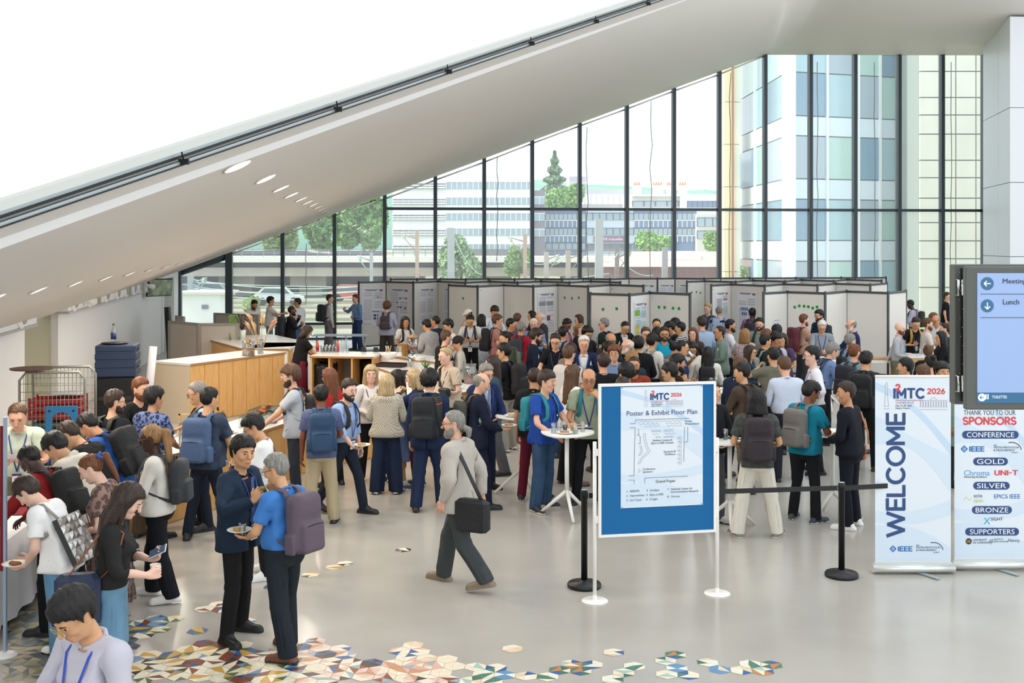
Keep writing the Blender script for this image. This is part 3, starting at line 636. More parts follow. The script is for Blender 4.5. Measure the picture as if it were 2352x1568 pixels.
for k, (x0, y0, x1, y1, d) in enumerate([(430, 640, 900, 650, 72), (430, 655, 900, 660, 70), (430, 668, 900, 670, 66), (900, 640, 1400, 628, 74), (1045, 548, 1110, 632, 75), (1206, 600, 1305, 580, 84), (1305, 580, 1255, 600, 84), (1417, 585, 1500, 632, 80), (430, 648, 1300, 640, 90), (430, 662, 1000, 655, 95), (1376, 590, 1420, 580, 76)]):
    a, b = P(x0, y0, d), P(x1, y1, d); c = (a + b) / 2; pts = [a.lerp(b, t) + Vector((0, 0, -.5 * (1 - (2 * t - 1) ** 2))) - c for t in np.linspace(0, 1, 9)]
    tag(MB().tube(pts, .03, 4).build('overhead_wire', mat('wire_pale', 'b9d2c8', .5), loc=c), 'thin overhead wire ' + ['passing highest behind the trackside shed', 'just below the highest one behind the shed', 'lowest of the three crossing the left panes', 'crossing under the white office block', 'slanting down from the thick concrete mast', 'leaving the brown mast with insulators', 'crossing between the two short masts', 'sagging before the clay tile roof', 'farthest back under the bridge', 'second farthest back under the bridge', 'short one beside the broad concrete mast'][k], 'wire', 'overhead railway wires')
for k, y in enumerate((695, 706, 718, 733, 750, 770)):
    d = F * (HC - ZG - .1) / (y - HY); MB().box((-6, d, ZG + .1), (40, .12, .2)).build('rail_track', mat('rail_steel', 'a39a8c', .5)); o = COL.objects[-1]; tag(bpy.data.objects[o.name], f'railway rail outside, {ORD[k]} counted from the far side', 'rail', 'rails outside the glass')
# ================================================================== figures: one posed, skinned body template
def A3(*v): return np.array(v, np.float32)
class Grid:
    def __init__(s, lo, hi, h):
        s.h = h; s.lo = np.array(lo, np.float32); n = np.ceil((np.array(hi) - s.lo) / h).astype(int) + 1; s.n = n
        s.ax = [s.lo[i] + h * np.arange(n[i], dtype=np.float32) for i in range(3)]; s.D = np.full(n, .5, np.float32)
    def sub(s, lo, hi):
        a = np.clip(np.floor((np.array(lo) - s.lo) / s.h).astype(int), 0, s.n); b = np.clip(np.ceil((np.array(hi) - s.lo) / s.h).astype(int) + 1, 0, s.n)
        return tuple(slice(a[i], b[i]) for i in range(3))
    def xyz(s, sl): return s.ax[0][sl[0]][:, None, None], s.ax[1][sl[1]][None, :, None], s.ax[2][sl[2]][None, None, :]
    def cap(s, a, b, r1, r2=None, sc=(1, 1, 1), k=.03, op=1):
        r2 = r1 if r2 is None else r2; a = A3(*a); b = A3(*b); sc = A3(*sc); R = max(r1, r2); m = R + k + 2.5 * s.h + .012
        sl = s.sub(np.minimum(a, b) - m, np.maximum(a, b) + m); X, Y, Z = s.xyz(sl)
        q = [(v - a[i]) / sc[i] for i, v in enumerate((X, Y, Z))]; ab = (b - a) / sc; L = float(ab @ ab) + 1e-12
        t = np.clip((q[0] * ab[0] + q[1] * ab[1] + q[2] * ab[2]) / L, 0, 1)
        d = np.sqrt((q[0] - t * ab[0]) ** 2 + (q[1] - t * ab[1]) ** 2 + (q[2] - t * ab[2]) ** 2) - (r1 + (r2 - r1) * t); d = d * float(sc.min())
        s.comb(sl, d, k, op)
    def comb(s, sl, d, k, op):
        D = s.D[sl]
        if op > 0:
            h = np.clip(.5 + .5 * (D - d) / k, 0, 1); s.D[sl] = D * (1 - h) + d * h - k * h * (1 - h)
        else:
            d = -d; h = np.clip(.5 - .5 * (D - d) / k, 0, 1); s.D[sl] = D * (1 - h) + d * h + k * h * (1 - h)
    def rbox(s, c, hs, r, k=.02, op=1):
        c = A3(*c); hs = A3(*hs); m = hs + r + k + .03; sl = s.sub(c - m, c + m); X, Y, Z = s.xyz(sl)
        q = [np.abs(v - c[i]) - (hs[i] - r) for i, v in enumerate((X, Y, Z))]
        d = np.sqrt(sum(np.maximum(v, 0) ** 2 for v in q)) + np.minimum(np.maximum(q[0], np.maximum(q[1], q[2])), 0) - r
        s.comb(sl, d, k, op)
    def cut(s, fn):                                   # keep where fn < 0
        sl = (slice(None),) * 3; X, Y, Z = s.xyz(sl); s.D = np.maximum(s.D, np.broadcast_to(fn(X, Y, Z), s.D.shape).astype(np.float32))
    def mesh(s):
        D = s.D; I = D < 0; n = D.shape
        c = np.zeros(tuple(k - 1 for k in n), np.int8)
        for dx in (0, 1):
            for dy in (0, 1):
                for dz in (0, 1): c += I[dx:n[0] - 1 + dx, dy:n[1] - 1 + dy, dz:n[2] - 1 + dz]
        cells = np.argwhere((c > 0) & (c < 8)); idx = -np.ones(c.shape, np.int32); idx[tuple(cells.T)] = np.arange(len(cells))
        acc = np.zeros((len(cells), 3), np.float32); cnt = np.zeros(len(cells), np.float32)
        for ax in range(3):
            o1, o2 = [i for i in range(3) if i != ax]
            for u in (0, 1):
                for v in (0, 1):
                    p0 = cells.copy(); p0[:, o1] += u; p0[:, o2] += v; p1 = p0.copy(); p1[:, ax] += 1
                    d0 = D[tuple(p0.T)]; d1 = D[tuple(p1.T)]; m = (d0 < 0) != (d1 < 0)
                    t = d0[m] / (d0[m] - d1[m]); q = p0[m].astype(np.float32); q[:, ax] += t; acc[m] += q; cnt[m] += 1
        V = acc / cnt[:, None] * s.h + s.lo; Q = []
        for ax in range(3):
            o1, o2 = (ax + 1) % 3, (ax + 2) % 3
            a = [slice(1, n[i] - 1) for i in range(3)]; a[ax] = slice(0, n[ax] - 1); b = list(a); b[ax] = slice(1, n[ax])
            I0 = I[tuple(a)]; I1 = I[tuple(b)]; e = np.argwhere(I0 != I1); off = np.array([1 if i != ax else 0 for i in range(3)]); flip = I1[tuple(e.T)]; e = e + off
            def cid(d1, d2):
                p = e.copy(); p[:, o1] -= d1; p[:, o2] -= d2; return idx[tuple(p.T)]
            q = np.stack([cid(1, 1), cid(0, 1), cid(0, 0), cid(1, 0)], 1); q[flip] = q[flip][:, ::-1]; Q.append(q)
        return V, np.concatenate(Q)
RAW = {}
def raw(name, g, lods):
    V, Q = g.mesh(); RAW[name] = (V, Q, lods)
# ---- rest skeleton (1.75 m tall, facing +Y)
DU = np.array([.64, 0, -.768]); DU = DU / np.linalg.norm(DU)
SH = np.array([.18, -.01, 1.405]); EL = SH + DU * .285; WR = EL + DU * .255; KN0 = WR + DU * .088; PN = np.array([-.768, 0, -.64])
HIP, KNE, ANK = np.array([.09, 0, .90]), np.array([.10, .01, .49]), np.array([.105, -.02, .085])
def mir(p, s): return (p[0] * s, p[1], p[2])
def torso(g, o=0, hips=True):
    g.cap((-.05, 0, .95), (.05, 0, .95), .12 + o, sc=(1.05, .86, 1)); g.cap((-.05, .004, 1.08), (.05, .004, 1.08), .105 + o, sc=(1.05, .86, 1), k=.06)
    g.cap((-.075, 0, 1.26), (.075, 0, 1.26), .118 + o, sc=(1, .88, 1.05), k=.06); g.cap((-.11, -.012, 1.37), (.11, -.012, 1.37), .072 + o, k=.05)
    for s in (-1, 1):
        g.cap((s * .05, -.02, 1.435), (s * .14, -.015, 1.415), .046 + o, k=.04); g.cap((s * .172, -.01, 1.395), (s * .175, -.01, 1.39), .062 + o, k=.04)
        if hips: g.cap((s * .062, -.045, .90), (s * .062, -.045, .92), .09 + o, k=.05)
def make_body():
    g = Grid((-.68, -.16, -.005), (.68, .24, 1.78), .0055)
    torso(g)
    g.cap((0, -.015, 1.42), (0, .008, 1.56), .058, .054, k=.03)
    for s in (-1, 1):
        g.cap(mir(SH, s), mir(EL, s), .05, .039); g.cap(mir(EL, s), mir(WR, s), .041, .026, k=.02)
        g.cap(mir(HIP, s), mir(KNE, s), .088, .055, k=.04); g.cap(mir(KNE, s), mir(ANK, s), .055, .036, k=.02); g.cap((s * .102, -.03, .38), (s * .102, -.028, .33), .046, k=.04)
        g.cap((s * .106, -.045, .045), (s * .12, .15, .03), .038, .03, k=.02)
        T = np.array([0, 1, 0]);
        def hp(a, l, n=0): q = WR + DU * a + T * l + PN * n; return (q[0] * s, q[1], q[2])
        for l, L0, L1 in ((.031, .086, .068), (.0105, .090, .076), (-.0105, .086, .070), (-.031, .079, .054)):
            g.cap(hp(.0, l * .5), hp(L0, l), .017, .0125, k=.008); r = .0088
            e = l * 1.25
            g.cap(hp(L0, l), hp(L0 + L1 * .5, (l + e) / 2, .004), r + .0006, r, k=.003); g.cap(hp(L0 + L1 * .5, (l + e) / 2, .004), hp(L0 + L1, e, .014), r, r - .0012, k=.003)
        g.cap(hp(.012, .022), hp(.048, .05, .012), .0165, .012, k=.01); g.cap(hp(.048, .05, .012), hp(.092, .064, .022), .0115, .0085, k=.006)
    # head
    g.cap((0, -.008, 1.668), (0, .004, 1.668), .077, sc=(1, 1.12, 1.12), k=.02); g.cap((0, .03, 1.635), (0, .045, 1.565), .062, .043, k=.03)
    g.cap((0, .078, 1.542), (0, .078, 1.545), .021, k=.025); g.cap((-.036, .082, 1.676), (.036, .082, 1.676), .013, k=.02); g.cap((0, .10, 1.655), (0, .115, 1.618), .0085, .0135, k=.012)
    g.cap((-.017, .095, 1.576), (.015, .094, 1.576), .0085, k=.012)
    for s in (-1, 1):
        g.cap((s * .034, .035, 1.562), (s * .05, .0, 1.60), .026, k=.025); g.cap((s * .04, .066, 1.618), (s * .042, .066, 1.62), .024, k=.025)
        g.cap((s * .0345, .109, 1.651), (s * .0345, .109, 1.652), .0135, k=.012, op=-1); g.cap((s * .078, -.006, 1.655), (s * .073, -.002, 1.628), .014, .010, sc=(.55, 1.2, 1), k=.008)
    g.cut(lambda X, Y, Z: -Z)
    raw('body', g, (8600, 3600, 1700))
def sleeves(g, kind, o):
    for s in (-1, 1):
        if kind == 'n': continue
        if kind == 's':
            e = SH + (EL - SH) * .68; g.cap(mir(SH, s), mir(EL, s), .056 + o, .062 + o, k=.03)
        elif kind == 'e':
            e = EL + (WR - EL) * .35; g.cap(mir(SH, s), mir(EL, s), .054 + o, .046 + o, k=.03); g.cap(mir(EL, s), mir(WR, s), .046 + o, .046 + o, k=.02)
        else:
            e = WR - DU * .005; g.cap(mir(SH, s), mir(EL, s), .054 + o, .044 + o, k=.03); g.cap(mir(EL, s), mir(WR, s), .044 + o, .032 + o, k=.02)
            if kind == 'l': pass
        ee = e
        sl = g.sub((.2, -.3, .5), (.9, .3, 1.5)) if s > 0 else g.sub((-.9, -.3, .5), (-.2, .3, 1.5))
        X, Y, Z = g.xyz(sl); pl = (X * s - ee[0]) * DU[0] + (Z - ee[2]) * DU[2]
        g.D[sl] = np.maximum(g.D[sl], pl)
def collar(g, r=.012, rx=.070, ry=.066, z=1.478, sl=.42, gap=True):
    P0 = None
    for i in range(17):
        a = -math.pi / 2 + (i - 8) / 8 * math.pi * (.93 if gap else 1); p = (rx * math.cos(a), -.008 + ry * math.sin(a), z - sl * ry * (math.sin(a) + .4))
        if P0: g.cap(P0, p, r, r, sc=(1, 1, 1.0), k=.006)
        P0 = p
def make_top(name, slv, hem, o=.014, col=False, jacket=False, hood=False, loose=0, lods=(4200, 1500, 600)):
    g = Grid((-.62, -.26, min(hem, .9) - .04), (.62, .26, 1.56), .009)
    torso(g, o, True)
    if hem < .97: g.cap((-.06, -.004, .93), (.06, -.004, .93), .128 + o + loose, sc=(1.05, .86, 1)); g.cap((-.06, -.004, hem), (.06, -.004, hem), .125 + o + loose, sc=(1.05, .86, 1), k=.05)
    if loose: g.cap((-.06, 0, 1.1), (.06, 0, 1.1), .112 + o + loose, sc=(1.05, .86, 1), k=.06)
    g.cut(lambda X, Y, Z: np.where(np.abs(X) < .30 + 0 * Z, hem - Z, -1 + 0 * Z) + 0 * Y)
    sleeves(g, slv, o * .7)
    g.cut(lambda X, Y, Z: np.where(Z > 1.44 - .55 * Y, .069 - np.sqrt((X / 1.04) ** 2 + ((Y + .006) * 1.0) ** 2), -1.0))
    if hood:
        g.cap((-.065, -.085, 1.43), (.065, -.085, 1.43), .05, k=.03); collar(g, .026, .078, .075, 1.475, .5, False); g.cap((-.09, .07, 1.02), (.09, .07, 1.02), .05, k=.03)
    if col: collar(g)
    if jacket:
        collar(g, .016, .082, .078, 1.47, .6)
        for s in (-1, 1): g.cap((s * .085, .07, 1.43), (s * .028, .128, 1.16), .012, .008, sc=(1.6, 1, 1), k=.008); g.cap((s * .10, .105, .98), (s * .14, .095, .98), .012, k=.01)
        g.cut(lambda X, Y, Z: np.where((Y > .03), np.minimum(np.minimum(np.maximum((Z - 1.10) * .23, 0) + np.maximum((1.08 - Z) * .16, 0) + .008 - np.abs(X), .02), .02), -1) + 0 * Z)
        g.cut(lambda X, Y, Z: np.where((Y < -.03) & (Z < 1.0), .006 - np.abs(X), -1.0))
    raw(name, g, lods)
def make_trousers(name, hemr, thigh=.094, lods=(3200, 1200, 440), z0=.045, waist=1.0):
    g = Grid((-.3, -.24, -.0), (.3, .24, 1.05), .009); o = .012
    g.cap((-.05, 0, .95), (.05, 0, .95), .118 + o, sc=(1.05, .87, 1)); g.cap((-.05, .002, 1.02), (.05, .002, 1.02), .104 + o, sc=(1.05, .87, 1), k=.05)
    for s in (-1, 1):
        g.cap((s * .062, -.045, .90), (s * .062, -.045, .92), .092 + o, k=.05); g.cap(mir(HIP, s), mir(KNE, s), thigh, hemr + .008, k=.012)
        g.cap(mir(KNE, s), (s * .106, -.018, .0), hemr + .008, hemr + .004, k=.012)
    g.cut(lambda X, Y, Z: np.maximum(z0 - Z, Z - waist) + 0 * X + 0 * Y); raw(name, g, lods)
def make_skirt(name, z0, r0):
    g = Grid((-.42, -.4, z0 - .03), (.42, .4, 1.08), .011)
    g.cap((-.05, 0, 1.0), (.05, 0, 1.0), .132, sc=(1.05, .87, 1)); g.cap((-.05, -.02, .9), (.05, -.02, .9), .155, sc=(1.05, .9, 1), k=.06); g.cap((-.04, 0, .9), (-.04, 0, z0), .155, r0, k=.06); g.cap((.04, 0, .9), (.04, 0, z0), .155, r0, k=.06)
    g.cut(lambda X, Y, Z: np.maximum(z0 - Z, Z - 1.05) + .012 * np.sin(np.arctan2(Y, X) * 14) * np.clip(1 - (Z - z0) / .5, 0, 1)); raw(name, g, (1600, 800, 400))
def make_shoe():
    g = Grid((.03, -.12, -.01), (.2, .24, .14), .006)
    g.cap((.106, -.05, .04), (.113, .05, .038), .042, .043, sc=(1, 1, 1.05), k=.03); g.cap((.113, .05, .036), (.122, .155, .03), .044, .038, sc=(1.05, 1, .9), k=.03); g.cap((.105, -.03, .07), (.108, .02, .075), .04, k=.03)
    g.cap((.104, -.07, .012), (.122, .16, .012), .044, .044, k=.006); g.cut(lambda X, Y, Z: np.maximum(-Z, Z - .105) + 0 * X + 0 * Y); raw('shoe', g, (520, 240, 110))
def headfield(g, th, sx=1):
    X, Y, Z = g.xyz((slice(None),) * 3); r = (.079, .0935, .0905); q = (X / r[0], (Y + .003) / r[1], (Z - 1.668) / r[2])
    k0 = np.sqrt(q[0] ** 2 + q[1] ** 2 + q[2] ** 2); k1 = np.sqrt((q[0] / r[0]) ** 2 + (q[1] / r[1]) ** 2 + (q[2] / r[2]) ** 2) + 1e-6
    lock = .0032 * np.sin(X * 150 + 7 * np.sin(Y * 35 + Z * 18)) + .002 * np.sin(Y * 170 + X * 60)
    return k0 * (k0 - 1) / k1 - th + lock, X, Y, Z
def make_hair(name, th, line, extra=None, curl=0, lods=(1900, 800, 340), top=0, lo=1.2, ear=True):
    g = Grid((-.2, -.24, lo), (.2, .19, 1.84), .0065); d, X, Y, Z = headfield(g, th)
    if top: d = d - top * np.clip((Z - 1.67) / .08, 0, 1)
    if curl: d = d + curl * (np.sin(X * 95 + 3) * np.sin(Y * 90) * np.sin(Z * 100 + 1))
    g.D = np.broadcast_to(d, g.D.shape).astype(np.float32).copy()
    ys, zs = zip(*line); zl = np.interp(g.ax[1], ys, zs)[None, :, None]
    zl = zl + .005 * np.sin(X * 230 + 1) * (Y > .04) + .004 * np.sin(X * 120) * (Y < -.03)
    g.D = np.maximum(g.D, (zl - Z).astype(np.float32))
    if ear: g.D = np.maximum(g.D, np.where(np.abs(X) > .055, 1 - np.sqrt(((Y + .002) / .027) ** 2 + ((Z - 1.634) / .036) ** 2), -1.0).astype(np.float32) * .03)
    if extra: extra(g)
    raw(name, g, lods)
LN = [(-.12, 1.575), (-.04, 1.585), (-.025, 1.605), (.018, 1.622), (.028, 1.675), (.055, 1.712), (.08, 1.728), (.2, 1.735)]
LMOP = [(-.12, 1.57), (-.035, 1.58), (-.02, 1.605), (.022, 1.62), (.036, 1.668), (.07, 1.702), (.09, 1.708), (.2, 1.71)]
LREC = [(-.12, 1.565), (-.04, 1.58), (-.02, 1.60), (.02, 1.62), (.025, 1.67), (.05, 1.735), (.2, 1.76)]
LBAL = [(-.12, 1.565), (-.04, 1.575), (-.02, 1.60), (.02, 1.615), (.03, 1.66), (.035, 1.9), (.2, 1.9)]
def bald_cut(g): g.cut(lambda X, Y, Z: Z - (1.695 - .35 * np.maximum(Y, -.05)) + 0 * X)
def drape(z, w, r):
    def f(g):
        for x in np.linspace(-1, 1, 5): g.cap((x * .06, -.06 + .02 * abs(x), 1.66), (x * w, -.095 + .03 * abs(x), z), .042, r, k=.03)
        for s in (-1, 1): g.cap((s * .072, .02, 1.69), (s * .075, .015, max(z, 1.40)), .026, r * .8, k=.03); g.cap((s * .04, .06, 1.735), (s * .075, .045, 1.64), .018, .012, k=.02)
    return f
def tailf(g): g.cap((0, -.09, 1.70), (0, -.15, 1.66), .022, .03, k=.01); g.cap((0, -.15, 1.66), (0, -.135, 1.44), .034, .014, k=.02)
def lowtail(g): g.cap((0, -.085, 1.60), (0, -.12, 1.575), .028, .024, k=.01); g.cap((0, -.125, 1.57), (0, -.12, 1.52), .03, .022, k=.02)
def bunf(g): g.cap((0, -.09, 1.735), (0, -.092, 1.738), .042, k=.012)
def braid(g):
    tailf(g)
    for x, y in ((-.04, -.12), (.0, -.14), (.04, -.12)): g.cap((x * .5, -.12, 1.66), (x, y, 1.3), .026, .02, k=.01)
def make_caps():
    g = Grid((-.12, -.14, 1.6), (.12, .24, 1.82), .0065); d, X, Y, Z = headfield(g, .014); g.D = np.maximum(d, 1.685 - Z + 0 * X).astype(np.float32)
    g.cap((-.045, .08, 1.69), (.045, .08, 1.69), .04, sc=(1.1, 1.6, .16), k=.004); g.cap((-.03, .12, 1.682), (.03, .12, 1.682), .035, sc=(1.1, 1.4, .16), k=.004); raw('cap', g, (900, 500, 300))
    g = Grid((-.12, -.14, 1.58), (.12, .16, 1.82), .0065); d, X, Y, Z = headfield(g, .016); g.D = np.maximum(d, 1.655 - .35 * Y - Z + 0 * X - .02).astype(np.float32); raw('beanie', g, (900, 500, 300))
    g = Grid((-.1, -.06, 1.49), (.1, .15, 1.66), .005); o = .008
    g.cap((0, .03, 1.635), (0, .045, 1.565), .062 + o, .043 + o, k=.03); g.cap((0, .078, 1.542), (0, .078, 1.545), .023 + o, k=.025)
    for s in (-1, 1): g.cap((s * .034, .035, 1.562), (s * .05, .0, 1.60), .026 + o, k=.025)
    g.cut(lambda X, Y, Z: np.maximum(np.maximum(Z - np.where(np.abs(X) < .03, 1.604, 1.612), .004 - Y), np.where((np.abs(X) < .022) & (np.abs(Z - 1.577) < .009), 1., -1.)) + 0 * X); raw('beard', g, (700, 350, 200))
def make_pack():
    g = Grid((-.22, -.42, .92), (.22, -.08, 1.5), .009)
    g.rbox((0, -.225, 1.20), (.15, .085, .225), .07); g.rbox((0, -.30, 1.10), (.12, .05, .12), .04, k=.012); g.rbox((0, -.245, 1.34), (.125, .075, .09), .05, k=.02)
    for s in (-1, 1): g.rbox((s * .155, -.22, 1.06), (.02, .05, .08), .018, k=.01)
    raw('pack', g, (1500, 800, 420))
def decimate_all():
    tmp = []
    for nm, (V, Q, lods) in RAW.items():
        for li, n in enumerate(lods):
            o = mesh_fast('tmp', V, Q, mat('tmp')); md = o.modifiers.new('d', 'DECIMATE'); md.ratio = min(1, n / (2 * len(Q)))
            tmp.append((nm, li, o))
    dg = bpy.context.evaluated_depsgraph_get(); dg.update(); out = {}
    for nm, li, o in tmp:
        me = o.evaluated_get(dg).to_mesh(); me.calc_loop_triangles()
        V = np.empty(len(me.vertices) * 3, np.float32); me.vertices.foreach_get('co', V); T = np.empty(len(me.loop_triangles) * 3, np.int32); me.loop_triangles.foreach_get('vertices', T)
        out[(nm, li)] = [V.reshape(-1, 3), T.reshape(-1, 3)]
    for _, _, o in tmp: me = o.data; bpy.data.objects.remove(o); bpy.data.meshes.remove(me)
    return out
import time; _t0 = time.time()
make_body()
make_top('tee', 's', .86, .019, loose=.024); make_top('polo', 's', .87, .019, col=True, loose=.022); make_top('shirt_s', 's', .98, .018, col=True, loose=.006); make_top('shirt_e', 'e', .98, .016, col=True, loose=.004); make_top('shirt_l', 'l', .98, .016, col=True, loose=.004)
make_top('sweater', 'l', .90, .02, loose=.016); make_top('jacket', 'l', .80, .030, jacket=True, loose=.012); make_top('hoodie', 'l', .86, .030, hood=True, loose=.02); make_top('vest', 'n', .95, .014); make_top('under', 'n', .99, .006, col=True); make_top('shirt_u', 'l', .84, .018, col=True, loose=.012)
make_trousers('slim', .058); make_trousers('straight', .075, .10); make_trousers('wide', .092, .100, z0=.03); make_skirt('skirt', .40, .23); make_skirt('apron', .28, .155); make_trousers('shorts', .085, .10, z0=.52); make_shoe()
make_hair('short', .010, LN, top=.014); make_hair('mop', .020, LMOP, top=.012); make_hair('buzz', .0055, LN); make_hair('recede', .008, LREC, top=.006); make_hair('fringe', .009, LBAL, bald_cut); make_hair('curly', .030, LMOP, curl=.008, top=.01)
LW = [(-.12, 1.50), (-.03, 1.50), (.0, 1.55), (.02, 1.60), (.035, 1.66), (.07, 1.712), (.2, 1.72)]
make_hair('bob', .022, LW, drape(1.50, .085, .034), ear=False); make_hair('long', .016, LW, drape(1.26, .10, .03), ear=False); make_hair('wavy', .026, LW, drape(1.24, .12, .045), curl=.007, ear=False); make_hair('pony', .008, LN, tailf); make_hair('lowpony', .008, LN, lowtail); make_hair('bun', .010, LN, bunf); make_hair('braids', .012, LN, braid, curl=.002); make_hair('maneback', .012, LW, drape(1.30, .06, .025), ear=False)
make_caps(); make_pack()
TPL = decimate_all(); RAW.clear()
print('TEMPLATES', round(time.time() - _t0, 1), {k: len(v[1]) for k, v in TPL.items() if k[1] == 0})
# ---- skin weights
BN = ['pelvis', 'spine', 'chest', 'neck', 'head'] + [b + s for s in 'RL' for b in ('uarm', 'farm', 'hand', 'fin1', 'fin2', 'thumb', 'thigh', 'shin', 'foot')]
BI = {b: i for i, b in enumerate(BN)}
BC = {'pelvis': ((0, 0, .90), (0, 0, .98), .13), 'spine': ((0, 0, 1.04), (0, 0, 1.12), .12), 'chest': ((0, 0, 1.22), (0, -.01, 1.40), .13), 'neck': ((0, -.01, 1.46), (0, 0, 1.52), .055), 'head': ((0, .02, 1.58), (0, 0, 1.68), .08)}
for s, c in ((1, 'R'), (-1, 'L')):
    m_ = lambda p: mir(p, s)
    BC['uarm' + c] = (m_(SH + DU * .05), m_(EL), .05); BC['farm' + c] = (m_(EL), m_(WR), .036); BC['hand' + c] = (m_(WR), m_(KN0 - DU * .01), .03)
    BC['fin1' + c] = (m_(KN0 + DU * .012), m_(KN0 + DU * .035), .03); BC['fin2' + c] = (m_(KN0 + DU * .05 + PN * .004), m_(KN0 + DU * .085 + PN * .014), .03)
    T_ = np.array([0, 1, 0]); BC['thumb' + c] = (m_(WR + DU * .05 + T_ * .052 + PN * .012), m_(WR + DU * .09 + T_ * .064 + PN * .02), .012)
    BC['thigh' + c] = (m_(HIP + A3(0, 0, -.04)), m_(KNE), .08); BC['shin' + c] = (m_(KNE), m_(ANK), .05); BC['foot' + c] = (m_(ANK + A3(0, .0, -.03)), m_((.12, .15, .03)), .035)
def weights(V, hair=False):
    Dm = np.empty((len(V), len(BN)), np.float32)
    for i, b in enumerate(BN):
        a, e, r = BC[b]; a = A3(*a); e = A3(*e); ab = e - a; t = np.clip((V - a) @ ab / (ab @ ab), 0, 1); d = np.linalg.norm(V - a - t[:, None] * ab, axis=1) - r
        if b[-1] in 'RL' and b[:-1] in ('uarm', 'farm', 'hand', 'fin1', 'fin2', 'thumb', 'thigh', 'shin', 'foot'): d = d + np.where(V[:, 0] * (1 if b[-1] == 'R' else -1) < -.01, .5, 0)
        Dm[:, i] = d
    Dm -= Dm.min(1, keepdims=True); W = np.exp(-Dm / .018); W[W < .02] = 0
    if hair:
        W[:] = 0; f = np.clip((1.50 - V[:, 2]) / .12, 0, 1) * .8; W[:, BI['head']] = 1 - f; W[:, BI['chest']] = f
    return W / W.sum(1, keepdims=True)
TOPS = 'tee polo shirt_s shirt_e shirt_l sweater jacket hoodie vest under shirt_u'.split()
HAIRS = ('short mop buzz recede fringe curly bob long wavy pony lowpony bun braids maneback cap beanie beard').split()
for (nm, li), t in TPL.items():
    V, T = t; W_ = weights(V, nm in HAIRS) if nm != 'pack' else None
    if nm == 'shoe': W_ = None
    if nm in TOPS:
        k_ = [BI[b_ + s_] for b_ in ('thigh', 'shin', 'foot') for s_ in 'RL']; W_[:, BI['pelvis']] += W_[:, k_].sum(1); W_[:, k_] = 0
    if nm in ('skirt', 'apron'):
        f = np.clip((V[:, 0] / .16 + 1) / 2, 0, 1) * np.clip((.95 - V[:, 2]) / .3, 0, 1) * .8; g_ = np.clip((1 - V[:, 0] / .16) / 2, 0, 1) * np.clip((.95 - V[:, 2]) / .3, 0, 1) * .8
        W_ = np.zeros((len(V), len(BN)), np.float32); W_[:, BI['thighR']] = f; W_[:, BI['thighL']] = g_; W_[:, BI['pelvis']] = 1 - f - g_
    t.append(W_)
def Rx(a): c, s = math.cos(a), math.sin(a); return np.array([[1, 0, 0], [0, c, -s], [0, s, c]])
def Ry(a): c, s = math.cos(a), math.sin(a); return np.array([[c, 0, s], [0, 1, 0], [-s, 0, c]])
def Rz(a): c, s = math.cos(a), math.sin(a); return np.array([[c, -s, 0], [s, c, 0], [0, 0, 1]])
def about(R, p): M = np.eye(4); M[:3, :3] = R; M[:3, 3] = p - R @ p; return M
def unit(v): return v / (np.linalg.norm(v) + 1e-9)
def frame(d, e): d = unit(d); e = unit(e - d * (d @ e)); return np.stack([d, e, np.cross(d, e)], 1)
def axrot(ax, a):
    ax = unit(ax); K = np.array([[0, -ax[2], ax[1]], [ax[2], 0, -ax[0]], [-ax[1], ax[0], 0]]); return np.eye(3) + math.sin(a) * K + (1 - math.cos(a)) * K @ K
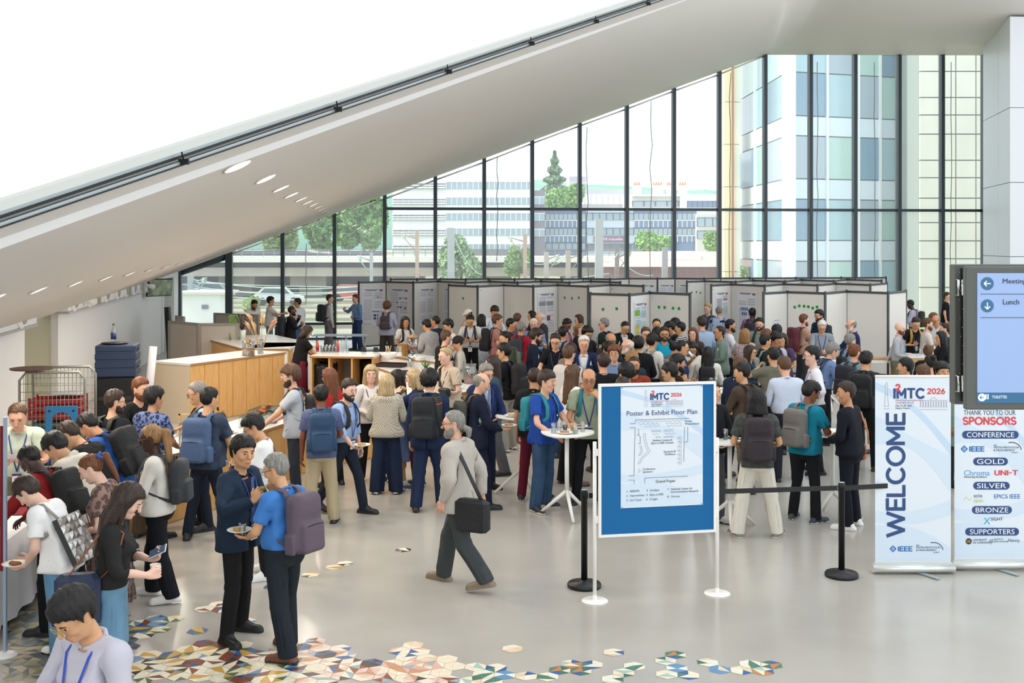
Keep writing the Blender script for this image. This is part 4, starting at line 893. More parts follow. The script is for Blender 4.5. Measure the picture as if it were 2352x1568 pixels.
# wrist target (right hand), elbow pole, hand direction, palm normal, finger curl; space: 'c' follows the chest, 'w' stays in the standing frame
ARM = {
 'down': ((.25, .03, .87), (.6, -.8, 0), None, (-1, 0, 0), .35, 'h'), 'swing': ((.24, .2, .93), (.5, -.9, 0), None, (-1, 0, 0), .4, 'h'), 'swingb': ((.25, -.16, .91), (.6, -.8, 0), None, (-1, 0, 0), .4, 'h'),
 'plate': ((.15, .30, 1.05), (.7, -.5, -.6), (-.25, 1, .05), (0, 0, 1), .25, 'c'), 'platelow': ((.20, .30, .98), (.7, -.5, -.6), (-.2, 1, 0), (0, 0, 1), .25, 'c'), 'cup': ((.16, .29, 1.10), (.7, -.5, -.6), (-.45, .9, .15), (-.9, -.4, 0), .95, 'c'), 'cuphigh': ((.17, .26, 1.27), (.8, -.3, -.6), (-.4, .6, .7), (-.9, -.4, .2), .95, 'c'),
 'eat': ((.12, .235, 1.43), (.8, .1, -.8), (-.55, -.25, .75), (-.5, -.85, 0), .75, 'c'), 'drink': ((.15, .24, 1.45), (.9, .2, -.5), (-.6, .1, .8), (-.8, -.5, 0), .9, 'c'), 'chin': ((.09, .19, 1.40), (.6, .1, -.9), (-.35, -.1, .95), (-.4, -.9, 0), .9, 'c'),
 'phone': ((.10, .27, 1.16), (.8, -.4, -.6), (-.35, .8, .5), (-.55, -.5, .7), .6, 'c'), 'point': ((.14, .42, 1.28), (.8, -.2, -.6), (-.1, 1, .1), (-.8, 0, -.5), .5, 'c'), 'reach': ((.17, .47, 1.02), (.9, -.4, -.2), (-.1, 1, -.25), (-.2, 0, -1), .3, 'w'), 'pick': ((.14, .50, .92), (.9, -.4, -.2), (-.1, .9, -.5), (-.2, 0, -1), .55, 'w'),
 'pocket': ((.235, .045, .93), (.9, -.9, 0), (-.1, .35, -1), (-1, 0, 0), .2, 'w'), 'hip': ((.20, .05, 1.02), (1, -.5, 0), (-.5, .7, -.5), (-.7, -.4, 0), .5, 'w'), 'back': ((.06, -.19, 1.0), (1, -.5, -.2), (-1, -.1, -.1), (0, -1, 0), .5, 'w'), 'strap': ((.145, .15, 1.31), (.8, -.1, -.8), (-.45, -.05, .9), (.1, -1, 0), 1.0, 'c'), 'belly': ((.10, .20, 1.08), (.8, -.6, -.4), (-1, .3, .1), (0, -1, 0), .6, 'c'), 'fold': ((-.04, .20, 1.20), (.9, -.2, -.6), (-1, .1, .2), (0, -1, 0), .5, 'c'), 'raise': ((.24, .30, 1.30), (.8, -.1, -.6), (-.2, .5, .9), (-.9, 0, .2), .8, 'c'), 'give': ((.14, .40, 1.10), (.7, -.5, -.6), (-.2, 1, .1), (-.6, 0, .8), .5, 'c'), 'table': ((.20, .30, 1.02), (.9, -.6, -.2), (-.3, 1, -.2), (-.2, 0, -1), .45, 'c')}
def pose(lean=3, twist=0, head=(0, 0, 0), armR='down', armL='down', legs='stand', fem=0):
    r = math.radians; M = {}; sx = .92 if fem else 1.0
    M['pelvis'] = np.eye(4); M['spine'] = M['pelvis'] @ about(Rz(r(twist * .4)) @ Rx(-r(lean * .55)), np.array([0, -.02, .98])); M['chest'] = M['spine'] @ about(Rz(r(twist * .6)) @ Rx(-r(lean * .45)), np.array([0, -.01, 1.18]))
    hy, hp, hr = head
    M['neck'] = M['chest'] @ about(Rz(r(hy * .35)) @ Rx(-r(hp * .45)), np.array([0, -.015, 1.45])); M['head'] = M['neck'] @ about(Rz(r(hy * .65)) @ Ry(r(hr)) @ Rx(-r(hp * .55)), np.array([0, .0, 1.545]))
    Sc = np.eye(4); Sc[:3, :3] *= 1.09; Sc[:3, 3] = np.array([0, 0, 1.53]) * (1 - 1.09); M['head'] = M['head'] @ Sc
    H = {}
    for s, c, spec in ((1, 'R', armR), (-1, 'L', armL)):
        if isinstance(spec, str): spec = ARM[spec]
        tgt, pole, hd, pn, curl, sp = spec; tgt = np.array(tgt, float) * (s, 1, 1); pole = np.array(pole, float) * (s, 1, 1); pn = np.array(pn, float) * (s, 1, 1)
        tgt[0] *= sx
        sh0 = SH * (s * sx, 1, 1); C = M['chest']; shp = (C @ np.append(sh0, 1))[:3]
        if sp == 'c': tgt = (C @ np.append(tgt, 1))[:3]; pole = C[:3, :3] @ pole; pn = C[:3, :3] @ pn if abs(pn[2]) < .9 else pn
        elif sp == 'h': tgt = tgt + (shp - sh0)
        L1, L2 = .285, .255; v = tgt - shp; D_ = np.linalg.norm(v); D_ = min(max(D_, .12), L1 + L2 - .004); u = unit(v); wr = shp + u * D_
        a = (L1 * L1 - L2 * L2 + D_ * D_) / (2 * D_); hgt = math.sqrt(max(L1 * L1 - a * a, 1e-6)); q = unit(pole - u * (u @ pole)); el = shp + u * a + q * hgt
        e0 = np.array([0., -1, 0]); du = DU * (s, 1, 1); el0, wr0 = EL * (s, 1, 1), WR * (s, 1, 1); el0 = sh0 + du * L1; wr0 = el0 + du * L2
        SHR = SH * (s, 1, 1); ELR = EL * (s, 1, 1); WRR = WR * (s, 1, 1)
        def bone(rp, np_, d0, e0_, d1, e1):
            R = frame(d1, e1) @ frame(d0, e0_).T; Mb = np.eye(4); Mb[:3, :3] = R; Mb[:3, 3] = np_ - R @ rp; return Mb
        M['uarm' + c] = bone(SHR, shp, du, e0, el - shp, q); fd = unit(wr - el); M['farm' + c] = bone(ELR, el, du, e0, fd, q)
        h = fd if hd is None else unit(np.array(hd, float) * (s, 1, 1))
        if hd is not None and sp == 'c': h = unit(C[:3, :3] @ h)
        pn0 = PN * (s, 1, 1); M['hand' + c] = bone(WRR, wr, du, pn0, h, pn); ax = np.cross(du, pn0); K = KN0 * (s, 1, 1)
        M['fin1' + c] = M['hand' + c] @ about(axrot(ax, curl), K); M['fin2' + c] = M['fin1' + c] @ about(axrot(ax, curl * 1.1), K + du * .042); M['thumb' + c] = M['hand' + c] @ about(axrot(ax, curl * .4), WRR + du * .04)
        palm = (M['hand' + c] @ np.append(WRR + du * .075 + pn0 * .02, 1))[:3]; H[c] = (palm, M['hand' + c][:3, :3] @ du, M['hand' + c][:3, :3] @ pn0)
    LG = {'stand': ((1, 4, 2, 10), (-1, 4, 2, 12)), 'stand2': ((5, 6, 6, 18), (-4, 3, 1, 4)), 'walk': ((20, 1, 6, 3), (-17, 1, 16, 4)), 'walk2': ((-17, 1, 16, 4), (20, 1, 6, 3)), 'wide': ((3, 9, 2, 22), (-1, 9, 1, 18)), 'step': ((10, 3, 5, 8), (-9, 3, 4, 12)), 'step2': ((-9, 3, 4, 12), (10, 3, 5, 8)), 'close': ((1, 1, 1, 6), (-1, 1, 1, 6))}[legs]
    low = 9; feet = {}
    for s, c, (sw, ab, kn, yo) in ((1, 'R', LG[0]), (-1, 'L', LG[1])):
        hip = HIP * (s, 1, 1); kne = KNE * (s, 1, 1); ank = ANK * (s, 1, 1)
        M['thigh' + c] = M['pelvis'] @ about(Ry(-s * r(ab)) @ Rz(-s * r(yo * .5)) @ Rx(r(sw)), hip); M['shin' + c] = M['thigh' + c] @ about(Rx(-r(kn)), kne); ap = (M['shin' + c] @ np.append(ank, 1))[:3]; feet[c] = (ap, sw, yo); low = min(low, ap[2])
    dz = .085 - low
    for s, c in ((1, 'R'), (-1, 'L')):
        ap, sw, yo = feet[c]; lift = ap[2] + dz - .085; pit = -min(.6, lift * 3.2) if sw < 0 else 0
        R = Rz(-s * r(yo)) @ Rx(pit); Mf = np.eye(4); Mf[:3, :3] = R; Mf[:3, 3] = ap - R @ (ANK * (s, 1, 1)); M['foot' + c] = Mf
    for k in M: M[k] = M[k].copy(); M[k][2, 3] += dz
    for c in H: H[c] = (H[c][0] + (0, 0, dz), H[c][1], H[c][2])
    return M, H
def skin(V, W, M):
    B = np.stack([M[b] for b in BN]).astype(np.float32); Vh = np.concatenate([V, np.ones((len(V), 1), np.float32)], 1); X = np.einsum('bij,nj->nbi', B[:, :3], Vh); return np.einsum('nb,nbi->ni', W, X)
def bump_(z, c, w): return np.exp(-((z - c) / w) ** 2)
def morph(V, W, fem, fat):
    V = V.copy(); tw = W[:, 0] + W[:, 1] + W[:, 2] if W is not None else np.ones(len(V))
    if fem:
        f = bump_(V[:, 2], 1.10, .12) * tw; V[:, 0] *= 1 - .10 * f; b = np.exp(-(((np.abs(V[:, 0]) - .075) / .06) ** 2 + ((V[:, 2] - 1.275) / .06) ** 2)) * (V[:, 1] > .0) * tw; V[:, 1] += .045 * b
        V[:, 0] *= 1 + .07 * bump_(V[:, 2], .90, .10) * tw
        up = np.clip((V[:, 2] - .95) / .3, 0, 1); V[:, 0] = np.where(V[:, 2] > 1.5, V[:, 0] * .96, V[:, 0])
    if fat: f = bump_(V[:, 2], 1.06, .17) * tw * fat; V[:, 1] += f * .09 * (V[:, 1] > 0) - f * .015 * (V[:, 1] < 0); V[:, 0] *= 1 + .16 * f
    return V
SKIN = {'a': 'dba88c', 'b': 'c48d68', 'c': 'cf9c74', 'd': '80492f', 'e': '3f2518', 'p': 'e0b5a0'}
HAIRC = {'k': '12100f', 'n': '2b1f18', 'm': '4a3322', 'l': '7a5a38', 'y': '94805f', 'g': '6e6b66', 'w': 'b5b2ac', 'r': '5a3520'}
def skinmat(c): return mat('skin_' + c, SKIN[c], .5, bump=.03, bscale=60)
def cloth(c, pat=None, c2=None, ps=20):
    return mat('cloth_%s_%s_%s' % (c, pat, c2), c, .85, spec=.25, bump=.4, bscale=6.5, pat=pat, col2=c2, ps=ps)
def part(name, tpl, li, M, mats, parent, fem, fat, sc, mi=None, infl=0):
    V, T, W_ = TPL[(tpl, li)]; V = morph(V, W_, fem, fat)
    if li < 2 and tpl not in TPL_H:               # soft folds
        p_ = (len(PEOPLE) * 1.7) % 6; x, y, z = V.T; k = .0048
        V = V + np.stack([k * np.sin(46 * z + 21 * y + p_) * np.cos(17 * x), k * np.sin(39 * z - 30 * x + p_ * 2) + .35 * k * np.sin(74 * z + 12 * x), 0 * z], 1)
    X = skin(V, W_, M) * sc
    return mesh_fast(name, X, T, mats, parent, mi)
def rigid(V, Mb, sc): return (V @ Mb[:3, :3].T + Mb[:3, 3]) * sc
PEOPLE = []; ACC = []
def acc(ob, txt, owner, cat, grp=None): tag(ob, txt, cat, grp); ACC.append((ob, txt, owner))
COVER = {'tee': .62, 'polo': .62, 'shirt_s': .62, 'vest': 0, 'under': 2, 'shirt_e': 1.3, 'shirt_l': 1.95, 'shirt_u': 1.95, 'sweater': 1.95, 'jacket': 1.95, 'hoodie': 1.95}
def tuckin(V, tk, bk):
    """draw the body in a little where clothes cover it"""
    V = V.copy(); z = V[:, 2]; ax = np.abs(V[:, 0]); s = np.sign(V[:, 0])
    arm = (V[:, 0] * s - SH[0]) * DU[0] + (z - SH[2]) * DU[2]; ca = SH[None] * np.stack([s, np.ones_like(s), np.ones_like(s)], 1) + arm[:, None] * DU[None] * np.stack([s, np.ones_like(s), np.ones_like(s)], 1)
    da = np.linalg.norm(V - ca, axis=1); c = COVER.get(tk, .6); lim = (.285 * min(c, 1) + .255 * max(0, c - 1)) - .03
    isarm = (da < .085) & (arm > .05) & (ax > .19); m = isarm & (arm < lim); V[m] = ca[m] + (V[m] - ca[m]) * .72
    t = ~isarm & (z < 1.405) & (z > .93) & (ax < .27); q = np.stack([np.clip(V[:, 0], -.07, .07), 0 * z, z], 1); V[t] = q[t] + (V[t] - q[t]) * np.array([.80, .80, 1])
    zl = .09 if bk in ('slim', 'straight', 'wide') else (.5 if bk == 'shorts' else .45)
    l = (z <= .93) & (z > zl + .03) & (ax < .27); q = np.stack([s * .098, 0 * z - .003, z], 1); V[l] = q[l] + (V[l] - q[l]) * np.array([.6, .6, 1]); return V
def person(tg, x, y, h=1.75, yaw=0, sk='a', hair=('short', 'n'), top=('tee', '808080'), bot=('slim', '23262b'), shoe='1c1c1e', arms=('down', 'down'), lean=3, head=(0, 0, 0), legs='stand', fem=0, fat=0, d=None, foot=None, twist=0,
           jacket=None, beard=None, glasses=False, lany=None, badge=False, belt=None, pack=None, tie=None, sole=None, watch=False):
    """x, y: pixel of the crown (or foot: pixel between the feet); yaw 0 faces away, 90 left, 180 the camera, -90 right"""
    M, Hn = pose(lean, twist, head, arms[0], arms[1], legs, fem); sc = h / 1.778; rz = math.radians(yaw)
    c = Rz(rz) @ ((M['head'] @ np.array([0, -.003, 1.668, 1]))[:3] + (0, 0, .116)) * sc
    if foot: f = PZ(foot[0], foot[1], 0); loc = Vector((f.x, f.y, 0))
    else: d = d or F * (HC - c[2]) / (y - HY); loc = Vector(((x - CX) / F * d - c[0], d - c[1], 0))      # crown over the given pixel
    dd = loc.y; li = 0 if dd < 13.2 else (1 if dd < 19.5 else 2)
    V, T, W_ = TPL[('body', li)]; Vm = morph(tuckin(V, 'jacket' if jacket else top[0], bot[0]), W_, fem, fat); X = skin(Vm, W_, M) * sc
    ct = V[T].mean(1); lip = (np.abs(ct[:, 0]) < .026) & (np.abs(ct[:, 2] - 1.576) < .0085) & (ct[:, 1] > .09)
    sm = skinmat(sk); lm = mat('lips_' + sk, ''.join('%02x' % int(v) for v in (int(SKIN[sk][0:2], 16) * .88, int(SKIN[sk][2:4], 16) * .76, int(SKIN[sk][4:6], 16) * .76)), .5)
    o = mesh_fast('person', X, T, [sm, lm], None, lip.astype(np.int32)); o.location = loc; o.rotation_euler.z = rz
    tag(o, tg, 'person', 'people at the foyer reception')
    facing = math.cos(rz + math.radians(head[0])) < .35        # the face can be seen
    tk, tc = top[0], top[1]; tm = cloth(tc, *top[2:])
    if jacket and tk.startswith('shirt'): tk = 'under'
    part({'tee': 'tee_shirt', 'polo': 'polo_shirt', 'sweater': 'sweater', 'hoodie': 'hoodie', 'vest': 'sleeveless_top', 'jacket': 'jacket'}.get(tk, 'shirt'), tk, li, M, tm, o, fem, fat, sc)
    if jacket: part('jacket', 'jacket', li, M, cloth(jacket, *(() if not isinstance(jacket, tuple) else ())), o, fem, fat, sc)
    bk, bc = bot[0], bot[1]
    part({'skirt': 'skirt', 'apron': 'apron', 'shorts': 'shorts'}.get(bk, 'trousers'), bk, li, M, cloth(bc, *bot[2:]), o, fem, fat, sc)
    if belt:
        m = MB(); pts = [(.138 * math.cos(a), .118 * math.sin(a) + .002, 1.0) for a in np.linspace(0, 2 * math.pi, 20, endpoint=False)]; m.tube(pts, .02, 6, closed=True, flat=(.35, 1)); Vb = rigid(np.array(m.v), M['spine'], sc); mesh_obj('belt', Vb, m.f, mat('leather_' + belt, belt, .5), o, smooth=True)
    Vs, Ts, _ = TPL[('shoe', li)]
    sw = mat('sole_' + (sole or '2a2a2a'), sole or '2a2a2a', .7); smt = mat('shoe_' + shoe, shoe, .5)
    for s, c in ((1, 'R'), (-1, 'L')):
        Vq = Vs * (s, 1, 1); Tq = Ts if s > 0 else Ts[:, ::-1]; mi = (Vs[Ts].mean(1)[:, 2] < .02).astype(np.int32)
        mesh_fast('shoe', rigid(Vq, M['foot' + c], sc), Tq, [smt, sw], o, mi)
    hs, hc = hair
    if hs in TPL_H: part('hair' if hs not in ('cap', 'beanie') else hs, hs, li, M, hairmat(hc), o, 0, 0, sc)
    if hs in ('cap', 'beanie'): part('hair', 'buzz', li, M, hairmat('n'), o, 0, 0, sc)
    if beard and facing or beard and li < 2: part('beard', 'beard', li, M, hairmat(beard), o, 0, 0, sc)
    Hm = M['head']
    if facing:
        n_, k_ = (10, 6) if li == 0 else (6, 4); bc_ = hc if hs not in ('cap', 'beanie') else 'n'
        for s in (-1, 1):
            m = MB().ball((s * .0335, .0825, 1.650), (.0138, .0125, .0082), 0, n_, k_); Ve = np.array(m.v)
            ctr = np.array([Ve[list(f)].mean(0) for f in m.f]); mi = ((np.abs(ctr[:, 0] - s * .0335) < .0075) & (ctr[:, 1] > .0825)).astype(int) if li < 2 else np.ones(len(m.f), int)
            mesh_obj('eye', rigid(Ve, Hm, sc), m.f, [mat('eye_white', 'cfc6bd', .3), mat('iris', '20140e', .2)], o, mi, True)
            if li < 2:
                m = MB().tube([(s * .015, .0985, 1.669), (s * .033, .1005, 1.6755), (s * .051, .0865, 1.671)], [.0032, .0038, .0022], 5)
                mesh_obj('eyebrow', rigid(np.array(m.v), Hm, sc), m.f, hairmat(bc_ if bc_ not in ('w', 'y') else 'l'), o, smooth=True)
    if glasses:
        m = MB(); k = 12 if li == 0 else 8
        for s in (-1, 1):
            m.tube([(s * .034 + .022 * math.cos(a), .116 - .008 * abs(math.cos(a)) * .5, 1.648 + .017 * math.sin(a)) for a in np.linspace(0, 2 * math.pi, k, endpoint=False)], .0022, 4, closed=True); m.tube([(s * .056, .108, 1.652), (s * .082, .07, 1.655), (s * .083, -.01, 1.65)], .002, 4)
        m.tube([(-.012, .118, 1.652), (.012, .118, 1.652)], .002, 4)
        mesh_obj('glasses', rigid(np.array(m.v), Hm, sc), m.f, mat('spectacle_' + (glasses if isinstance(glasses, str) else '1a1a1c'), glasses if isinstance(glasses, str) else '1a1a1c', .3), o, smooth=True)
    Cm = M['chest']
    if tie:
        m = MB().prism([(-.022, .122, 1.44), (.022, .122, 1.44), (.016, .126, 1.40), (.036, .150, 1.06), (0, .150, 1.01), (-.036, .150, 1.06), (-.016, .126, 1.40)], (0, .008, 0)); mesh_obj('tie', rigid(np.array(m.v), Cm, sc), m.f, cloth(tie, 'stripe', '5a6fa0', 30), o)
    off = .018 if jacket else (.012 if tk in ('hoodie', 'jacket') else 0)
    ch = .030 if fem else .0
    if lany:
        m = MB(); yb = .148 + off + ch * .6 + fat * .06
        m.tube([(0, yb, 1.05), (-.05, .140 + off + ch, 1.25), (-.085, .085 + off, 1.41), (-.083, .01, 1.478), (-.05, -.07, 1.492), (.05, -.07, 1.492), (.083, .01, 1.478), (.085, .085 + off, 1.41), (.05, .140 + off + ch, 1.25), (0, yb, 1.05)], .0075 if li < 2 else .009, 5, flat=(1, .45))
        mesh_obj('lanyard', rigid(np.array(m.v), Cm, sc), m.f, mat('lanyard_' + lany, lany, .6), o, smooth=True)
        if badge:
            m = MB().box((0, yb + .006, .965), (.095, .004, .135), 0).box((0, yb + .0085, 1.018), (.094, .002, .025), 1).box((0, yb + .0085, .975), (.06, .001, .012), 2).box((0, yb + .0085, .95), (.045, .001, .006), 2); bo = mesh_obj('badge', rigid(np.array(m.v), Cm, sc), m.f, [mat('badge_card', 'eeeae2', .5), mat('badge_head', '3b3566', .5), mat('badge_ink', '777277', .6)], o, m.m)
    if pack: backpack(o, tg, M, sc, li, *pack)
    PEOPLE.append((o, Hn, sc, M, tg)); return o, Hn, sc, M
def hairmat(c):
    if len(c) == 6: return mat('hat_' + c, c, .8)
    return mat('hair_' + c, HAIRC[c], .5, spec=.35, pat='grain', col2=''.join('%02x' % min(255, int(int(HAIRC[c][i:i + 2], 16) * 1.3 + 3)) for i in (0, 2, 4)), ps=5, bump=.25, bscale=45)
TPL_H = set(HAIRS)
def backpack(o, tg, M, sc, li, color, scale=1, accent=None, strap=None):
    C = M['chest']; r = empty('backpack', o.location, o.rotation_euler.z)
    acc(r, f'{accent or ""} backpack worn by the '.strip() + ' ', o, 'backpack', 'backpacks worn in the crowd')
    V, T, _ = TPL[('pack', li)]; V = (V - A3(0, -.14, 1.2)) * scale + A3(0, -.14, 1.2) + A3(0, -.005, 0)
    pm = mat('pack_' + color, color, .75, bump=.4, bscale=14)
    mesh_fast('bag', rigid(V, C, sc), T, pm, r)
    sm = mat('pack_' + (strap or color), strap or color, .75)
    for s in (-1, 1):
        m = MB(); m.tube([(s * .075, -.165, 1.36), (s * .085, -.115, 1.475), (s * .098, -.02, 1.497), (s * .105, .07, 1.45), (s * .115, .135, 1.35), (s * .125, .150, 1.22), (s * .165, .07, 1.13), (s * .175, -.06, 1.07), (s * .13, -.17, 1.02)], .03, 6, flat=(1, .26)); mesh_obj('strap', rigid(np.array(m.v), C, sc), m.f, sm, r, smooth=True)
    m = MB(); m.tube([(-.04, -.2, 1.42 + .0), (-.03, -.2, 1.455), (.03, -.2, 1.455), (.04, -.2, 1.42)], .009, 5); mesh_obj('handle', rigid(np.array(m.v), C, sc), m.f, sm, r, smooth=True)
    if li < 2:
        m = MB(); y = -.14 - .215 * scale
        for pts in ([(-.1, y + .005, 1.19), (0, y - .0, 1.2), (.1, y + .005, 1.19)], [(-.115, y + .065, 1.33), (-.06, y + .045, 1.40), (.06, y + .045, 1.40), (.115, y + .065, 1.33)]): m.tube(pts, .0045, 4)
        mesh_obj('zip', rigid(np.array(m.v), C, sc), m.f, mat('zip_dark', '0c0c0d', .4), r, smooth=True)
# ================================================================== held things
def world(pr, v): o, Hn, sc, M = pr; return Vector(o.location) + Matrix.Rotation(o.rotation_euler.z, 3, 'Z') @ Vector([float(c) for c in v]) * sc
def hand(pr, c): o, Hn, sc, M = pr; p, d, n = Hn[c]; R = Matrix.Rotation(o.rotation_euler.z, 3, 'Z'); return world(pr, p), R @ Vector([float(k) for k in d]), R @ Vector([float(k) for k in n])
M_china = mat('white_china', 'f0eee8', .3); M_paper = mat('paper_cup_kraft', 'c9a25e', .7); M_food = mat('baked_food', 'b9783a', .8, bump=.6, bscale=60); M_phone = mat('phone_body', '1b1c1f', .2); M_water = mat('pale_drink', 'd8d6c8', .1)
FOODC = ['b9783a', 'c99a52', '9a5a2a', 'd0b070']
PLP = [(.02, 0), (.06, .004), (.085, .012), (.105, .022), (.103, .026), (.083, .017), (.058, .009), (0, .008)]
def plate_at(p, lab, food=True, n=18):
    r = MB().lathe(PLP, n).build('plate', M_china, loc=p); tag(r, lab, 'plate', 'plates in the hall')
    if food:
        k = random.randrange(4); m = MB().ball((.012, -.01, .022), (.045, .035, .018), 0, 8, 6).ball((-.035, .025, .02), (.028, .025, .014), 0, 7, 5)
        q = m.build('food', mat('food_' + FOODC[k], FOODC[k], .8, bump=.6, bscale=60), r); 
    return r
def glass_at(p, lab, h=.13, r=.033, liquid=None, grp='glasses in the hall'):
    g = MB().lathe([(r * .8, 0), (r * .86, .006), (r, h), (r * .94, h), (r * .8, .012), (0, .012)], 12).build('glass', M_clear, loc=p); tag(g, lab, 'glass', grp)
    if liquid: MB().lathe([(r * .78, .013), (r * .88, h * .6), (0, h * .6)], 10).build('drink', mat('drink_' + liquid, liquid, .15), g)
    return g
def cup_at(p, lab, col='c9a25e', h=.095, tilt=None):
    g = MB().lathe([(.027, 0), (.038, h), (.0395, h), (.0385, h - .004), (.026, .006), (0, .006)], 14).build('paper_cup', mat('cup_' + col, col, .7), loc=p); tag(g, lab, 'cup', 'paper cups in the hall')
    MB().tube([(.0385 * math.cos(a), .0385 * math.sin(a), h) for a in np.linspace(0, 6.283, 14, endpoint=False)], .002, 4, closed=True).build('rim', mat('cup_rim', 'f0e8d8', .6), g)
    if tilt: g.rotation_euler = tilt
    return g
def wine_at(p, lab, liquid=None):
    g = MB().lathe([(.033, 0), (.03, .004), (.005, .01), (.004, .085), (.02, .1), (.036, .135), (.033, .185), (.0315, .185), (.034, .135), (.016, .1), (0, .098)], 12).build('wine_glass', M_clear, loc=p); tag(g, lab, 'glass', 'stem glasses on tables'); return g
def hold_plate(pr, c='R', tg=None, food=True):
    p, d, n = hand(pr, c); r = plate_at(p + d * .05 + Vector((0, 0, .012)), 'x', food); acc(r, f'white plate {"of food " if food else ""}held by the ', pr[0], 'plate')
def hold_glass(pr, c='R', **k):
    p, d, n = hand(pr, c); acc(glass_at(p + n * .03 - Vector((0, 0, .055)), 'x', **k), 'drinking glass held by the ', pr[0], 'glass')
def hold_cup(pr, c='R', col='c9a25e', tilt=None):
    p, d, n = hand(pr, c); acc(cup_at(p + n * .028 - Vector((0, 0, .045)), 'x', col, tilt=tilt), 'paper cup held by the ', pr[0], 'cup')
def hold_phone(pr, c='R', col='1b1c1f'):
    p, d, n = hand(pr, c); u = d; z = n; x = u.cross(z).normalized(); Mx = Matrix((x, u, z)).transposed(); r = empty('phone', p + n * .022 + d * .03); r.rotation_euler = Mx.to_euler(); acc(r, 'phone held by the ', pr[0], 'phone', 'phones in hands')
    MB().box((0, 0, 0), (.072, .148, .009), bev=.004).build('body', mat('phone_' + col, col, .25), r); MB().box((0, 0, .005), (.066, .138, .001)).build('screen', mat('phone_screen', '3c4a5c', .1, emit=.25), r)
def hold_food(pr, c='R', col='b9783a'):
    p, d, n = hand(pr, c); m = MB().ball((0, 0, 0), (.03, .022, .018), 0, 8, 6).build('snack', mat('food_' + col, col, .8, bump=.6, bscale=60), loc=p + n * .02 + d * .055); acc(m, 'piece of food in the hand of the ', pr[0], 'food', 'snacks held in hands')
def strapbag(pr, col, strap, side, lab, front=False, size=(.30, .11, .26), z=.80, y0=-.02):
    o, Hn, sc, M = pr; s = side; C = M['chest']; r = empty('shoulder_bag', o.location, o.rotation_euler.z); tag(r, lab, 'bag', 'bags carried in the crowd')
    y = .15 if front else y0; x = s * (.14 if front else .265 if y0 > -.1 else .17); sh = -s if front else s
    m = MB().box((0, 0, 0), size, 0, bev=.05, rz=0 if front else math.pi / 2).box((0, 0, 0), (1e-3, 1e-3, 1e-3)); q = Vector((x, y + (.03 if front else 0), z))
    V = np.array([tuple(Vector(v) + q) for v in m.v]); mesh_obj('bag', rigid(V, M['pelvis'] if not front else C, sc), m.f, mat('bag_' + col, col, .6, bump=.3, bscale=20), r, smooth=False)
    m = MB()
    if front: m.tube([(x * 1.0 - s * .1, y + .02, z + .08), (0, .165, 1.2), (sh * .1, .09, 1.44), (sh * .11, -.02, 1.5), (sh * .06, -.12, 1.38), (s * .15, -.12, 1.05), (x + s * .08, y - .05, z + .04)], .022, 6, flat=(1, .25))
    else: m.tube([(x, y + .12, z + .1), (s * .2, .12 + y * .3, 1.2), (s * .15, .08, 1.42), (s * .135, -.02, 1.478), (s * .15, -.1, 1.40), (s * .22, -.14 + y * .5, 1.15), (x, y - .11, z + .1)], .022, 6, flat=(1, .25))
    mesh_obj('strap', rigid(np.array(m.v), C, sc), m.f, mat('bag_' + strap, strap, .6), r, smooth=True)
B = '23408a'          # lanyard blue
JE, BK, NV, KH = '47678a', '16181c', '1c2433', 'a39674'
# ================================================================== the people, near to far
p = person('man in lilac grey shirt in the bottom corner, wearing gold glasses and looking down', 168, 1348, 1.72, 150, 'c', ('mop', 'k'), ('shirt_l', 'b9b6c2'), ('slim', NV), arms=('phone', 'belly'), head=(-4, 36, 0), lean=1, lany='2347b5', glasses='b89a5e', badge=True); hold_phone(p)
p = person('woman with long brown hair and jeans, black shirt over white top, holding a cup', 295, 1108, 1.66, -80, 'p', ('wavy', 'n'), ('shirt_e', '232322'), ('wide', '6f93ab', 'noise', '5a7f9a', 3), 'e8e6e0', ('cup', 'phone'), fem=1, head=(-5, 25, 0), lean=5); hold_cup(p, 'R', 'ece6d8'); hold_phone(p, 'L', 'd8d8dc')
strapbag(p, '1e2a44', '8a4a28', 1, 'navy rucksack with tan leather strap hanging behind the woman with long brown hair', size=(.34, .16, .40), z=.92, y0=-.22)
p = person('woman in white tee bending over the table with a faceted silver bag', 85, 1118, 1.60, 82, 'p', ('mop', 'n'), ('tee', 'eceae8'), ('wide', '6e95b3', 'noise', '5c84a4', 3), 'e9e9e6', ('give', 'plate'), fem=1, lean=27, head=(0, 25, 0), foot=(140, 1520), legs='step'); FB = p; hold_plate(p, 'L')
p = person('man in red jumper leaning over the buffet with a black backpack', 95, 1022, 1.70, 72, 'e', ('buzz', 'k'), ('sweater', '8a1f20'), ('slim', '101113'), arms=('pick', 'reach'), lean=22, head=(0, 26, 0), foot=(126, 1446), lany=B, pack=('131614', 1, 'black'))
p = person('man in cream hoodie stooping at the buffet behind the red jumper', 135, 986, 1.74, 78, 'c', ('mop', 'k'), ('hoodie', 'c9c2b4'), ('slim', BK), arms=('reach', 'pick'), lean=27, head=(0, 24, 0), foot=(198, 1400), lany=B)
p = person('man in black tee and clear glasses bending beside the cream hoodie', 165, 968, 1.76, 80, 'c', ('short', 'n'), ('tee', '131313'), ('slim', BK), arms=('reach', 'belly'), lean=30, head=(0, 22, 0), foot=(232, 1352), lany=B, glasses='c9c4bc')
p = person('man in royal blue polo leaning to the buffet with a large black backpack', 182, 960, 1.76, 76, 'b', ('short', 'k'), ('polo', '2a5aa8'), ('slim', NV), arms=('reach', 'belly'), lean=28, head=(0, 25, 0), foot=(268, 1318), lany=B, pack=('15171a', 1.12, 'large black'))
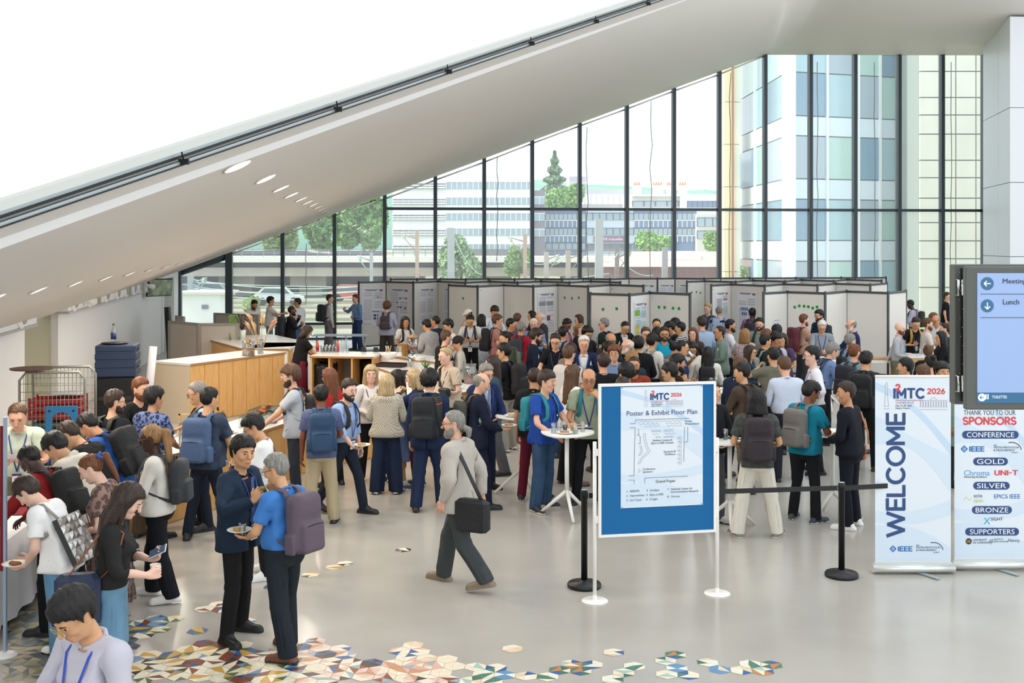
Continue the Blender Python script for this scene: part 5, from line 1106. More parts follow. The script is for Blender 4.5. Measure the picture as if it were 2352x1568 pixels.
p = person('balding man in pale green shirt reading a sheet by the wall', 40, 924, 1.76, -165, 'a', ('recede', 'm'), ('shirt_s', 'c3cdb9'), ('straight', '6f6a52'), arms=('phone', 'phone'), head=(0, 30, 0), lany=B, badge=True, belt='3a2418')
q, dd_, nn_ = hand(p, 'R'); tag(MB().box((0, 0, 0), (.30, .21, .002), rz=.2, rx=-.5).build('leaflet', mat('paper_white', 'e8e4e2', .7), loc=q + Vector((.06, -.06, .04))), 'sheet of paper read by the balding man in pale green shirt', 'paper')
p = person('young woman in brown lace top with ponytail and blue scrunchie', 208, 1040, 1.64, 95, 'p', ('pony', 'r'), ('tee', '5a4640', 'vor', '8f7468', 22), ('skirt', '4a3a36', 'vor', '75605a', 22), 'e5e2dc', ('table', 'belly'), fem=1, lean=10, head=(0, 24, 0), lany=B)
m = MB().tube([(.03 * math.cos(a), -.118 + .012 * math.sin(a * 3), 1.685 + .03 * math.sin(a)) for a in np.linspace(0, 6.28, 14, endpoint=False)], .012, 6, closed=True); mesh_obj('scrunchie', rigid(np.array(m.v), p[3]['head'], p[2]), m.f, mat('scrunchie', '2f5fb8', .7), p[0], smooth=True)
p = person('man in navy tee with grey striped sleeves and olive backpack', 262, 894, 1.77, -22, 'a', ('short', 'n'), ('tee', '15181f'), ('slim', BK), arms=('plate', 'plate'), head=(-30, 5, 0), beard='n', glasses=True, pack=('3a3d30', .8, 'small olive')); hold_plate(p, 'L', food=False)
p = person('bearded man in black tee behind the buffet holding a glass', 322, 866, 1.77, -125, 'a', ('short', 'r'), ('tee', '17171a'), ('slim', BK), arms=('cup', 'plate'), head=(10, 8, 0), beard='r'); hold_glass(p, 'R'); hold_plate(p, 'L')
p = person('man in navy patterned short sleeve shirt seen from behind', 353, 887, 1.74, -28, 'b', ('mop', 'k'), ('polo', '27345c', 'vor', '6f7ea8', 26), ('straight', '5a4a3a'), arms=('plate', 'cup'), head=(-8, 4, 0))
p = person('grey haired man in light blue shirt stretching an arm to the left', 455, 876, 1.75, 112, 'c', ('short', 'g'), ('shirt_e', '9fb6d2'), ('slim', NV), arms=('pocket', ((-.42, .34, 1.12), (.5, -.6, -.6), None, (0, 0, -1), .4, 'w')), head=(-15, 8, 0), glasses=True, pack=('1a1a1c', .8, 'black'))
p = person('man in camouflage navy tee with a steel blue backpack', 480, 889, 1.75, -14, 'c', ('short', 'k'), ('tee', '2c3648', 'noise', '3c485c', 9), ('slim', '1b2230'), arms=('plate', 'phone'), head=(-18, 6, 0), fat=.35, pack=('43597c', 1.12, 'steel blue'), legs='wide'); hold_plate(p, 'R')
p = person('woman with long braids in white top holding a plate of pastry', 372, 976, 1.68, 92, 'e', ('braids', 'l'), ('sweater', 'd6d2c9'), ('straight', '14161d'), 'e3e2df', ('plate', 'plate'), fem=1, head=(0, 10, 0), foot=(362, 1376), lany='3a4a9a', glasses='6a5a52', legs='step', sole='d8d6d0', pack=('34373b', .95, 'charcoal')); hold_plate(p, 'L')
p = person('man in dark navy blazer and striped tie eating a snack', 512, 1008, 1.74, -112, 'c', ('mop', 'k'), ('shirt_l', '1b2233'), ('slim', '1a1a1c'), '101010', ('raise', 'plate'), jacket='1f2f42', tie='34446f', head=(-22, 5, 0), foot=(548, 1462), legs='stand2', lany=B, badge=True); hold_food(p, 'R', '9a8a4a'); hold_plate(p, 'L')
p = person('grey haired man in bright blue polo eating, mauve rucksack on his back', 645, 1046, 1.67, 58, 'c', ('short', 'g'), ('shirt_s', '3f78bd'), ('straight', '1f262c'), '6b3a28', ('eat', 'plate'), head=(15, 16, 0), foot=(652, 1505), glasses=True, belt='7a4526', sole='2c2a2c', legs='step', pack=('5b4c5a', 1.12, 'mauve'), fat=.25); hold_plate(p, 'L'); hold_food(p, 'R', 'd8c9a8'); hold_glass(p, 'L', h=.12)
p = person('young man in white tee staring at his phone, orange charm at his hip', 622, 950, 1.68, 98, 'c', ('mop', 'k'), ('tee', 'e2e2e0'), ('slim', BK), 'e8e6e4', ('phone', 'phone'), head=(0, 28, 0), foot=(606, 1322), lany=B, glasses='4a4a4c', sole='e8e6e4'); hold_phone(p, 'L', '9aa0a8')
strapbag(p, 'd8642c', '2c2c2e', 1, 'small orange charm bag on a strap of the young man in white tee', size=(.07, .05, .08), z=.93)
p = person('man in navy dotted shirt and khaki trousers with a blue and black backpack', 700, 892, 1.67, 12, 'd', ('short', 'k'), ('polo', '1d2440', 'dots', '5a6488', 60), ('straight', 'b0a284'), '161616', ('plate', 'down'), head=(0, 4, 0), foot=(738, 1200), fat=.2, pack=('20405f', 1.1, 'blue and black'))
p = person('bearded man in pale blue shirt striding with a plate and a glass', 803, 868, 1.73, -118, 'p', ('short', 'n'), ('shirt_e', '97afd4'), ('slim', '1d2433'), '18181a', ('platelow', 'down'), head=(-12, 6, 0), foot=(790, 1178), legs='walk2', lany=B, badge=True, beard='n', belt='20140e', pack=('241f20', .8, 'dark brown'), lean=6)
p = PEOPLE[-1][:4]; hold_plate(p, 'R'); hold_glass(p, 'L', h=.11)
p = person('tall curly man in light grey tee and white glasses', 668, 838, 1.80, 96, 'a', ('curly', 'm'), ('tee', 'b5bac2'), ('slim', '30343c'), arms=('plate', 'pick'), head=(0, 8, 0), lany='2f3f8f', glasses='e0e0e0', pack=('241f20', .8, 'brown'), beard='n')
p = person('woman in red sleeveless top with long auburn hair', 757, 843, 1.66, 52, 'b', ('long', 'r'), ('vest', 'c22a2a'), ('slim', BK), arms=('cup', 'phone'), fem=1, head=(10, 4, 0)); hold_glass(p, 'L', h=.10)
p = person('waitress in black top and burgundy apron behind the bar', 706, 743, 1.70, -58, 'b', ('bob', 'n'), ('polo', '151416'), ('apron', '6b1f33'), arms=('pick', 'pick'), fem=1, lean=12, head=(-10, 18, 0), d=24.2)
p = person('blonde woman in white jumper facing the camera', 852, 837, 1.66, -160, 'p', ('bob', 'y'), ('sweater', 'dedad4'), ('straight', '161618'), '161616', ('belly', 'belly'), fem=1, head=(-10, 2, 0), lany='24356a')
p = person('blonde woman in houndstooth jacket seen from behind', 878, 868, 1.62, -3, 'p', ('bob', 'y'), ('hoodie', 'cbc4b2', 'check', '948d80', 60), ('wide', '1c2942'), 'cfccc8', ('belly', 'belly'), fem=1, foot=(888, 1132))
p = person('young woman with black hair and glasses in white blouse and blue skirt', 913, 847, 1.63, 98, 'c', ('long', 'k'), ('polo', 'dcdad6'), ('skirt', '8298c2', 'noise', '6f86b4', 5), 'e6e6e6', ('plate', 'belly'), fem=1, head=(0, 4, 0), glasses=True)
p = person('woman with ash blonde bob in navy jacket drinking from a yellow cup', 968, 847, 1.65, 85, 'p', ('bob', 'y'), ('sweater', '1a2340'), ('straight', '3c1826'), '222838', ('belly', 'drink'), fem=1, head=(0, 6, 0), foot=(958, 1118), sole='d8d6d0'); hold_cup(p, 'L', 'd8b25e', (0, .6, 0))
p = person('man in blue suit with black backpack and a rolled mat, seen from behind', 990, 858, 1.78, -8, 'a', ('curly', 'k'), ('shirt_l', 'a5b8d8'), ('straight', '1d2a47'), '121212', ('down', 'down'), jacket='1c2a48', foot=(985, 1168), pack=('14171e', 1.15, 'black'), legs='step')
o = p[0]; r = MB().tube([(.17, -.26, 1.48), (.20, -.24, .98)], .05, 14).build('rolled_mat', mat('mat_black', '15171a', .7)); r.location = o.location; r.rotation_euler.z = o.rotation_euler.z; tag(r, 'black rolled mat strapped to the backpack of the man in blue suit', 'mat')
MB().tube([(.175, -.256, 1.40), (.177, -.255, 1.39)], .053, 14).build('band', mat('orange_band', 'd8502c', .6), r)
p = person('man with grey ponytail in beige blazer walking across the hall', 1068, 940, 1.78, 66, 'a', ('lowpony', 'g'), ('shirt_l', 'b8b8c2'), ('straight', '3d4243'), '7f6f5c', ('swingb', 'pocket'), jacket='b3aca2', foot=(1052, 1346), legs='walk', beard='g', glasses=True, head=(22, 3, 0), sole='8a7a66'); PT = p
strapbag(p, '17181a', '1e2022', -1, 'black laptop bag on the shoulder of the man with grey ponytail', size=(.36, .13, .32), z=.80, y0=-.24)
p = person('bald man in navy jacket with an olive backpack', 1106, 853, 1.76, -72, 'a', ('fringe', 'g'), ('shirt_l', 'bcc4d4'), ('straight', '15192a'), '121212', ('plate', 'down'), jacket='151b2e', head=(-8, 16, 0), pack=('3f4038', .85, 'olive'), legs='step'); hold_plate(p, 'R')
p = person('grey haired man in blue jacket holding a plate, half hidden by the bald man', 1116, 834, 1.76, -140, 'a', ('short', 'g'), ('shirt_l', 'c8ccd6'), ('straight', '1a2340'), arms=('plate', 'plate'), jacket='1b2850', head=(0, 14, 0), glasses=True, lany=B, tie='8a93ab')
p = person('long haired man in teal denim shirt and grey trousers', 1132, 817, 1.76, 84, 'p', ('maneback', 'n'), ('shirt_e', '344a56'), ('straight', '55555a'), '1a1a1c', ('belly', 'pocket'), d=16.8, legs='step')
p = person('man in black polo with white tipped collar and black backpack', 1158, 788, 1.76, 62, 'c', ('mop', 'k'), ('polo', '14151a'), ('straight', '9a948a'), 'cfcac2', ('belly', 'belly'), head=(12, 5, 0), glasses='c9c4bc', pack=('131417', 1.1, 'black'))
p = person('blond man in cream striped shirt with a black belt bag across his chest', 1024, 796, 1.80, 128, 'p', ('recede', 'y'), ('polo', 'cfc0ac', 'stripe', 'b5a48e', 14), ('straight', '3a3630'), arms=('down', 'belly'), head=(-8, 10, 0), lany='4a3f8f', badge=True, fat=.5)
strapbag(p, '18181a', '1a1a1c', -1, 'black belt bag across the chest of the blond man in cream striped shirt', True, (.24, .09, .14), z=1.12)
p = person('man with cropped hair in black top and burgundy trousers seen from behind', 1214, 861, 1.76, -18, 'b', ('buzz', 'n'), ('polo', '18181b'), ('slim', '6a1c2e'), '2a2a2c', ('plate', 'down'), foot=(1226, 1148), sole='cfcac2'); hold_plate(p, 'R')
p = person('man in royal blue tee and jeans with teal backpack straps', 1264, 850, 1.78, -128, 'a', ('mop', 'n'), ('tee', '1f4596'), ('straight', '35506f', 'noise', '2a4460', 4), '1e2430', ('table', 'table'), head=(10, 6, 0), foot=(1248, 1168), lany='3d4fb0', sole='d9d2c2', legs='stand2', pack=('1f7f8a', .95, 'teal'), beard=None)
p = person('woman with long wavy brown hair in white tee and black trousers', 1292, 843, 1.68, -62, 'p', ('wavy', 'm'), ('tee', 'e2e0de'), ('wide', '1c1d22'), '6a4a32', ('belly', 'belly'), fem=1, foot=(1312, 1112))
p = person('bald man in sage polo eating from a plate beside the sign', 1361, 844, 1.80, 178, 'b', ('fringe', 'n'), ('polo', '98a287'), ('slim', '141519'), '14161c', ('plate', 'eat'), head=(0, 14, 0), foot=(1352, 1158), lany='2f3f8f', badge=True, glasses=True, sole='cfcac2', pack=('1f6f78', .8, 'teal trimmed')); hold_plate(p, 'R'); hold_food(p, 'L')
p = person('man in dark jumper half hidden behind the sign, holding a plate', 1648, 872, 1.74, -150, 'a', ('short', 'n'), ('sweater', '17181d'), ('straight', '4a4b4f'), 'b9b5ae', ('plate', 'plate'), foot=(1632, 1204))
p = person('person with shoulder length black hair in grey tee and white trousers', 1762, 893, 1.73, -6, 'c', ('bob', 'k'), ('tee', '3b3e3b', 'noise', '4d504c', 30), ('straight', 'd8d3c6'), '6d6f6b', ('belly', 'belly'), foot=(1738, 1232), legs='wide', sole='c9c4b8', pack=('2c2228', 1.12, 'dark maroon'))
p = person('man in turquoise polo with a grey backpack', 1856, 876, 1.72, -48, 'd', ('mop', 'k'), ('polo', '127a92'), ('slim', '15161a'), '2a3440', ('phone', 'phone'), head=(-25, 24, 0), foot=(1850, 1196), glasses='4a4a4c', pack=('6d6964', 1.05, 'grey'), sole='b9b9b9'); hold_phone(p)
p = person('man in dark navy polo with an orange shoulder strap and white trainers', 1960, 884, 1.74, 52, 'b', ('short', 'n'), ('sweater', '12151f'), ('slim', '141722'), 'e6e4e0', ('belly', 'belly'), head=(28, 3, 0), foot=(1952, 1210), sole='e6e4e0')
strapbag(p, 'a85a26', 'b06a30', 1, 'small orange leather bag of the man in dark navy polo', size=(.16, .07, .2), z=.90)
p = person('man in brown jacket turned aside, plate in hand', 1713, 838, 1.76, 40, 'c', ('short', 'k'), ('shirt_e', '4b3c32'), ('straight', '6d6252'), '2a2622', ('plate', 'platelow'), head=(20, 5, 0), foot=(1712, 1126), legs='step', pack=('2c2622', .8, 'dark brown')); hold_plate(p, 'L')
p = person('man in navy shirt stooping behind the brown jacket', 1700, 820, 1.76, -62, 'a', ('short', 'm'), ('shirt_e', '1d2a40'), ('slim', NV), arms=('belly', 'belly'), head=(-10, 14, 0), glasses='c9c4bc')
p = person('broad man in very pale blue shirt seen from behind', 1802, 818, 1.78, 4, 'a', ('short', 'm'), ('shirt_l', 'c3cddd'), ('straight', '20242c'), arms=('belly', 'belly'), head=(0, 16, 0), fat=.3)
p = person('tall man in white shirt and glasses, hand on hip', 1866, 792, 1.88, 82, 'p', ('short', 'k'), ('shirt_l', 'dedbe0'), ('slim', '17181d'), '141414', ('belly', 'hip'), head=(0, 2, 0), d=16.9, lany=B, glasses='6a6a6c', belt='141210')
p = person('person standing behind the sponsor banner in green top', 2182, 0, 1.70, 150, 'd', ('short', 'k'), ('tee', '6d7f70'), ('shorts', '2a2c30'), '17181a', ('belly', 'belly'), foot=(2178, 1166), sole='d8d6d0')
# ---- middle crowd
p = person('man in white tee and glasses seen from behind, beside the navy suit', 1306, 793, 1.78, -32, 'a', ('short', 'm'), ('tee', 'cfcac4'), ('slim', '2a3a52'), arms=('belly', 'belly'), glasses='c9c4bc', lany='4a2f5a', fat=.2)
p = person('smiling grey haired man in navy suit and open white shirt', 1341, 770, 1.80, 172, 'a', ('short', 'w'), ('shirt_l', 'e2e2e4'), ('straight', '1c2640'), arms=('belly', 'belly'), jacket='1c2744', head=(8, 8, 0), lany='2f4f9f')
p = person('smiling young man in black polo with a paper cup', 1276, 765, 1.78, 172, 'a', ('short', 'n'), ('polo', '121317'), ('slim', BK), arms=('table', 'cup'), glasses=True, head=(0, 12, 0), lany='2a3566'); hold_cup(p, 'L')
p = person('bearded man in navy suit biting into food', 1232, 755, 1.78, -86, 'a', ('curly', 'n'), ('shirt_l', 'b9c6dc'), ('straight', '161d30'), arms=('belly', 'eat'), jacket='151d30', beard='n', glasses=True, head=(0, 12, 0)); hold_food(p, 'L', 'c98a2a')
p = person('old man in blue shirt with white cropped hair', 1226, 731, 1.75, 160, 'a', ('buzz', 'w'), ('shirt_l', '7f93b5'), ('slim', '30343c'), arms=('belly', 'belly'), head=(10, 4, 0), d=25.5, pack=('1a1c20', .8, 'black'))
p = person('bald man in dark grey suit behind the old man in blue', 1240, 720, 1.76, 120, 'a', ('fringe', 'w'), ('shirt_l', 'cfcfd4'), ('straight', '2c2d30'), arms=('belly', 'belly'), jacket='34353a', d=27.6)
p = person('dark haired woman hidden behind the bald man in grey suit', 1222, 717, 1.68, 100, 'c', ('long', 'k'), ('tee', '2a2a30'), ('slim', BK), arms=('belly', 'belly'), fem=1, d=29.5)
p = person('grey haired man in red shirt with a dark backpack', 1196, 739, 1.73, -28, 'b', ('short', 'g'), ('polo', '9b1c2a'), ('slim', '3a4a66'), arms=('belly', 'belly'), fat=.3, pack=('2c3238', 1, 'slate'))
p = person('dark haired man in profile wearing a suit, left of the red shirt', 1173, 731, 1.76, -88, 'b', ('short', 'k'), ('shirt_l', 'd0d0d4'), ('straight', '22242c'), arms=('belly', 'belly'), jacket='24262e', head=(0, 4, 0))
p = person('brown haired person seen from behind near the boards, mauve shirt', 1188, 719, 1.72, -20, 'a', ('short', 'm'), ('shirt_s', '6a5566'), ('slim', BK), arms=('belly', 'belly'), d=27.6)
p = person('young man in pink tee with a black backpack', 1142, 722, 1.78, -84, 'a', ('mop', 'm'), ('tee', 'b07a74'), ('straight', '2a2e34'), arms=('belly', 'belly'), lany='3a3f7a', pack=('14151a', 1.15, 'bulky black'))
p = person('tall young man in white shirt looking down', 1136, 702, 1.82, -150, 'c', ('mop', 'n'), ('shirt_l', 'd9dce4'), ('slim', NV), arms=('phone', 'phone'), head=(-10, 26, 0), lany=B)
p = person('man in olive tee facing left, between the red shirt and the black polo', 1160, 761, 1.74, 118, 'c', ('short', 'k'), ('tee', '3a3f30'), ('slim', BK), arms=('belly', 'down'), head=(0, 4, 0), pack=('6a705c', .8, 'sage'))
p = person('woman in navy polka dot dress seen from behind', 1106, 721, 1.66, -4, 'c', ('bob', 'k'), ('polo', '1b2038', 'dots', 'b8bcc8', 40), ('skirt', '1b2038', 'dots', 'b8bcc8', 40), arms=('belly', 'belly'), fem=1)
p = person('young man in white shirt and dark vest straps looking at his phone', 1080, 722, 1.76, 178, 'c', ('short', 'k'), ('shirt_s', 'd8d8d4'), ('slim', '15161b'), arms=('phone', 'phone'), head=(0, 26, 0), lany='3a4a9a', badge=True, pack=('20222e', .9, 'navy')); hold_phone(p)
p = person('person in white baseball cap by the boards', 1076, 709, 1.74, 118, 'a', ('cap', 'e4e0d6'), ('tee', 'd6cdbf'), ('slim', BK), arms=('chin', 'belly'), head=(0, 16, 0))
p = person('young man in white tee with maroon sleeves facing left', 1030, 733, 1.76, 104, 'c', ('mop', 'k'), ('tee', 'd6d0c8'), ('slim', '3a3a44'), arms=('belly', 'belly'), head=(0, 16, 0), lany='4a3f8f', badge=True)
p = person('person in black beanie with white letter, grey top', 1052, 770, 1.66, 96, 'c', ('beanie', '18141a'), ('sweater', 'b8b4a8'), ('slim', BK), arms=('belly', 'belly'), head=(0, 6, 0), lany='4a3f9f')
p = person('man in black tee and glasses seen from behind at the counter', 1024, 758, 1.76, -58, 'a', ('short', 'm'), ('tee', '141416'), ('slim', BK), arms=('belly', 'down'), glasses='c9c4bc', head=(0, 8, 0))
p = person('man in tie dyed grey hoodie at the drinks counter', 980, 733, 1.75, 48, 'c', ('short', 'k'), ('hoodie', '9d9a98', 'noise', 'b6b2ae', 7), ('slim', BK), arms=('belly', 'belly'), head=(0, 18, 0), glasses=True)
p = person('man with cropped dark hair in navy shirt facing the boards', 1001, 724, 1.76, 62, 'b', ('buzz', 'k'), ('polo', '16283f'), ('slim', NV), arms=('belly', 'belly'))
p = person('woman with long curly hair in white blouse by the juice dispenser', 931, 727, 1.66, -150, 'b', ('wavy', 'n'), ('polo', 'd6d4d2'), ('slim', BK), arms=('belly', 'belly'), fem=1, head=(-10, -2, 0), pack=('17181c', .8, 'black'))
p = person('man in lilac shirt reading the posters with a maroon rucksack', 889, 692, 1.78, -10, 'a', ('curly', 'm'), ('shirt_u', 'a4a4ba'), ('straight', '3a3836'), arms=('belly', 'belly'), pack=('42333a', .85, 'maroon'))
p = person('man in blue shirt with badge talking by the window', 817, 673, 1.80, 128, 'p', ('short', 'r'), ('shirt_l', '6f8fbd'), ('straight', '2a3f66'), '1d2a44', ('raise', 'belly'), head=(0, 6, 0), lany='c8ccd8', badge=True, d=36.4, belt='1d2433')
p = person('man in white shirt and grey trousers with a black backpack at the window', 757, 673, 1.80, -62, 'p', ('short', 'n'), ('shirt_l', 'd9d6da'), ('straight', '77757a'), '2a2a2a', ('down', 'down'), head=(-25, 0, 0), d=36.2, belt='4a2f20', pack=('1c2028', 1.2, 'black'))
p = person('man in white polo turned left by the window', 684, 686, 1.76, 62, 'b', ('short', 'n'), ('polo', 'e0e2e6'), ('straight', '4a6a92'), arms=('belly', 'plate'), head=(20, 4, 0), d=34.6)
p = person('man in black jumper with black backpack holding a glass to his mouth', 670, 701, 1.76, -72, 'd', ('buzz', 'k'), ('sweater', '17161a'), ('slim', '2a4460'), arms=('cuphigh', 'drink'), beard='k', head=(0, 2, 0), pack=('1a1f27', 1.25, 'black')); hold_glass(p, 'R', h=.1)
p = person('young man in white tee and jeans pointing at the window', 621, 680, 1.76, -72, 'c', ('mop', 'k'), ('tee', 'e2deda'), ('straight', '6a8fb5'), arms=('point', 'give'), d=35.6)
p = person('bearded young man in white tee looking down behind the screen', 584, 689, 1.76, -140, 'b', ('short', 'k'), ('tee', 'e6e4e2'), ('slim', BK), arms=('phone', 'phone'), head=(0, 28, 0), beard='k', d=34)
# ---- crowd around the standing tables
p = person('woman with dark brown hair turned away near the middle board', 1330, 721, 1.68, 108, 'a', ('long', 'n'), ('tee', '6a4a56'), ('slim', BK), arms=('belly', 'belly'), fem=1)
p = person('dark haired man in pink shirt looking down', 1302, 731, 1.75, -128, 'd', ('short', 'k'), ('shirt_s', 'c98a9a'), ('slim', BK), arms=('phone', 'phone'), head=(0, 26, 0), pack=('17181c', .9, 'black'))
p = person('man in pale blue shirt with a black sling strap, seen from behind', 1294, 749, 1.76, -38, 'b', ('short', 'k'), ('shirt_e', 'a9bcd4'), ('slim', NV), arms=('belly', 'belly'), pack=('17181c', .8, 'small black'))
p = person('woman with brown ponytail in black cardigan', 1334, 741, 1.68, -122, 'p', ('pony', 'l'), ('sweater', '17171a'), ('slim', BK), arms=('belly', 'belly'), fem=1)
p = person('man with bushy black hair and glasses in black top', 1349, 749, 1.75, -150, 'c', ('curly', 'k'), ('sweater', '141417'), ('slim', BK), arms=('belly', 'belly'), head=(0, 18, 0), glasses=True)
p = person('grey haired man in dark green tee seen in profile', 1388, 730, 1.76, 58, 'a', ('short', 'g'), ('tee', '1c2e2b'), ('slim', '2a2e34'), arms=('belly', 'down'), head=(18, 0, 0), glasses='6a6a6c', pack=('1a2830', .7, 'dark'))
p = person('man in black shirt over white looking down by the colour poster', 1436, 736, 1.77, -158, 'c', ('buzz', 'k'), ('shirt_l', 'd8d8dc'), ('slim', BK), arms=('phone', 'phone'), jacket='121214', head=(0, 26, 0), glasses='8a8a8c')
p = person('bald man in dark suit and glasses among the crowd', 1403, 762, 1.76, -150, 'b', ('fringe', 'g'), ('shirt_l', 'c9c9d0'), ('slim', '202226'), arms=('belly', 'belly'), jacket='2c2e34', head=(0, 14, 0), glasses=True, beard='g')
p = person('black haired person bending in front of the bald man in dark suit', 1396, 784, 1.68, 20, 'c', ('mop', 'k'), ('tee', '22252b'), ('slim', BK), arms=('belly', 'belly'), head=(0, 22, 0))
p = person('woman with wavy brown hair and glasses in denim blouse', 1411, 793, 1.68, 168, 'a', ('curly', 'r'), ('polo', '7088a8'), ('slim', BK), arms=('belly', 'belly'), fem=1, glasses='b89a5e')
p = person('man with brown hair in black tee seen from behind, right of the sage polo', 1386, 811, 1.76, 8, 'a', ('short', 'n'), ('tee', '141418'), ('slim', BK), arms=('belly', 'belly'), lany='5a3f6a')
p = person('woman with straight brown hair seen from behind, left of the grey haired suit', 1311, 785, 1.66, 5, 'a', ('long', 'n'), ('sweater', '8a7466'), ('slim', BK), arms=('belly', 'belly'), fem=1)
p = person('curly dark haired man with pale blue collar just above the sign', 1439, 834, 1.72, 24, 'c', ('curly', 'k'), ('shirt_l', 'a9bcd8'), ('slim', BK), arms=('belly', 'belly'))
p = person('man with dark moustache beard in rust red shirt facing the camera', 1456, 816, 1.75, 176, 'b', ('buzz', 'n'), ('polo', '8e3a2a'), ('slim', BK), arms=('belly', 'belly'), beard='k', head=(0, 6, 0))
p = person('woman with long light brown hair behind the rust red shirt', 1452, 811, 1.66, -8, 'a', ('long', 'l'), ('sweater', '1d3038'), ('slim', BK), arms=('belly', 'belly'), fem=1, d=18.6)
p = person('bald man with white goatee in profile facing left', 1442, 776, 1.76, 92, 'a', ('fringe', 'w'), ('shirt_l', 'c8b9b2'), ('slim', BK), arms=('belly', 'belly'), jacket='2c2a30', beard='w', glasses='8a4a3a')
p = person('black haired man in black jacket, back to the camera', 1466, 772, 1.78, -4, 'c', ('mop', 'k'), ('shirt_l', '141416'), ('slim', BK), arms=('belly', 'belly'), jacket='141417')
p = person('man in white shirt with grey sling strap seen from behind', 1498, 766, 1.76, -46, 'c', ('mop', 'k'), ('shirt_l', 'd4cfc8'), ('slim', BK), arms=('belly', 'belly'), lany=B, pack=('8a8c80', .6, 'grey'))
p = person('man with side parting and round glasses looking ahead', 1483, 751, 1.74, -172, 'a', ('short', 'm'), ('shirt_l', 'c9c0ae'), ('slim', BK), arms=('belly', 'belly'), glasses=True)
p = person('older man in black jacket facing the camera by the colour poster', 1508, 731, 1.76, 178, 'c', ('recede', 'k'), ('polo', '17181b'), ('slim', BK), arms=('belly', 'belly'))
p = person('bearded man in turquoise tee holding a plate', 1526, 750, 1.78, 176, 'b', ('short', 'n'), ('tee', '1a98b8'), ('slim', BK), arms=('plate', 'plate'), glasses=True, beard='n'); hold_plate(p, 'R')
p = person('woman with black hair seen from behind, between the turquoise tee and the older man', 1509, 757, 1.66, 10, 'c', ('long', 'k'), ('sweater', '17171b'), ('slim', BK), arms=('belly', 'belly'), fem=1, d=24)
p = person('man in black jacket leaning left by the green tape board', 1538, 738, 1.76, 84, 'c', ('mop', 'k'), ('sweater', '17181c'), ('slim', BK), arms=('belly', 'belly'), lean=14, head=(0, 14, 0), pack=('2c2e34', .7, 'dark grey'))
p = person('man in black and white striped tee facing left', 1563, 739, 1.75, 66, 'c', ('short', 'k'), ('tee', '26282c', 'hstripe', 'c9c9c9', 9), ('slim', BK), arms=('belly', 'belly'))
p = person('dark haired woman in profile at the green tape board', 1551, 729, 1.68, 76, 'c', ('bob', 'k'), ('sweater', '1b1b20'), ('slim', BK), arms=('belly', 'belly'), fem=1)
p = person('man with black hair farthest back at the green tape board', 1561, 726, 1.76, -30, 'b', ('short', 'k'), ('sweater', '1a1a1d'), ('slim', BK), arms=('belly', 'belly'), d=28.4)
p = person('woman with auburn hair half hidden by the pale blue shirt', 1592, 751, 1.68, 160, 'p', ('long', 'r'), ('sweater', '4a3a38'), ('slim', BK), arms=('belly', 'belly'), fem=1)
p = person('tall man in pale blue shirt seen squarely from behind', 1612, 726, 1.86, 8, 'a', ('short', 'n'), ('shirt_l', '9fb3cd'), ('slim', '20242c'), arms=('belly', 'belly'), lany=B)
p = person('strawberry blond young man in slate shirt by the boards', 1626, 696, 1.82, 128, 'p', ('short', 'y'), ('shirt_e', '3f4a57'), ('slim', BK), arms=('belly', 'belly'))
p = person('man in navy vest over pale shirt with cropped grey hair', 1652, 702, 1.80, -32, 'a', ('buzz', 'g'), ('shirt_l', 'aabbd4'), ('slim', BK), arms=('belly', 'belly'))
part('waistcoat', 'vest', 2, p[3], cloth('1c2c52'), p[0], 0, .25, p[2])
p = person('man in sage green suit jacket facing left', 1654, 747, 1.75, 88, 'b', ('recede', 'n'), ('shirt_l', 'd4d8e0'), ('slim', '2c3230'), arms=('belly', 'belly'), jacket='71837a', tie='24304f', glasses=True)
p = person('dark haired man in white shirt in profile facing right', 1677, 733, 1.78, -92, 'b', ('short', 'k'), ('shirt_l', 'd8d8e0'), ('slim', BK), arms=('table', 'belly'), lany=B, beard='k')
p = person('man in purple floral shirt with a black backpack reading a poster', 1728, 705, 1.80, -28, 'e', ('buzz', 'k'), ('polo', '5a3a52', 'vor', 'a07a98', 30), ('slim', BK), arms=('belly', 'belly'), glasses='8a8a8c', pack=('1a1f2a', .9, 'black'))
p = person('bearded young man in grey green shirt facing the camera', 1745, 729, 1.78, 155, 'a', ('short', 'k'), ('shirt_u', '7d8f86'), ('slim', BK), arms=('belly', 'belly'), beard='n', head=(0, 8, 0), pack=('1a1c1f', .7, 'black'))
p = person('woman with brown bob in mauve floral blouse', 1711, 754, 1.66, -22, 'a', ('bob', 'l'), ('polo', 'a98e92', 'vor', 'c9b4b4', 34), ('slim', BK), arms=('chin', 'belly'), fem=1)
p = person('person with curly brown hair hidden behind the dark green hood', 1760, 757, 1.72, -25, 'a', ('curly', 'r'), ('tee', '6a5a52'), ('slim', BK), arms=('belly', 'belly'))
p = person('person with flat black hair farther back near the beige shirt', 1784, 755, 1.72, 30, 'c', ('mop', 'k'), ('tee', '2a2c38'), ('slim', BK), arms=('belly', 'belly'), d=23.6)
p = person('black haired man in dark green hooded jacket facing right', 1757, 767, 1.74, -68, 'c', ('short', 'k'), ('hoodie', '1d2a28'), ('slim', BK), arms=('belly', 'belly'), pack=('8a8c88', .7, 'pale grey'))
p = person('man in pale lilac shirt with a black shoulder strap, leaning in', 1782, 763, 1.76, -168, 'b', ('curly', 'k'), ('shirt_l', 'b3b3c4'), ('slim', BK), arms=('belly', 'belly'), lany=B, head=(25, 14, 0), pack=('1a1c20', .9, 'black'))
p = person('short haired woman peering out beside the lilac shirt', 1797, 771, 1.66, 150, 'c', ('bob', 'n'), ('tee', '4a3a5a'), ('slim', BK), arms=('belly', 'belly'), fem=1, d=22.2)
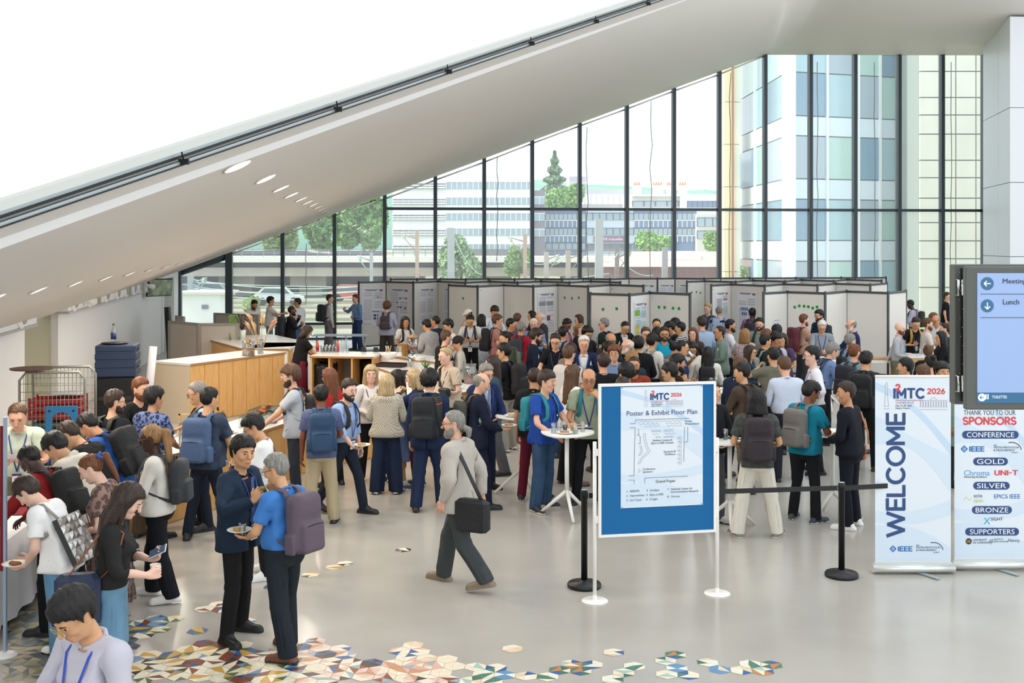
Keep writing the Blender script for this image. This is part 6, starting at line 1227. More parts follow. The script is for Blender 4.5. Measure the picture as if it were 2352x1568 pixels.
p = person('woman with shoulder length black hair and glasses in dark teal', 1722, 791, 1.64, -118, 'c', ('long', 'n'), ('sweater', '1d3040'), ('slim', BK), arms=('belly', 'belly'), fem=1, glasses=True)
p = person('man in olive grey tee lifting a glass, seen from behind', 1776, 786, 1.72, 14, 'c', ('short', 'k'), ('tee', '6b6a5c'), ('slim', BK), arms=('belly', 'drink'), d=18.4); hold_glass(p, 'L', h=.1)
p = person('bearded man in beige shirt with a wine red backpack', 1846, 721, 1.78, -76, 'p', ('short', 'r'), ('polo', 'b9927e'), ('straight', '3a3d44'), arms=('fold', 'fold'), beard='r', pack=('571a26', 1.2, 'wine red'))
p = person('dark haired man in navy jumper with glasses behind the white haired man', 1882, 711, 1.80, 118, 'a', ('mop', 'k'), ('sweater', '1a2a42'), ('slim', BK), arms=('belly', 'belly'), glasses=True, beard='n', pack=('1c2824', .9, 'dark green'))
p = person('white haired man in grey shirt reading his badge', 1888, 735, 1.76, 168, 'a', ('short', 'w'), ('shirt_l', '8f969d'), ('slim', BK), arms=('give', 'belly'), head=(0, 24, 0), glasses='6a6a6c', lany=B, badge=True, fat=.3)
p = person('bald man in bright navy suit facing left at the board', 1956, 732, 1.77, 86, 'a', ('fringe', 'g'), ('shirt_l', 'b8c6de'), ('straight', '1a2748'), arms=('give', 'give'), jacket='1a2a50', glasses='6a6a6c', head=(0, 6, 0), beard='w')
p = person('man with greying brown hair in blue shirt leaning on the table', 1912, 787, 1.74, -78, 'a', ('mop', 'g'), ('shirt_l', '6f86b0'), ('slim', BK), arms=('table', 'table'), lean=16, head=(0, 6, 0), pack=('17181c', .7, 'black'))
p = person('man in plaid shirt with brown hair and a dark blue backpack', 1962, 790, 1.76, -52, 'a', ('short', 'r'), ('shirt_e', '6d7f8c', 'check', '8fa0ac', 22), ('slim', BK), arms=('belly', 'belly'), beard='r', glasses=True, pack=('191d28', 1.1, 'dark blue'))
p = person('grey haired man in light blue shirt beyond the plaid shirt', 1952, 786, 1.74, -60, 'a', ('short', 'g'), ('shirt_e', '8fadc8'), ('slim', BK), arms=('table', 'belly'), d=21, pack=('17181c', .7, 'black'))
p = person('black haired man in charcoal shirt with a black backpack', 1989, 806, 1.78, -32, 'c', ('short', 'k'), ('shirt_e', '2c3136'), ('slim', BK), arms=('table', 'belly'), head=(0, 12, 0), pack=('0f1012', 1.1, 'black'))
p = person('woman with glasses in ivory blouse holding her cup with both hands', 1591, 784, 1.63, 176, 'c', ('bob', 'k'), ('polo', 'd9d2c2'), ('slim', BK), arms=('cuphigh', 'cuphigh'), fem=1, glasses=True, head=(0, 24, 0)); hold_cup(p, 'R', 'e8e4dc')
p = person('woman with long black hair in white blouse and a black backpack', 1626, 795, 1.64, -14, 'c', ('long', 'k'), ('shirt_u', 'd9d3c8'), ('slim', BK), arms=('belly', 'belly'), fem=1, pack=('131418', 1.0, 'black'))
p = person('woman with black bun in grey jacket and a taupe backpack', 1549, 781, 1.64, -58, 'c', ('bun', 'k'), ('sweater', 'b0acb2'), ('slim', BK), arms=('belly', 'belly'), fem=1, pack=('7d7066', 1.0, 'taupe'))
p = person('man with cropped hair in navy shirt drinking from a can', 1566, 779, 1.77, -84, 'c', ('buzz', 'k'), ('shirt_s', '1f2f5f'), ('slim', BK), arms=('belly', 'drink'), glasses=True)
q, dd_, nn_ = hand(p, 'L'); r = MB().lathe([(.026, 0), (.033, .008), (.033, .115), (.026, .122), (0, .12)], 12).build('drink_can', mat('can_silver', 'd8dae0', .3, .6), loc=q + nn_ * .03); r.rotation_euler = (0, -.7, 0); tag(r, 'silver drink can in the hand of the man with cropped hair in navy shirt', 'can')
p = person('black haired man with moustache and a yellow shoulder strap', 1556, 813, 1.75, -86, 'b', ('mop', 'k'), ('polo', '2a1518'), ('slim', BK), arms=('belly', 'raise'), beard='k', pack=('b98a1c', .7, 'yellow strapped'))
p = person('black haired man in black tee and glasses just above the sign', 1539, 833, 1.72, 52, 'c', ('mop', 'k'), ('tee', '17181b'), ('slim', BK), arms=('belly', 'belly'), glasses='8a8a8c', head=(15, 8, 0))
p = person('crown of a brown haired person hidden by the sign', 1430, 866, 1.70, 0, 'a', ('short', 'n'), ('tee', '3a4048'), ('slim', BK), arms=('belly', 'belly'))
# ---- right hand group
p = person('bald man with full beard in light grey shirt at the wooden table', 2066, 738, 1.78, -118, 'p', ('none', 'l'), ('shirt_l', 'aeb0b4'), ('straight', '6a6a5c'), arms=('belly', 'back'), beard='r', lany='5fa0c0', head=(-10, 0, 0))
p = person('young man in black tee with mustard backpack straps looking at a phone', 2104, 728, 1.76, 178, 'a', ('short', 'n'), ('tee', '14141a'), ('slim', '1c2c42'), arms=('phone', 'phone'), head=(0, 26, 0), lany=B, pack=('b98a1c', .8, 'mustard strapped')); hold_phone(p)
p = person('bearded man in cream shirt facing right beyond the wooden table', 2130, 730, 1.76, -98, 'a', ('short', 'm'), ('shirt_u', 'd0c9c0'), ('slim', BK), arms=('plate', 'belly'), beard='m'); hold_plate(p, 'R')
p = person('balding older man with glasses in white shirt bending forward', 2150, 731, 1.74, 128, 'b', ('fringe', 'g'), ('shirt_l', 'd8d6da'), ('slim', BK), arms=('belly', 'belly'), glasses=True, head=(0, 14, 0), d=27)
p = person('long haired man at the edge of the hanging screen', 2172, 740, 1.76, 64, 'a', ('lowpony', 'n'), ('sweater', '1d2433'), ('slim', BK), arms=('belly', 'belly'))
p = person('woman in black with long black hair, hand at her mouth', 2162, 759, 1.66, 84, 'c', ('long', 'k'), ('sweater', '101013'), ('slim', BK), arms=('chin', 'fold'), fem=1)
p = person('woman in black with hair in a brown bun', 2133, 791, 1.64, -42, 'a', ('bun', 'm'), ('sweater', '121214'), ('slim', BK), arms=('belly', 'belly'), fem=1)
p = person('black haired man with pale collar just above the welcome banner', 2081, 821, 1.75, 58, 'c', ('short', 'k'), ('polo', '8d8a80'), ('slim', BK), arms=('belly', 'belly'))
p = person('brown haired person just above the welcome banner', 2120, 837, 1.72, 0, 'a', ('short', 'm'), ('tee', '5a5248'), ('slim', BK), arms=('belly', 'belly'))
p = person('black haired man between the two banners with a mustard collar', 2163, 831, 1.75, -172, 'c', ('mop', 'k'), ('polo', '8a8478'), ('slim', BK), arms=('belly', 'belly'))
p = person('dark haired person with a gold hair clip behind the welcome banner', 2137, 827, 1.68, 10, 'c', ('bun', 'k'), ('tee', '2c2c30'), ('slim', BK), arms=('belly', 'belly'), fem=1, d=17.6)
p = person('dark skinned man in lilac shirt with a black backpack at the far window', 2091, 687, 1.80, 62, 'e', ('buzz', 'k'), ('shirt_l', 'a9a4ba'), ('slim', BK), arms=('phone', 'phone'), head=(0, 18, 0), pack=('1c221c', 1, 'black'))
p = person('man in black polo by the far right window', 2174, 672, 1.82, -118, 'a', ('short', 'n'), ('polo', '131419'), ('slim', BK), arms=('down', 'down'), d=37.5)
p = person('woman with dark reddish hair among the right hand group', 2144, 717, 1.68, -90, 'a', ('bob', 'r'), ('tee', '4a3a44'), ('slim', BK), arms=('belly', 'belly'), fem=1, d=28.6)
STOP = {'in', 'with', 'and', 'a', 'an', 'the', 'of', 'to', 'by', 'at', 'over', 'behind', 'beside', 'very', 'light', 'dark', 'pale', 'navy', 'royal', 'bright', 'from', 'her', 'his', 'on', 'among', 'near', 'round', 'just', 'long', 'white', 'black', 'grey', 'blue', 'brown', 'deep', 'short', 'green', 'red', 'sage', 'haired', 'dotted', 'striped', 'patterned', 'camouflage', 'olive', 'white', 'seen', 'sleeve', 'young', 'older', 'squarely', 'wearing', 'turned', 'facing', 'between', 'dyed', 'tie', 'cream', 'red', 'flat', 'straight', 'curly', 'wavy', 'bushy', 'left', 'baseball', 'under', 'holding', 'half', 'reading', 'old', 'full', 'floral', 'purple', 'mauve'}
WL = [(o_, o_['label'].replace(',', '').split()) for o_, *_ in PEOPLE]
def shortname(o_):
    w = o_['label'].replace(',', '').split()
    for n in range(3, len(w) + 1):
        if w[n - 1] in STOP: continue
        if sum(x[:n] == w[:n] for _, x in WL) == 1: return ' '.join(w[:n])
    return ' '.join(w)
for ob, txt, ow in ACC: ob['label'] = ' '.join((txt + shortname(ow)).split()[:16])
# ================================================================== poster boards in zigzag rows
M_pole = mat('white_pole', 'eceae4', .4); M_post = mat('grey_post', '4c4f52', .5, .3); M_felt = mat('grey_felt_board', 'e2dfd9', .95, bump=.2, bscale=120); M_card = mat('number_card', 'e9e8ea', .7); M_ink = mat('print_ink', '3a3d46', .8); M_inkl = mat('print_ink_light', '9a9ca6', .8); M_sheet = mat('poster_sheet', 'e3e3ea', .6); M_tape = mat('green_tape', '1f8f3c', .7)
HB = 2.2
def bpt(x, y):
    y2 = y + .0055 * (x - CX); d = min((HC - HB) * F / (y2 - HY), GD(x) - .75); return Vector(((x - CX) / F * d, d, 0))
ROWS = {'front right row': [(1753.6, 668), (1808, 664.6), (1895.5, 667), (1944.6, 662.5), (2040, 665.5), (2080.6, 661.6)],
 'front middle row': [(1356, 671), (1446, 673), (1492, 668), (1585, 671)],
 'second row in the middle': [(1031, 653.6), (1097, 656), (1157, 653), (1225, 655), (1281, 652), (1351, 654.5), (1401, 650.6), (1478, 653)],
 'second row on the right': [(1633.6, 651), (1679, 648), (1756.5, 651), (1799.4, 646.7), (1877.7, 649), (1919, 645), (1999, 647.6), (2037, 644)],
 'third row on the left': [(824, 648.5), (887, 646.7), (949.4, 648), (1006, 645), (1069, 647.6), (1125, 644.6), (1189, 646.7), (1242.5, 643.7), (1308, 646), (1356.5, 643), (1425, 645)],
 'third row on the right': [(1577.7, 643), (1619, 641), (1690, 642.6), (1729, 638.7), (1804, 641), (1839.6, 637), (1915, 639.6), (1945, 635.7), (2025, 638)],
 'rearmost row': [(897, 638.7), (958, 640), (1011, 638), (1070, 640), (1121, 637), (1182, 639), (1230, 636), (1291, 638.7), (1339, 635.7), (1401, 638), (1444, 635), (1510, 636), (1550, 633), (1617, 635.7), (1654, 632), (1722, 633.6), (1758.6, 630.6), (1827.7, 632.7), (1862, 630), (1932, 631), (1964, 628), (2035, 630)]}
POSTERS = {('third row on the left', 0): 'a', ('third row on the left', 1): 'b', ('third row on the left', 2): 'c', ('third row on the left', 3): 'd', ('second row in the middle', 3): 'e', ('front middle row', 1): 'f', ('second row on the right', 0): 'g', ('second row on the right', 1): 'h', ('rearmost row', 10): 'i', ('rearmost row', 11): 'j', ('rearmost row', 12): 'k', ('third row on the right', 1): 'l', ('front right row', 0): 'n'}
TAPES = {('front middle row', 2): 4, ('front right row', 1): 6, ('second row in the middle', 4): 3, ('third row on the right', 0): 3, ('second row in the middle', 0): 1, ('front middle row', 0): 2, ('rearmost row', 3): 1}
num = 0
def poster(kind, p, ang, w, lab):
    ph = 1.25 if kind != 'n' else .42; pw = min(.86, w * .9) if kind != 'n' else .3; z = 1.98 - ph / 2 if kind != 'n' else 1.28
    r = empty('research_poster', p + Vector((0, 0, z)), ang); tag(r, lab, 'poster', 'posters pinned to the boards')
    MB().box((0, 0, 0), (pw, .006, ph)).build('sheet', M_sheet, r); rr = random.Random(ord(kind))
    def q(m, u, v, a, b, mi=0): m.box(((u - .5) * pw, -.0045, (.5 - v) * ph), (a * pw, .002, b * ph), mi)
    m = MB(); q(m, .42, .045, .62, .014); q(m, .42, .068, .45, .012); m.build('title', M_ink, r)
    m = MB(); q(m, .86, .05, .16, .022, 0); q(m, .86, .075, .16, .02, 1); m.build('logo', [mat('logo_red', 'b05a6a', .7), mat('logo_navy', '2f3f6f', .7)], r)
    m = MB(); v = .115
    while v < .93:
        for u in (.27, .74):
            if rr.random() < .72:
                for k in range(4): q(m, u + rr.uniform(-.01, .01), v + k * .0105, .38, .0035)
            elif kind in 'bh' or rr.random() < .4: pass
        v += .062
    m.build('body_text', M_inkl, r)
    figs = {'a': [(.62, .62, .3, .03, '4a7fc4'), (.58, .72, .12, .06, '2f4f9f'), (.74, .72, .12, .06, '2f4f9f'), (.58, .80, .12, .06, '2f4f9f'), (.74, .80, .12, .06, '2f4f9f'), (.72, .24, .1, .02, '4a7fb0')], 'b': [(.55, .27, .08, .03, '4a2f5a'), (.86, .27, .08, .03, '3a2f5a'), (.45, .5, .09, .04, '4a2f3f'), (.58, .5, .09, .04, '4a2f3f'), (.82, .52, .09, .05, 'a03a4a'), (.4, .38, .08, .03, '4a2f5a')], 'e': [(.25, .27, .4, .1, '9a9ca2'), (.7, .27, .4, .1, '9a9ca2'), (.62, .62, .2, .12, '8a4a3f')], 'f': [(.22, .22, .38, .12, '7ab82a'), (.68, .26, .46, .1, 'a9d0d8'), (.22, .6, .36, .3, 'c9bf6a'), (.7, .55, .46, .3, 'b8d8d4'), (.3, .4, .4, .08, 'b5d4dc')], 'g': [(.28, .28, .4, .2, 'b8bcc0'), (.75, .45, .34, .18, 'c0d0cc'), (.75, .2, .3, .05, 'c9806a')],
            'h': [(.22 + .1 * i, .43, .075, .08, '4f76ac') for i in range(4)] + [(.27 + .1 * i, .55, .075, .08, '4f76ac') for i in range(3)], 'l': [(.3, .4, .3, .03, '4a90c8'), (.3, .6, .3, .03, '4a90c8')]}.get(kind, [])
    for u, v_, a, b, c in figs:
        m = MB(); q(m, u, v_, a, b); m.build('figure', mat('fig_' + c, c, .7), r)
for rn, pts in ROWS.items():
    for i in range(len(pts) - 1):
        a, b = bpt(*pts[i]), bpt(*pts[i + 1]); t = b - a; w = t.length; ang = math.atan2(t.y, t.x); num += 1
        r = empty('poster_board', (a + b) / 2, ang); tag(r, f'grey poster board, {ORD[i] if i < 20 else "last"} panel from the left in the {rn}', 'display board', 'zigzag poster boards')
        MB().box((0, 0, 1.13), (w - .06, .03, 2.08)).build('infill', M_felt, r)
        MB().box((0, 0, HB - .03), (w, .05, .06)).build('top_rail', M_post, r); MB().box((0, 0, .08), (w - .05, .04, .05)).build('bottom_rail', M_post, r)
        MB().tube([(-w / 2, 0, 0), (-w / 2, 0, HB + .02)], .035, 8).build('post', M_post, r)
        if i == len(pts) - 2: MB().tube([(w / 2, 0, 0), (w / 2, 0, HB + .02)], .035, 8).build('post', M_post, r)
        c = MB().box((-w / 2 + .12, -.018, HB - .15), (.10, .004, .09)).build('number_card', M_card, r)
        text('number', str(num), .06, M_ink, c, (-w / 2 + .12, -.022, HB - .15), (math.pi / 2, 0, 0))
        k = TAPES.get((rn, i), 0)
        for j in range(k):
            u = -w / 2 + w * (.15 + .7 * (j + .5) / k) + random.uniform(-.03, .03); MB().box((0, 0, 0), (.07, .004, .07), 0, ry=random.uniform(-.5, .5)).build('tape', M_tape, r, (u, -.019, 1.80 + random.uniform(-.03, .03)))
        pk = POSTERS.get((rn, i))
        if pk: poster(pk, (a + b) / 2 + Vector((math.sin(ang), -math.cos(ang), 0)) * .024, ang, w, f'research poster on the {ORD[i]} board of the {rn}' if pk != 'n' else 'small paper notice taped on the first board of the front right row')
# beige folding screens at the left
M_screen = mat('beige_screen', 'bdb3a8', .9); M_sframe = mat('screen_frame', '9a938a', .5)
for i, (x0, y0, x1, y1, z) in enumerate(((389, 736, 457, 742, 1.5), (457, 742, 548, 742, 1.5), (493, 718, 594, 722, 1.5), (405, 724, 422, 727, 1.5))):
    a, b = PZ(x0, y0, z), PZ(x1, y1, z); t = b - a; w = t.xy.length; ang = math.atan2(t.y, t.x); c = (a + b) / 2; r = empty('folding_screen', (c.x, c.y, 0), ang); tag(r, ['beige screen panel nearest the left wall', 'beige screen panel behind the green card holder', 'beige screen panel before the bearded man in white', 'narrow beige screen panel at the glass corner'][i], 'screen', 'beige room screens')
    MB().box((0, 0, .76), (w - .06, .03, 1.42)).build('panel', M_screen, r); MB().box((0, 0, z - .03), (w, .06, .06)).build('top_rail', M_sframe, r)
    for s in (-1, 1): MB().box((s * (w / 2 - .02), 0, z / 2), (.07, .07, z)).build('post', M_sframe, r)
# ================================================================== lettered sign on an easel
def strip(m, pts, w, y, mi=0):
    for (x0, z0), (x1, z1) in zip(pts, pts[1:]):
        dx, dz = x1 - x0, z1 - z0; L = math.hypot(dx, dz) or 1; nx, nz = -dz / L * w / 2, dx / L * w / 2
        m.add([(x0 + nx, y, z0 + nz), (x0 - nx, y, z0 - nz), (x1 - nx, y, z1 - nz), (x1 + nx, y, z1 + nz)], [(0, 1, 2, 3)], mi)
RF = (math.pi / 2, 0, 0)
M_navy = mat('ink_navy', '2c4a7c', .6); M_red = mat('ink_red', 'd8454f', .6); M_slate = mat('ink_slate', '55606e', .6); M_black2 = mat('ink_black', '2a2d33', .6); M_sky = mat('ink_sky', '5aa0d8', .6); M_ieee = mat('ink_blue', '1a6cb5', .6); M_wht = mat('ink_white', 'f4f6f8', .6)
def art_mat(name):
    return mat(name, 'dde5ed', .55)
M_art = art_mat('banner_print'); M_w1 = mat('print_wave_pale', 'd0deec', .55); M_w2 = mat('print_wave_blue', 'c2d6ea', .55)
def waves(r, X, Z, y):
    """soft swooshes printed on the sheet; X(u) and Z(v) map sheet fractions"""
    def poly(pts, m, dy): MB().poly([(X(u), y - dy, Z(v)) for u, v in pts]).build('printed_wave', m, r)
    arc = lambda v0, v1, b, n=12: [(i / n, v0 + (v1 - v0) * (i / n) + b * math.sin(math.pi * i / n)) for i in range(n + 1)]
    a, b = arc(.02, .36, -.05), arc(.06, .42, -.06); poly(a + b[::-1], M_w2, .0004)
    a, b = arc(.20, .42, .01), arc(.36, .62, -.1); poly(a + b[::-1], M_w1, .0003)
    a, b = arc(.72, .66, .03), arc(.78, .74, .03); poly(a + b[::-1], M_w1, .0003)
    a, b = arc(.80, .92, -.05), arc(.99, .99, 0); poly(a + b[::-1], M_w1, .0002)
def logo(r, X, Z, y, u0, u1, v, sc):
    """emblem line: statue sketch, I2MTC 2026"""
    W_ = X(u1) - X(u0)
    block('IMTC', M_navy, r, X(u0) + W_ * .42, Z(v), W_ * .49, W_ * .175, y, .26, name='emblem_text'); block('2', M_red, r, X(u0) + W_ * .245, Z(v) + W_ * .09, W_ * .085, W_ * .12, y - .002, .24, name='emblem_text')
    block('2026', M_red, r, X(u0) + W_ * .84, Z(v) + W_ * .035, W_ * .28, W_ * .095, y, .22, name='emblem_text')
    m = MB(); x, z = X(u0) + W_ * .07, Z(v)
    for p in ([(-.04, -.2), (.04, -.2)], [(-.03, -.2), (-.02, -.02), (.02, -.02), (.03, -.2)], [(-.05, -.24), (.05, -.24)], [(-.015, -.02), (-.02, .12), (.0, .17), (.02, .12), (.012, -.02)], [(-.02, .1), (-.04, .13)]): strip(m, [(x + a * W_, z + b * W_) for a, b in p], W_ * .006, y)
    m.build('statue_sketch', mat('sketch_grey', 'a9a3b5', .7), r)
    m = MB()
    for i in range(11): strip(m, [(X(u0) + W_ * (.6 + i * .04), z - W_ * .12), (X(u0) + W_ * (.6 + i * .04), z - W_ * .2)], W_ * .014, y)
    for b in (-.11, -.21, -.25): strip(m, [(X(u0) + W_ * .58, z + W_ * b), (X(u0) + W_ * 1.02, z + W_ * b)], W_ * .007, y)
    strip(m, [(X(u0) + W_ * .74, z - W_ * .1), (X(u0) + W_ * .8, z - W_ * .06), (X(u0) + W_ * .86, z - W_ * .1)], W_ * .006, y); m.build('palace_sketch', mat('sketch_grey', 'a9a3b5', .7), r)
    text('emblem_text', 'Smart Instrumentation for a\nSustainable World', W_ * .038, mat('ink_rose', 'c98a98', .6), r, (X(u0) + W_ * .21, y, z - W_ * .125), RF, 'LEFT'); text('emblem_text', 'May 25-28, 2026\nNancy, France', W_ * .038, M_slate, r, (X(u0) + W_ * .21, y, z - W_ * .21), RF, 'LEFT')
a, b = PZ(1366, 1380, 0), PZ(1647, 1363, 0); t = b - a; WB = t.length; ang = math.atan2(t.y, t.x); cc = (a + b) / 2
sg = empty('notice_board', cc, ang); tag(sg, 'blue felt notice board on white easel poles showing the poster and exhibit floor plan', 'notice board')
for s in (-1, 1):
    MB().tube([(s * WB / 2, .0, .0), (s * WB / 2, .0, 1.52)], .019, 12).build('pole', M_pole, sg); MB().lathe([(.128, 0), (.128, .006), (.12, .012), (.02, .014), (.02, .06)], 32, 0, (s * WB / 2, 0, 0)).build('base_plate', M_pole, sg)
    for z in (1.42, .78): MB().box((s * (WB / 2 - .02), -.01, z), (.05, .04, .06)).build('clamp', M_pole, sg)
zb0, zb1 = .615, 2.075; BW = WB - .055
MB().box((0, -.03, (zb0 + zb1) / 2), (BW - .03, .02, zb1 - zb0 - .03)).build('felt_panel', mat('blue_felt', '11639c', .95, bump=.25, bscale=200), sg)
for nm, c, s in (('frame_bar', (0, zb1 - .0125), (BW, .025)), ('frame_bar', (0, zb0 + .0125), (BW, .025)), ('frame_bar', (-BW / 2 + .0125, (zb0 + zb1) / 2), (.025, zb1 - zb0 - .05)), ('frame_bar', (BW / 2 - .0125, (zb0 + zb1) / 2), (.025, zb1 - zb0 - .05))): MB().box((c[0], -.033, c[1]), (s[0], .035, s[1])).build(nm, M_pole, sg)
PW, PH = BW * .70, 1.155; px0, pz0 = -BW / 2 + BW * .185, zb1 - .035
ps = empty('floor_plan_poster', cc, ang); tag(ps, 'white floor plan poster pinned to the blue notice board', 'poster'); YP = -.0445
MB().box((px0 + PW / 2, -.042, pz0 - PH / 2), (PW, .003, PH)).build('sheet', M_art, ps)
Xs = lambda u: px0 + PW * u
Zs = lambda v: pz0 - PH * v
waves(ps, Xs, Zs, YP + .0004); logo(ps, Xs, Zs, YP - .001, .27, .75, .085, 1)
cx_ = lambda x: Xs((x - 257) / 978); cz_ = lambda y: Zs((y - 80) / 1435)
text('heading', 'Poster & Exhibit Floor Plan', PW * .0755, M_navy, ps, (cx_(747), YP - .001, cz_(393)), RF, bold=.008, fit=(PW * .86, PH * .039))
m = MB()
for pl in ([(362, 515), (427, 515), (427, 472), (1070, 472)], [(362, 565), (425, 565), (413, 1135), (350, 1135)], [(350, 1185), (415, 1185), (415, 1232)], [(541, 1232), (541, 1167), (1057, 1164)], [(468, 580), (468, 650), (447, 650)], [(468, 650), (485, 672), (485, 757), (460, 757)], [(1015, 573), (1005, 990)], [(1054, 573), (1052, 755), (1010, 755)]): strip(m, [(cx_(x), cz_(y)) for x, y in pl], .0035, YP - .001)
m.build('plan_walls', M_black2, ps); m = MB()
for y, sp in ((497, [(445, 990)]), (525, [(470, 730), (790, 990)]), (555, [(530, 730), (800, 990)]), (648, [(630, 715), (775, 910)])):
    for x0, x1 in sp:
        n = int((x1 - x0) / 27); strip(m, [(cx_(x0 + 27 * i), cz_(y + (9 if i % 2 else -9))) for i in range(n + 1)], .002, YP - .001)
for x0, y0, x1, y1 in ((622, 602, 730, 620), (767, 602, 875, 620), (672, 677, 730, 693), (765, 677, 875, 693)):
    strip(m, [(cx_(x), cz_(y)) for x, y in ((x0, y0), (x1, y0), (x1, y1), (x0, y1), (x0, y0))], .002, YP - .001)
    for x in range(x0 + 27, x1 - 5, 27): strip(m, [(cx_(x), cz_(y0)), (cx_(x), cz_(y1))], .002, YP - .001)
for y in (705, 755, 804, 853, 903, 952, 1002): strip(m, [(cx_(x), cz_(y + k)) for x, k in ((952, -16), (978, -14), (972, 0), (978, 14), (952, 16), (952, -16))], .002, YP - .001)
for pl in ([(530, 638), (550, 640), (545, 684), (580, 806), (606, 852), (520, 930), (478, 998), (460, 988), (505, 918), (580, 848), (556, 808), (524, 684), (530, 638)], [(480, 788), (498, 782), (512, 824), (508, 866), (478, 902), (466, 890), (490, 858), (494, 824), (480, 788)], [(455, 1062), (480, 1064), (478, 1094), (453, 1092)]): strip(m, [(cx_(x), cz_(y)) for x, y in pl], .0022, YP - .001)
m.build('plan_furniture', M_slate, ps)
for s_, x, y, z, al in (('Poster\nPresentations', 1022, 522, .026, 'LEFT'), ('Student Contest &\nEpics in IEEE Contest', 750, 740, .026, 'CENTER'), ('Sponsors &\nExhibitors', 908, 878, .026, 'RIGHT'), ('Conference\nSponsors', 516, 1078, .026, 'LEFT'), ('1.  IEEE/IMS', 322, 1318, .027, 'LEFT'), ('2.  ImproveHeat', 322, 1371, .027, 'LEFT'), ('3.  Uni-Trend', 322, 1425, .027, 'LEFT'), ('4.  ScioSpec', 560, 1317, .027, 'LEFT'), ('5.  Epics in IEEE', 558, 1370, .027, 'LEFT'), ('6.  X-Sight', 556, 1423, .027, 'LEFT'), ('7.  National Center for', 810, 1313, .027, 'LEFT'), ('Instrumentation Research', 848, 1347, .027, 'LEFT'), ('8.  Chroma', 808, 1402, .027, 'LEFT')): text('caption', s_, PW * z * 1.22, M_slate, ps, (cx_(x), YP - .001, cz_(y)), RF, al)
text('caption', 'Grand Foyer', PW * .047, M_black2, ps, (cx_(787), YP - .001, cz_(1215)), RF)
for i, y in enumerate((705, 755, 804, 853, 903, 952, 1002)): text('caption', str(8 - i), PW * .022, M_slate, ps, (cx_(936), YP - .001, cz_(y)), RF)
text('caption', '1', PW * .02, M_slate, ps, (cx_(496), YP - .001, cz_(1078)), RF)
for u, v in ((.016, .008), (.985, .008), (.015, .992), (.985, .992)): MB().ball((Xs(u), YP, Zs(v)), .005, 0, 6, 4).build('pin', M_black2, ps)
# ================================================================== roll-up banners
def banner(xl, xr, yb, ytop, lab, rz=0):
    a, b = PZ(xl, yb, 0), PZ(xr, yb, 0); d = (a.y + b.y) / 2; w = (b - a).xy.length; H = HC - (ytop - HY) / F * d; r = empty('roll_up_banner', ((a.x + b.x) / 2, d, 0), rz); tag(r, lab, 'banner')
    MB().tube([(-w / 2 - .03, 0, .055), (w / 2 + .03, 0, .055)], .055, 14, flat=(1.15, .85)).build('base_housing', mat('banner_silver', 'd9dcd8', .3, .5), r); MB().box((0, 0, .1), (w + .02, .03, .03)).build('base_lip', mat('banner_silver', 'd9dcd8', .3, .5), r)
    MB().box((0, 0, (H + .1) / 2), (w, .002, H - .1)).build('sheet', M_art, r); MB().tube([(-w / 2, 0, H), (w / 2, 0, H)], .014, 8).build('top_bar', M_pole, r); MB().tube([(0, .03, .05), (0, .02, H)], .01, 6).build('support_rod', M_alu, r)
    for s in (.05,): MB().box((s * w * 3, -.12, .012), (.05, .26, .012), 0, rz=.5).build('foot', M_alu, r)
    X = lambda u: -w / 2 + w * u
    Z = lambda v: H - .02 - (H - .13) * v
    waves(r, X, Z, -.0016); return r, X, Z, w, H
r, X, Z, w, H = banner(2010, 2184, 1316, 864, 'white and blue roll-up banner reading welcome up its side')
logo(r, X, Z, -.0032, .09, .94, .082, 1)
block('WELCOME', M_navy, r, X(.27), Z(.526), H * .635, w * .265, -.0032, .2, 1)
def ieee(r, X, Z, u, v, s, y=-.0032):
    m = MB(); x, z = X(u), Z(v); m.poly([(x - s, y, z), (x, y, z - s), (x + s, y, z), (x, y, z + s)]); m.build('logo_diamond', M_ieee, r); m = MB(); strip(m, [(x, z - s * .6), (x, z + s * .6)], s * .12, y - .001); strip(m, [(x - s * .25, z + s * .25), (x - s * .4, z), (x - s * .25, z - s * .25)], s * .12, y - .001); strip(m, [(x + s * .25, z + s * .25), (x + s * .4, z), (x + s * .25, z - s * .25)], s * .12, y - .001); m.build('logo_mark', M_wht, r)
    block('IEEE', M_ieee, r, x + s * 3.4, z, s * 4.1, s * 1.45, y, .23)
def ims(r, X, Z, u, v, s, y=-.0032):
    x, z = X(u), Z(v); text('lettering', 'IEEE', s * .7, M_slate, r, (x, y, z + s * 1.25), RF, 'LEFT'); text('lettering', 'INSTRUMENTATION\n& MEASUREMENT', s, M_slate, r, (x, y, z), RF, 'LEFT', bold=.01); text('lettering', 'SOCIETY', s * .6, M_slate, r, (x + s * 6.5, y, z - s * 1.35), RF, 'LEFT')
    m = MB(); strip(m, [(x + s * (6.5 + 3.6 * math.sin(a)), z + s * (-.6 + 3 * math.cos(a))) for a in np.linspace(-.3, 1.5, 12)], s * .35, y); m.build('logo_arc', M_slate, r)
ieee(r, X, Z, .235, .925, w * .047); ims(r, X, Z, .54, .925, w * .035)
r, X, Z, w, H = banner(2192, 2362, 1308, 864, 'roll-up banner thanking the sponsors, beside the welcome banner')
bx = lambda x: (x - 2186) / 166; bv = lambda y: (y - 872) / 433
text('lettering', 'THANK YOU TO OUR', w * .098, M_slate, r, (X(bx(2265)), -.0032, Z(bv(954))), RF, fit=(w * .70, w * .066)); block('SPONSORS', M_red, r, X(bx(2265)), Z(bv(974)), w * .73, w * .115, -.0032, .24)
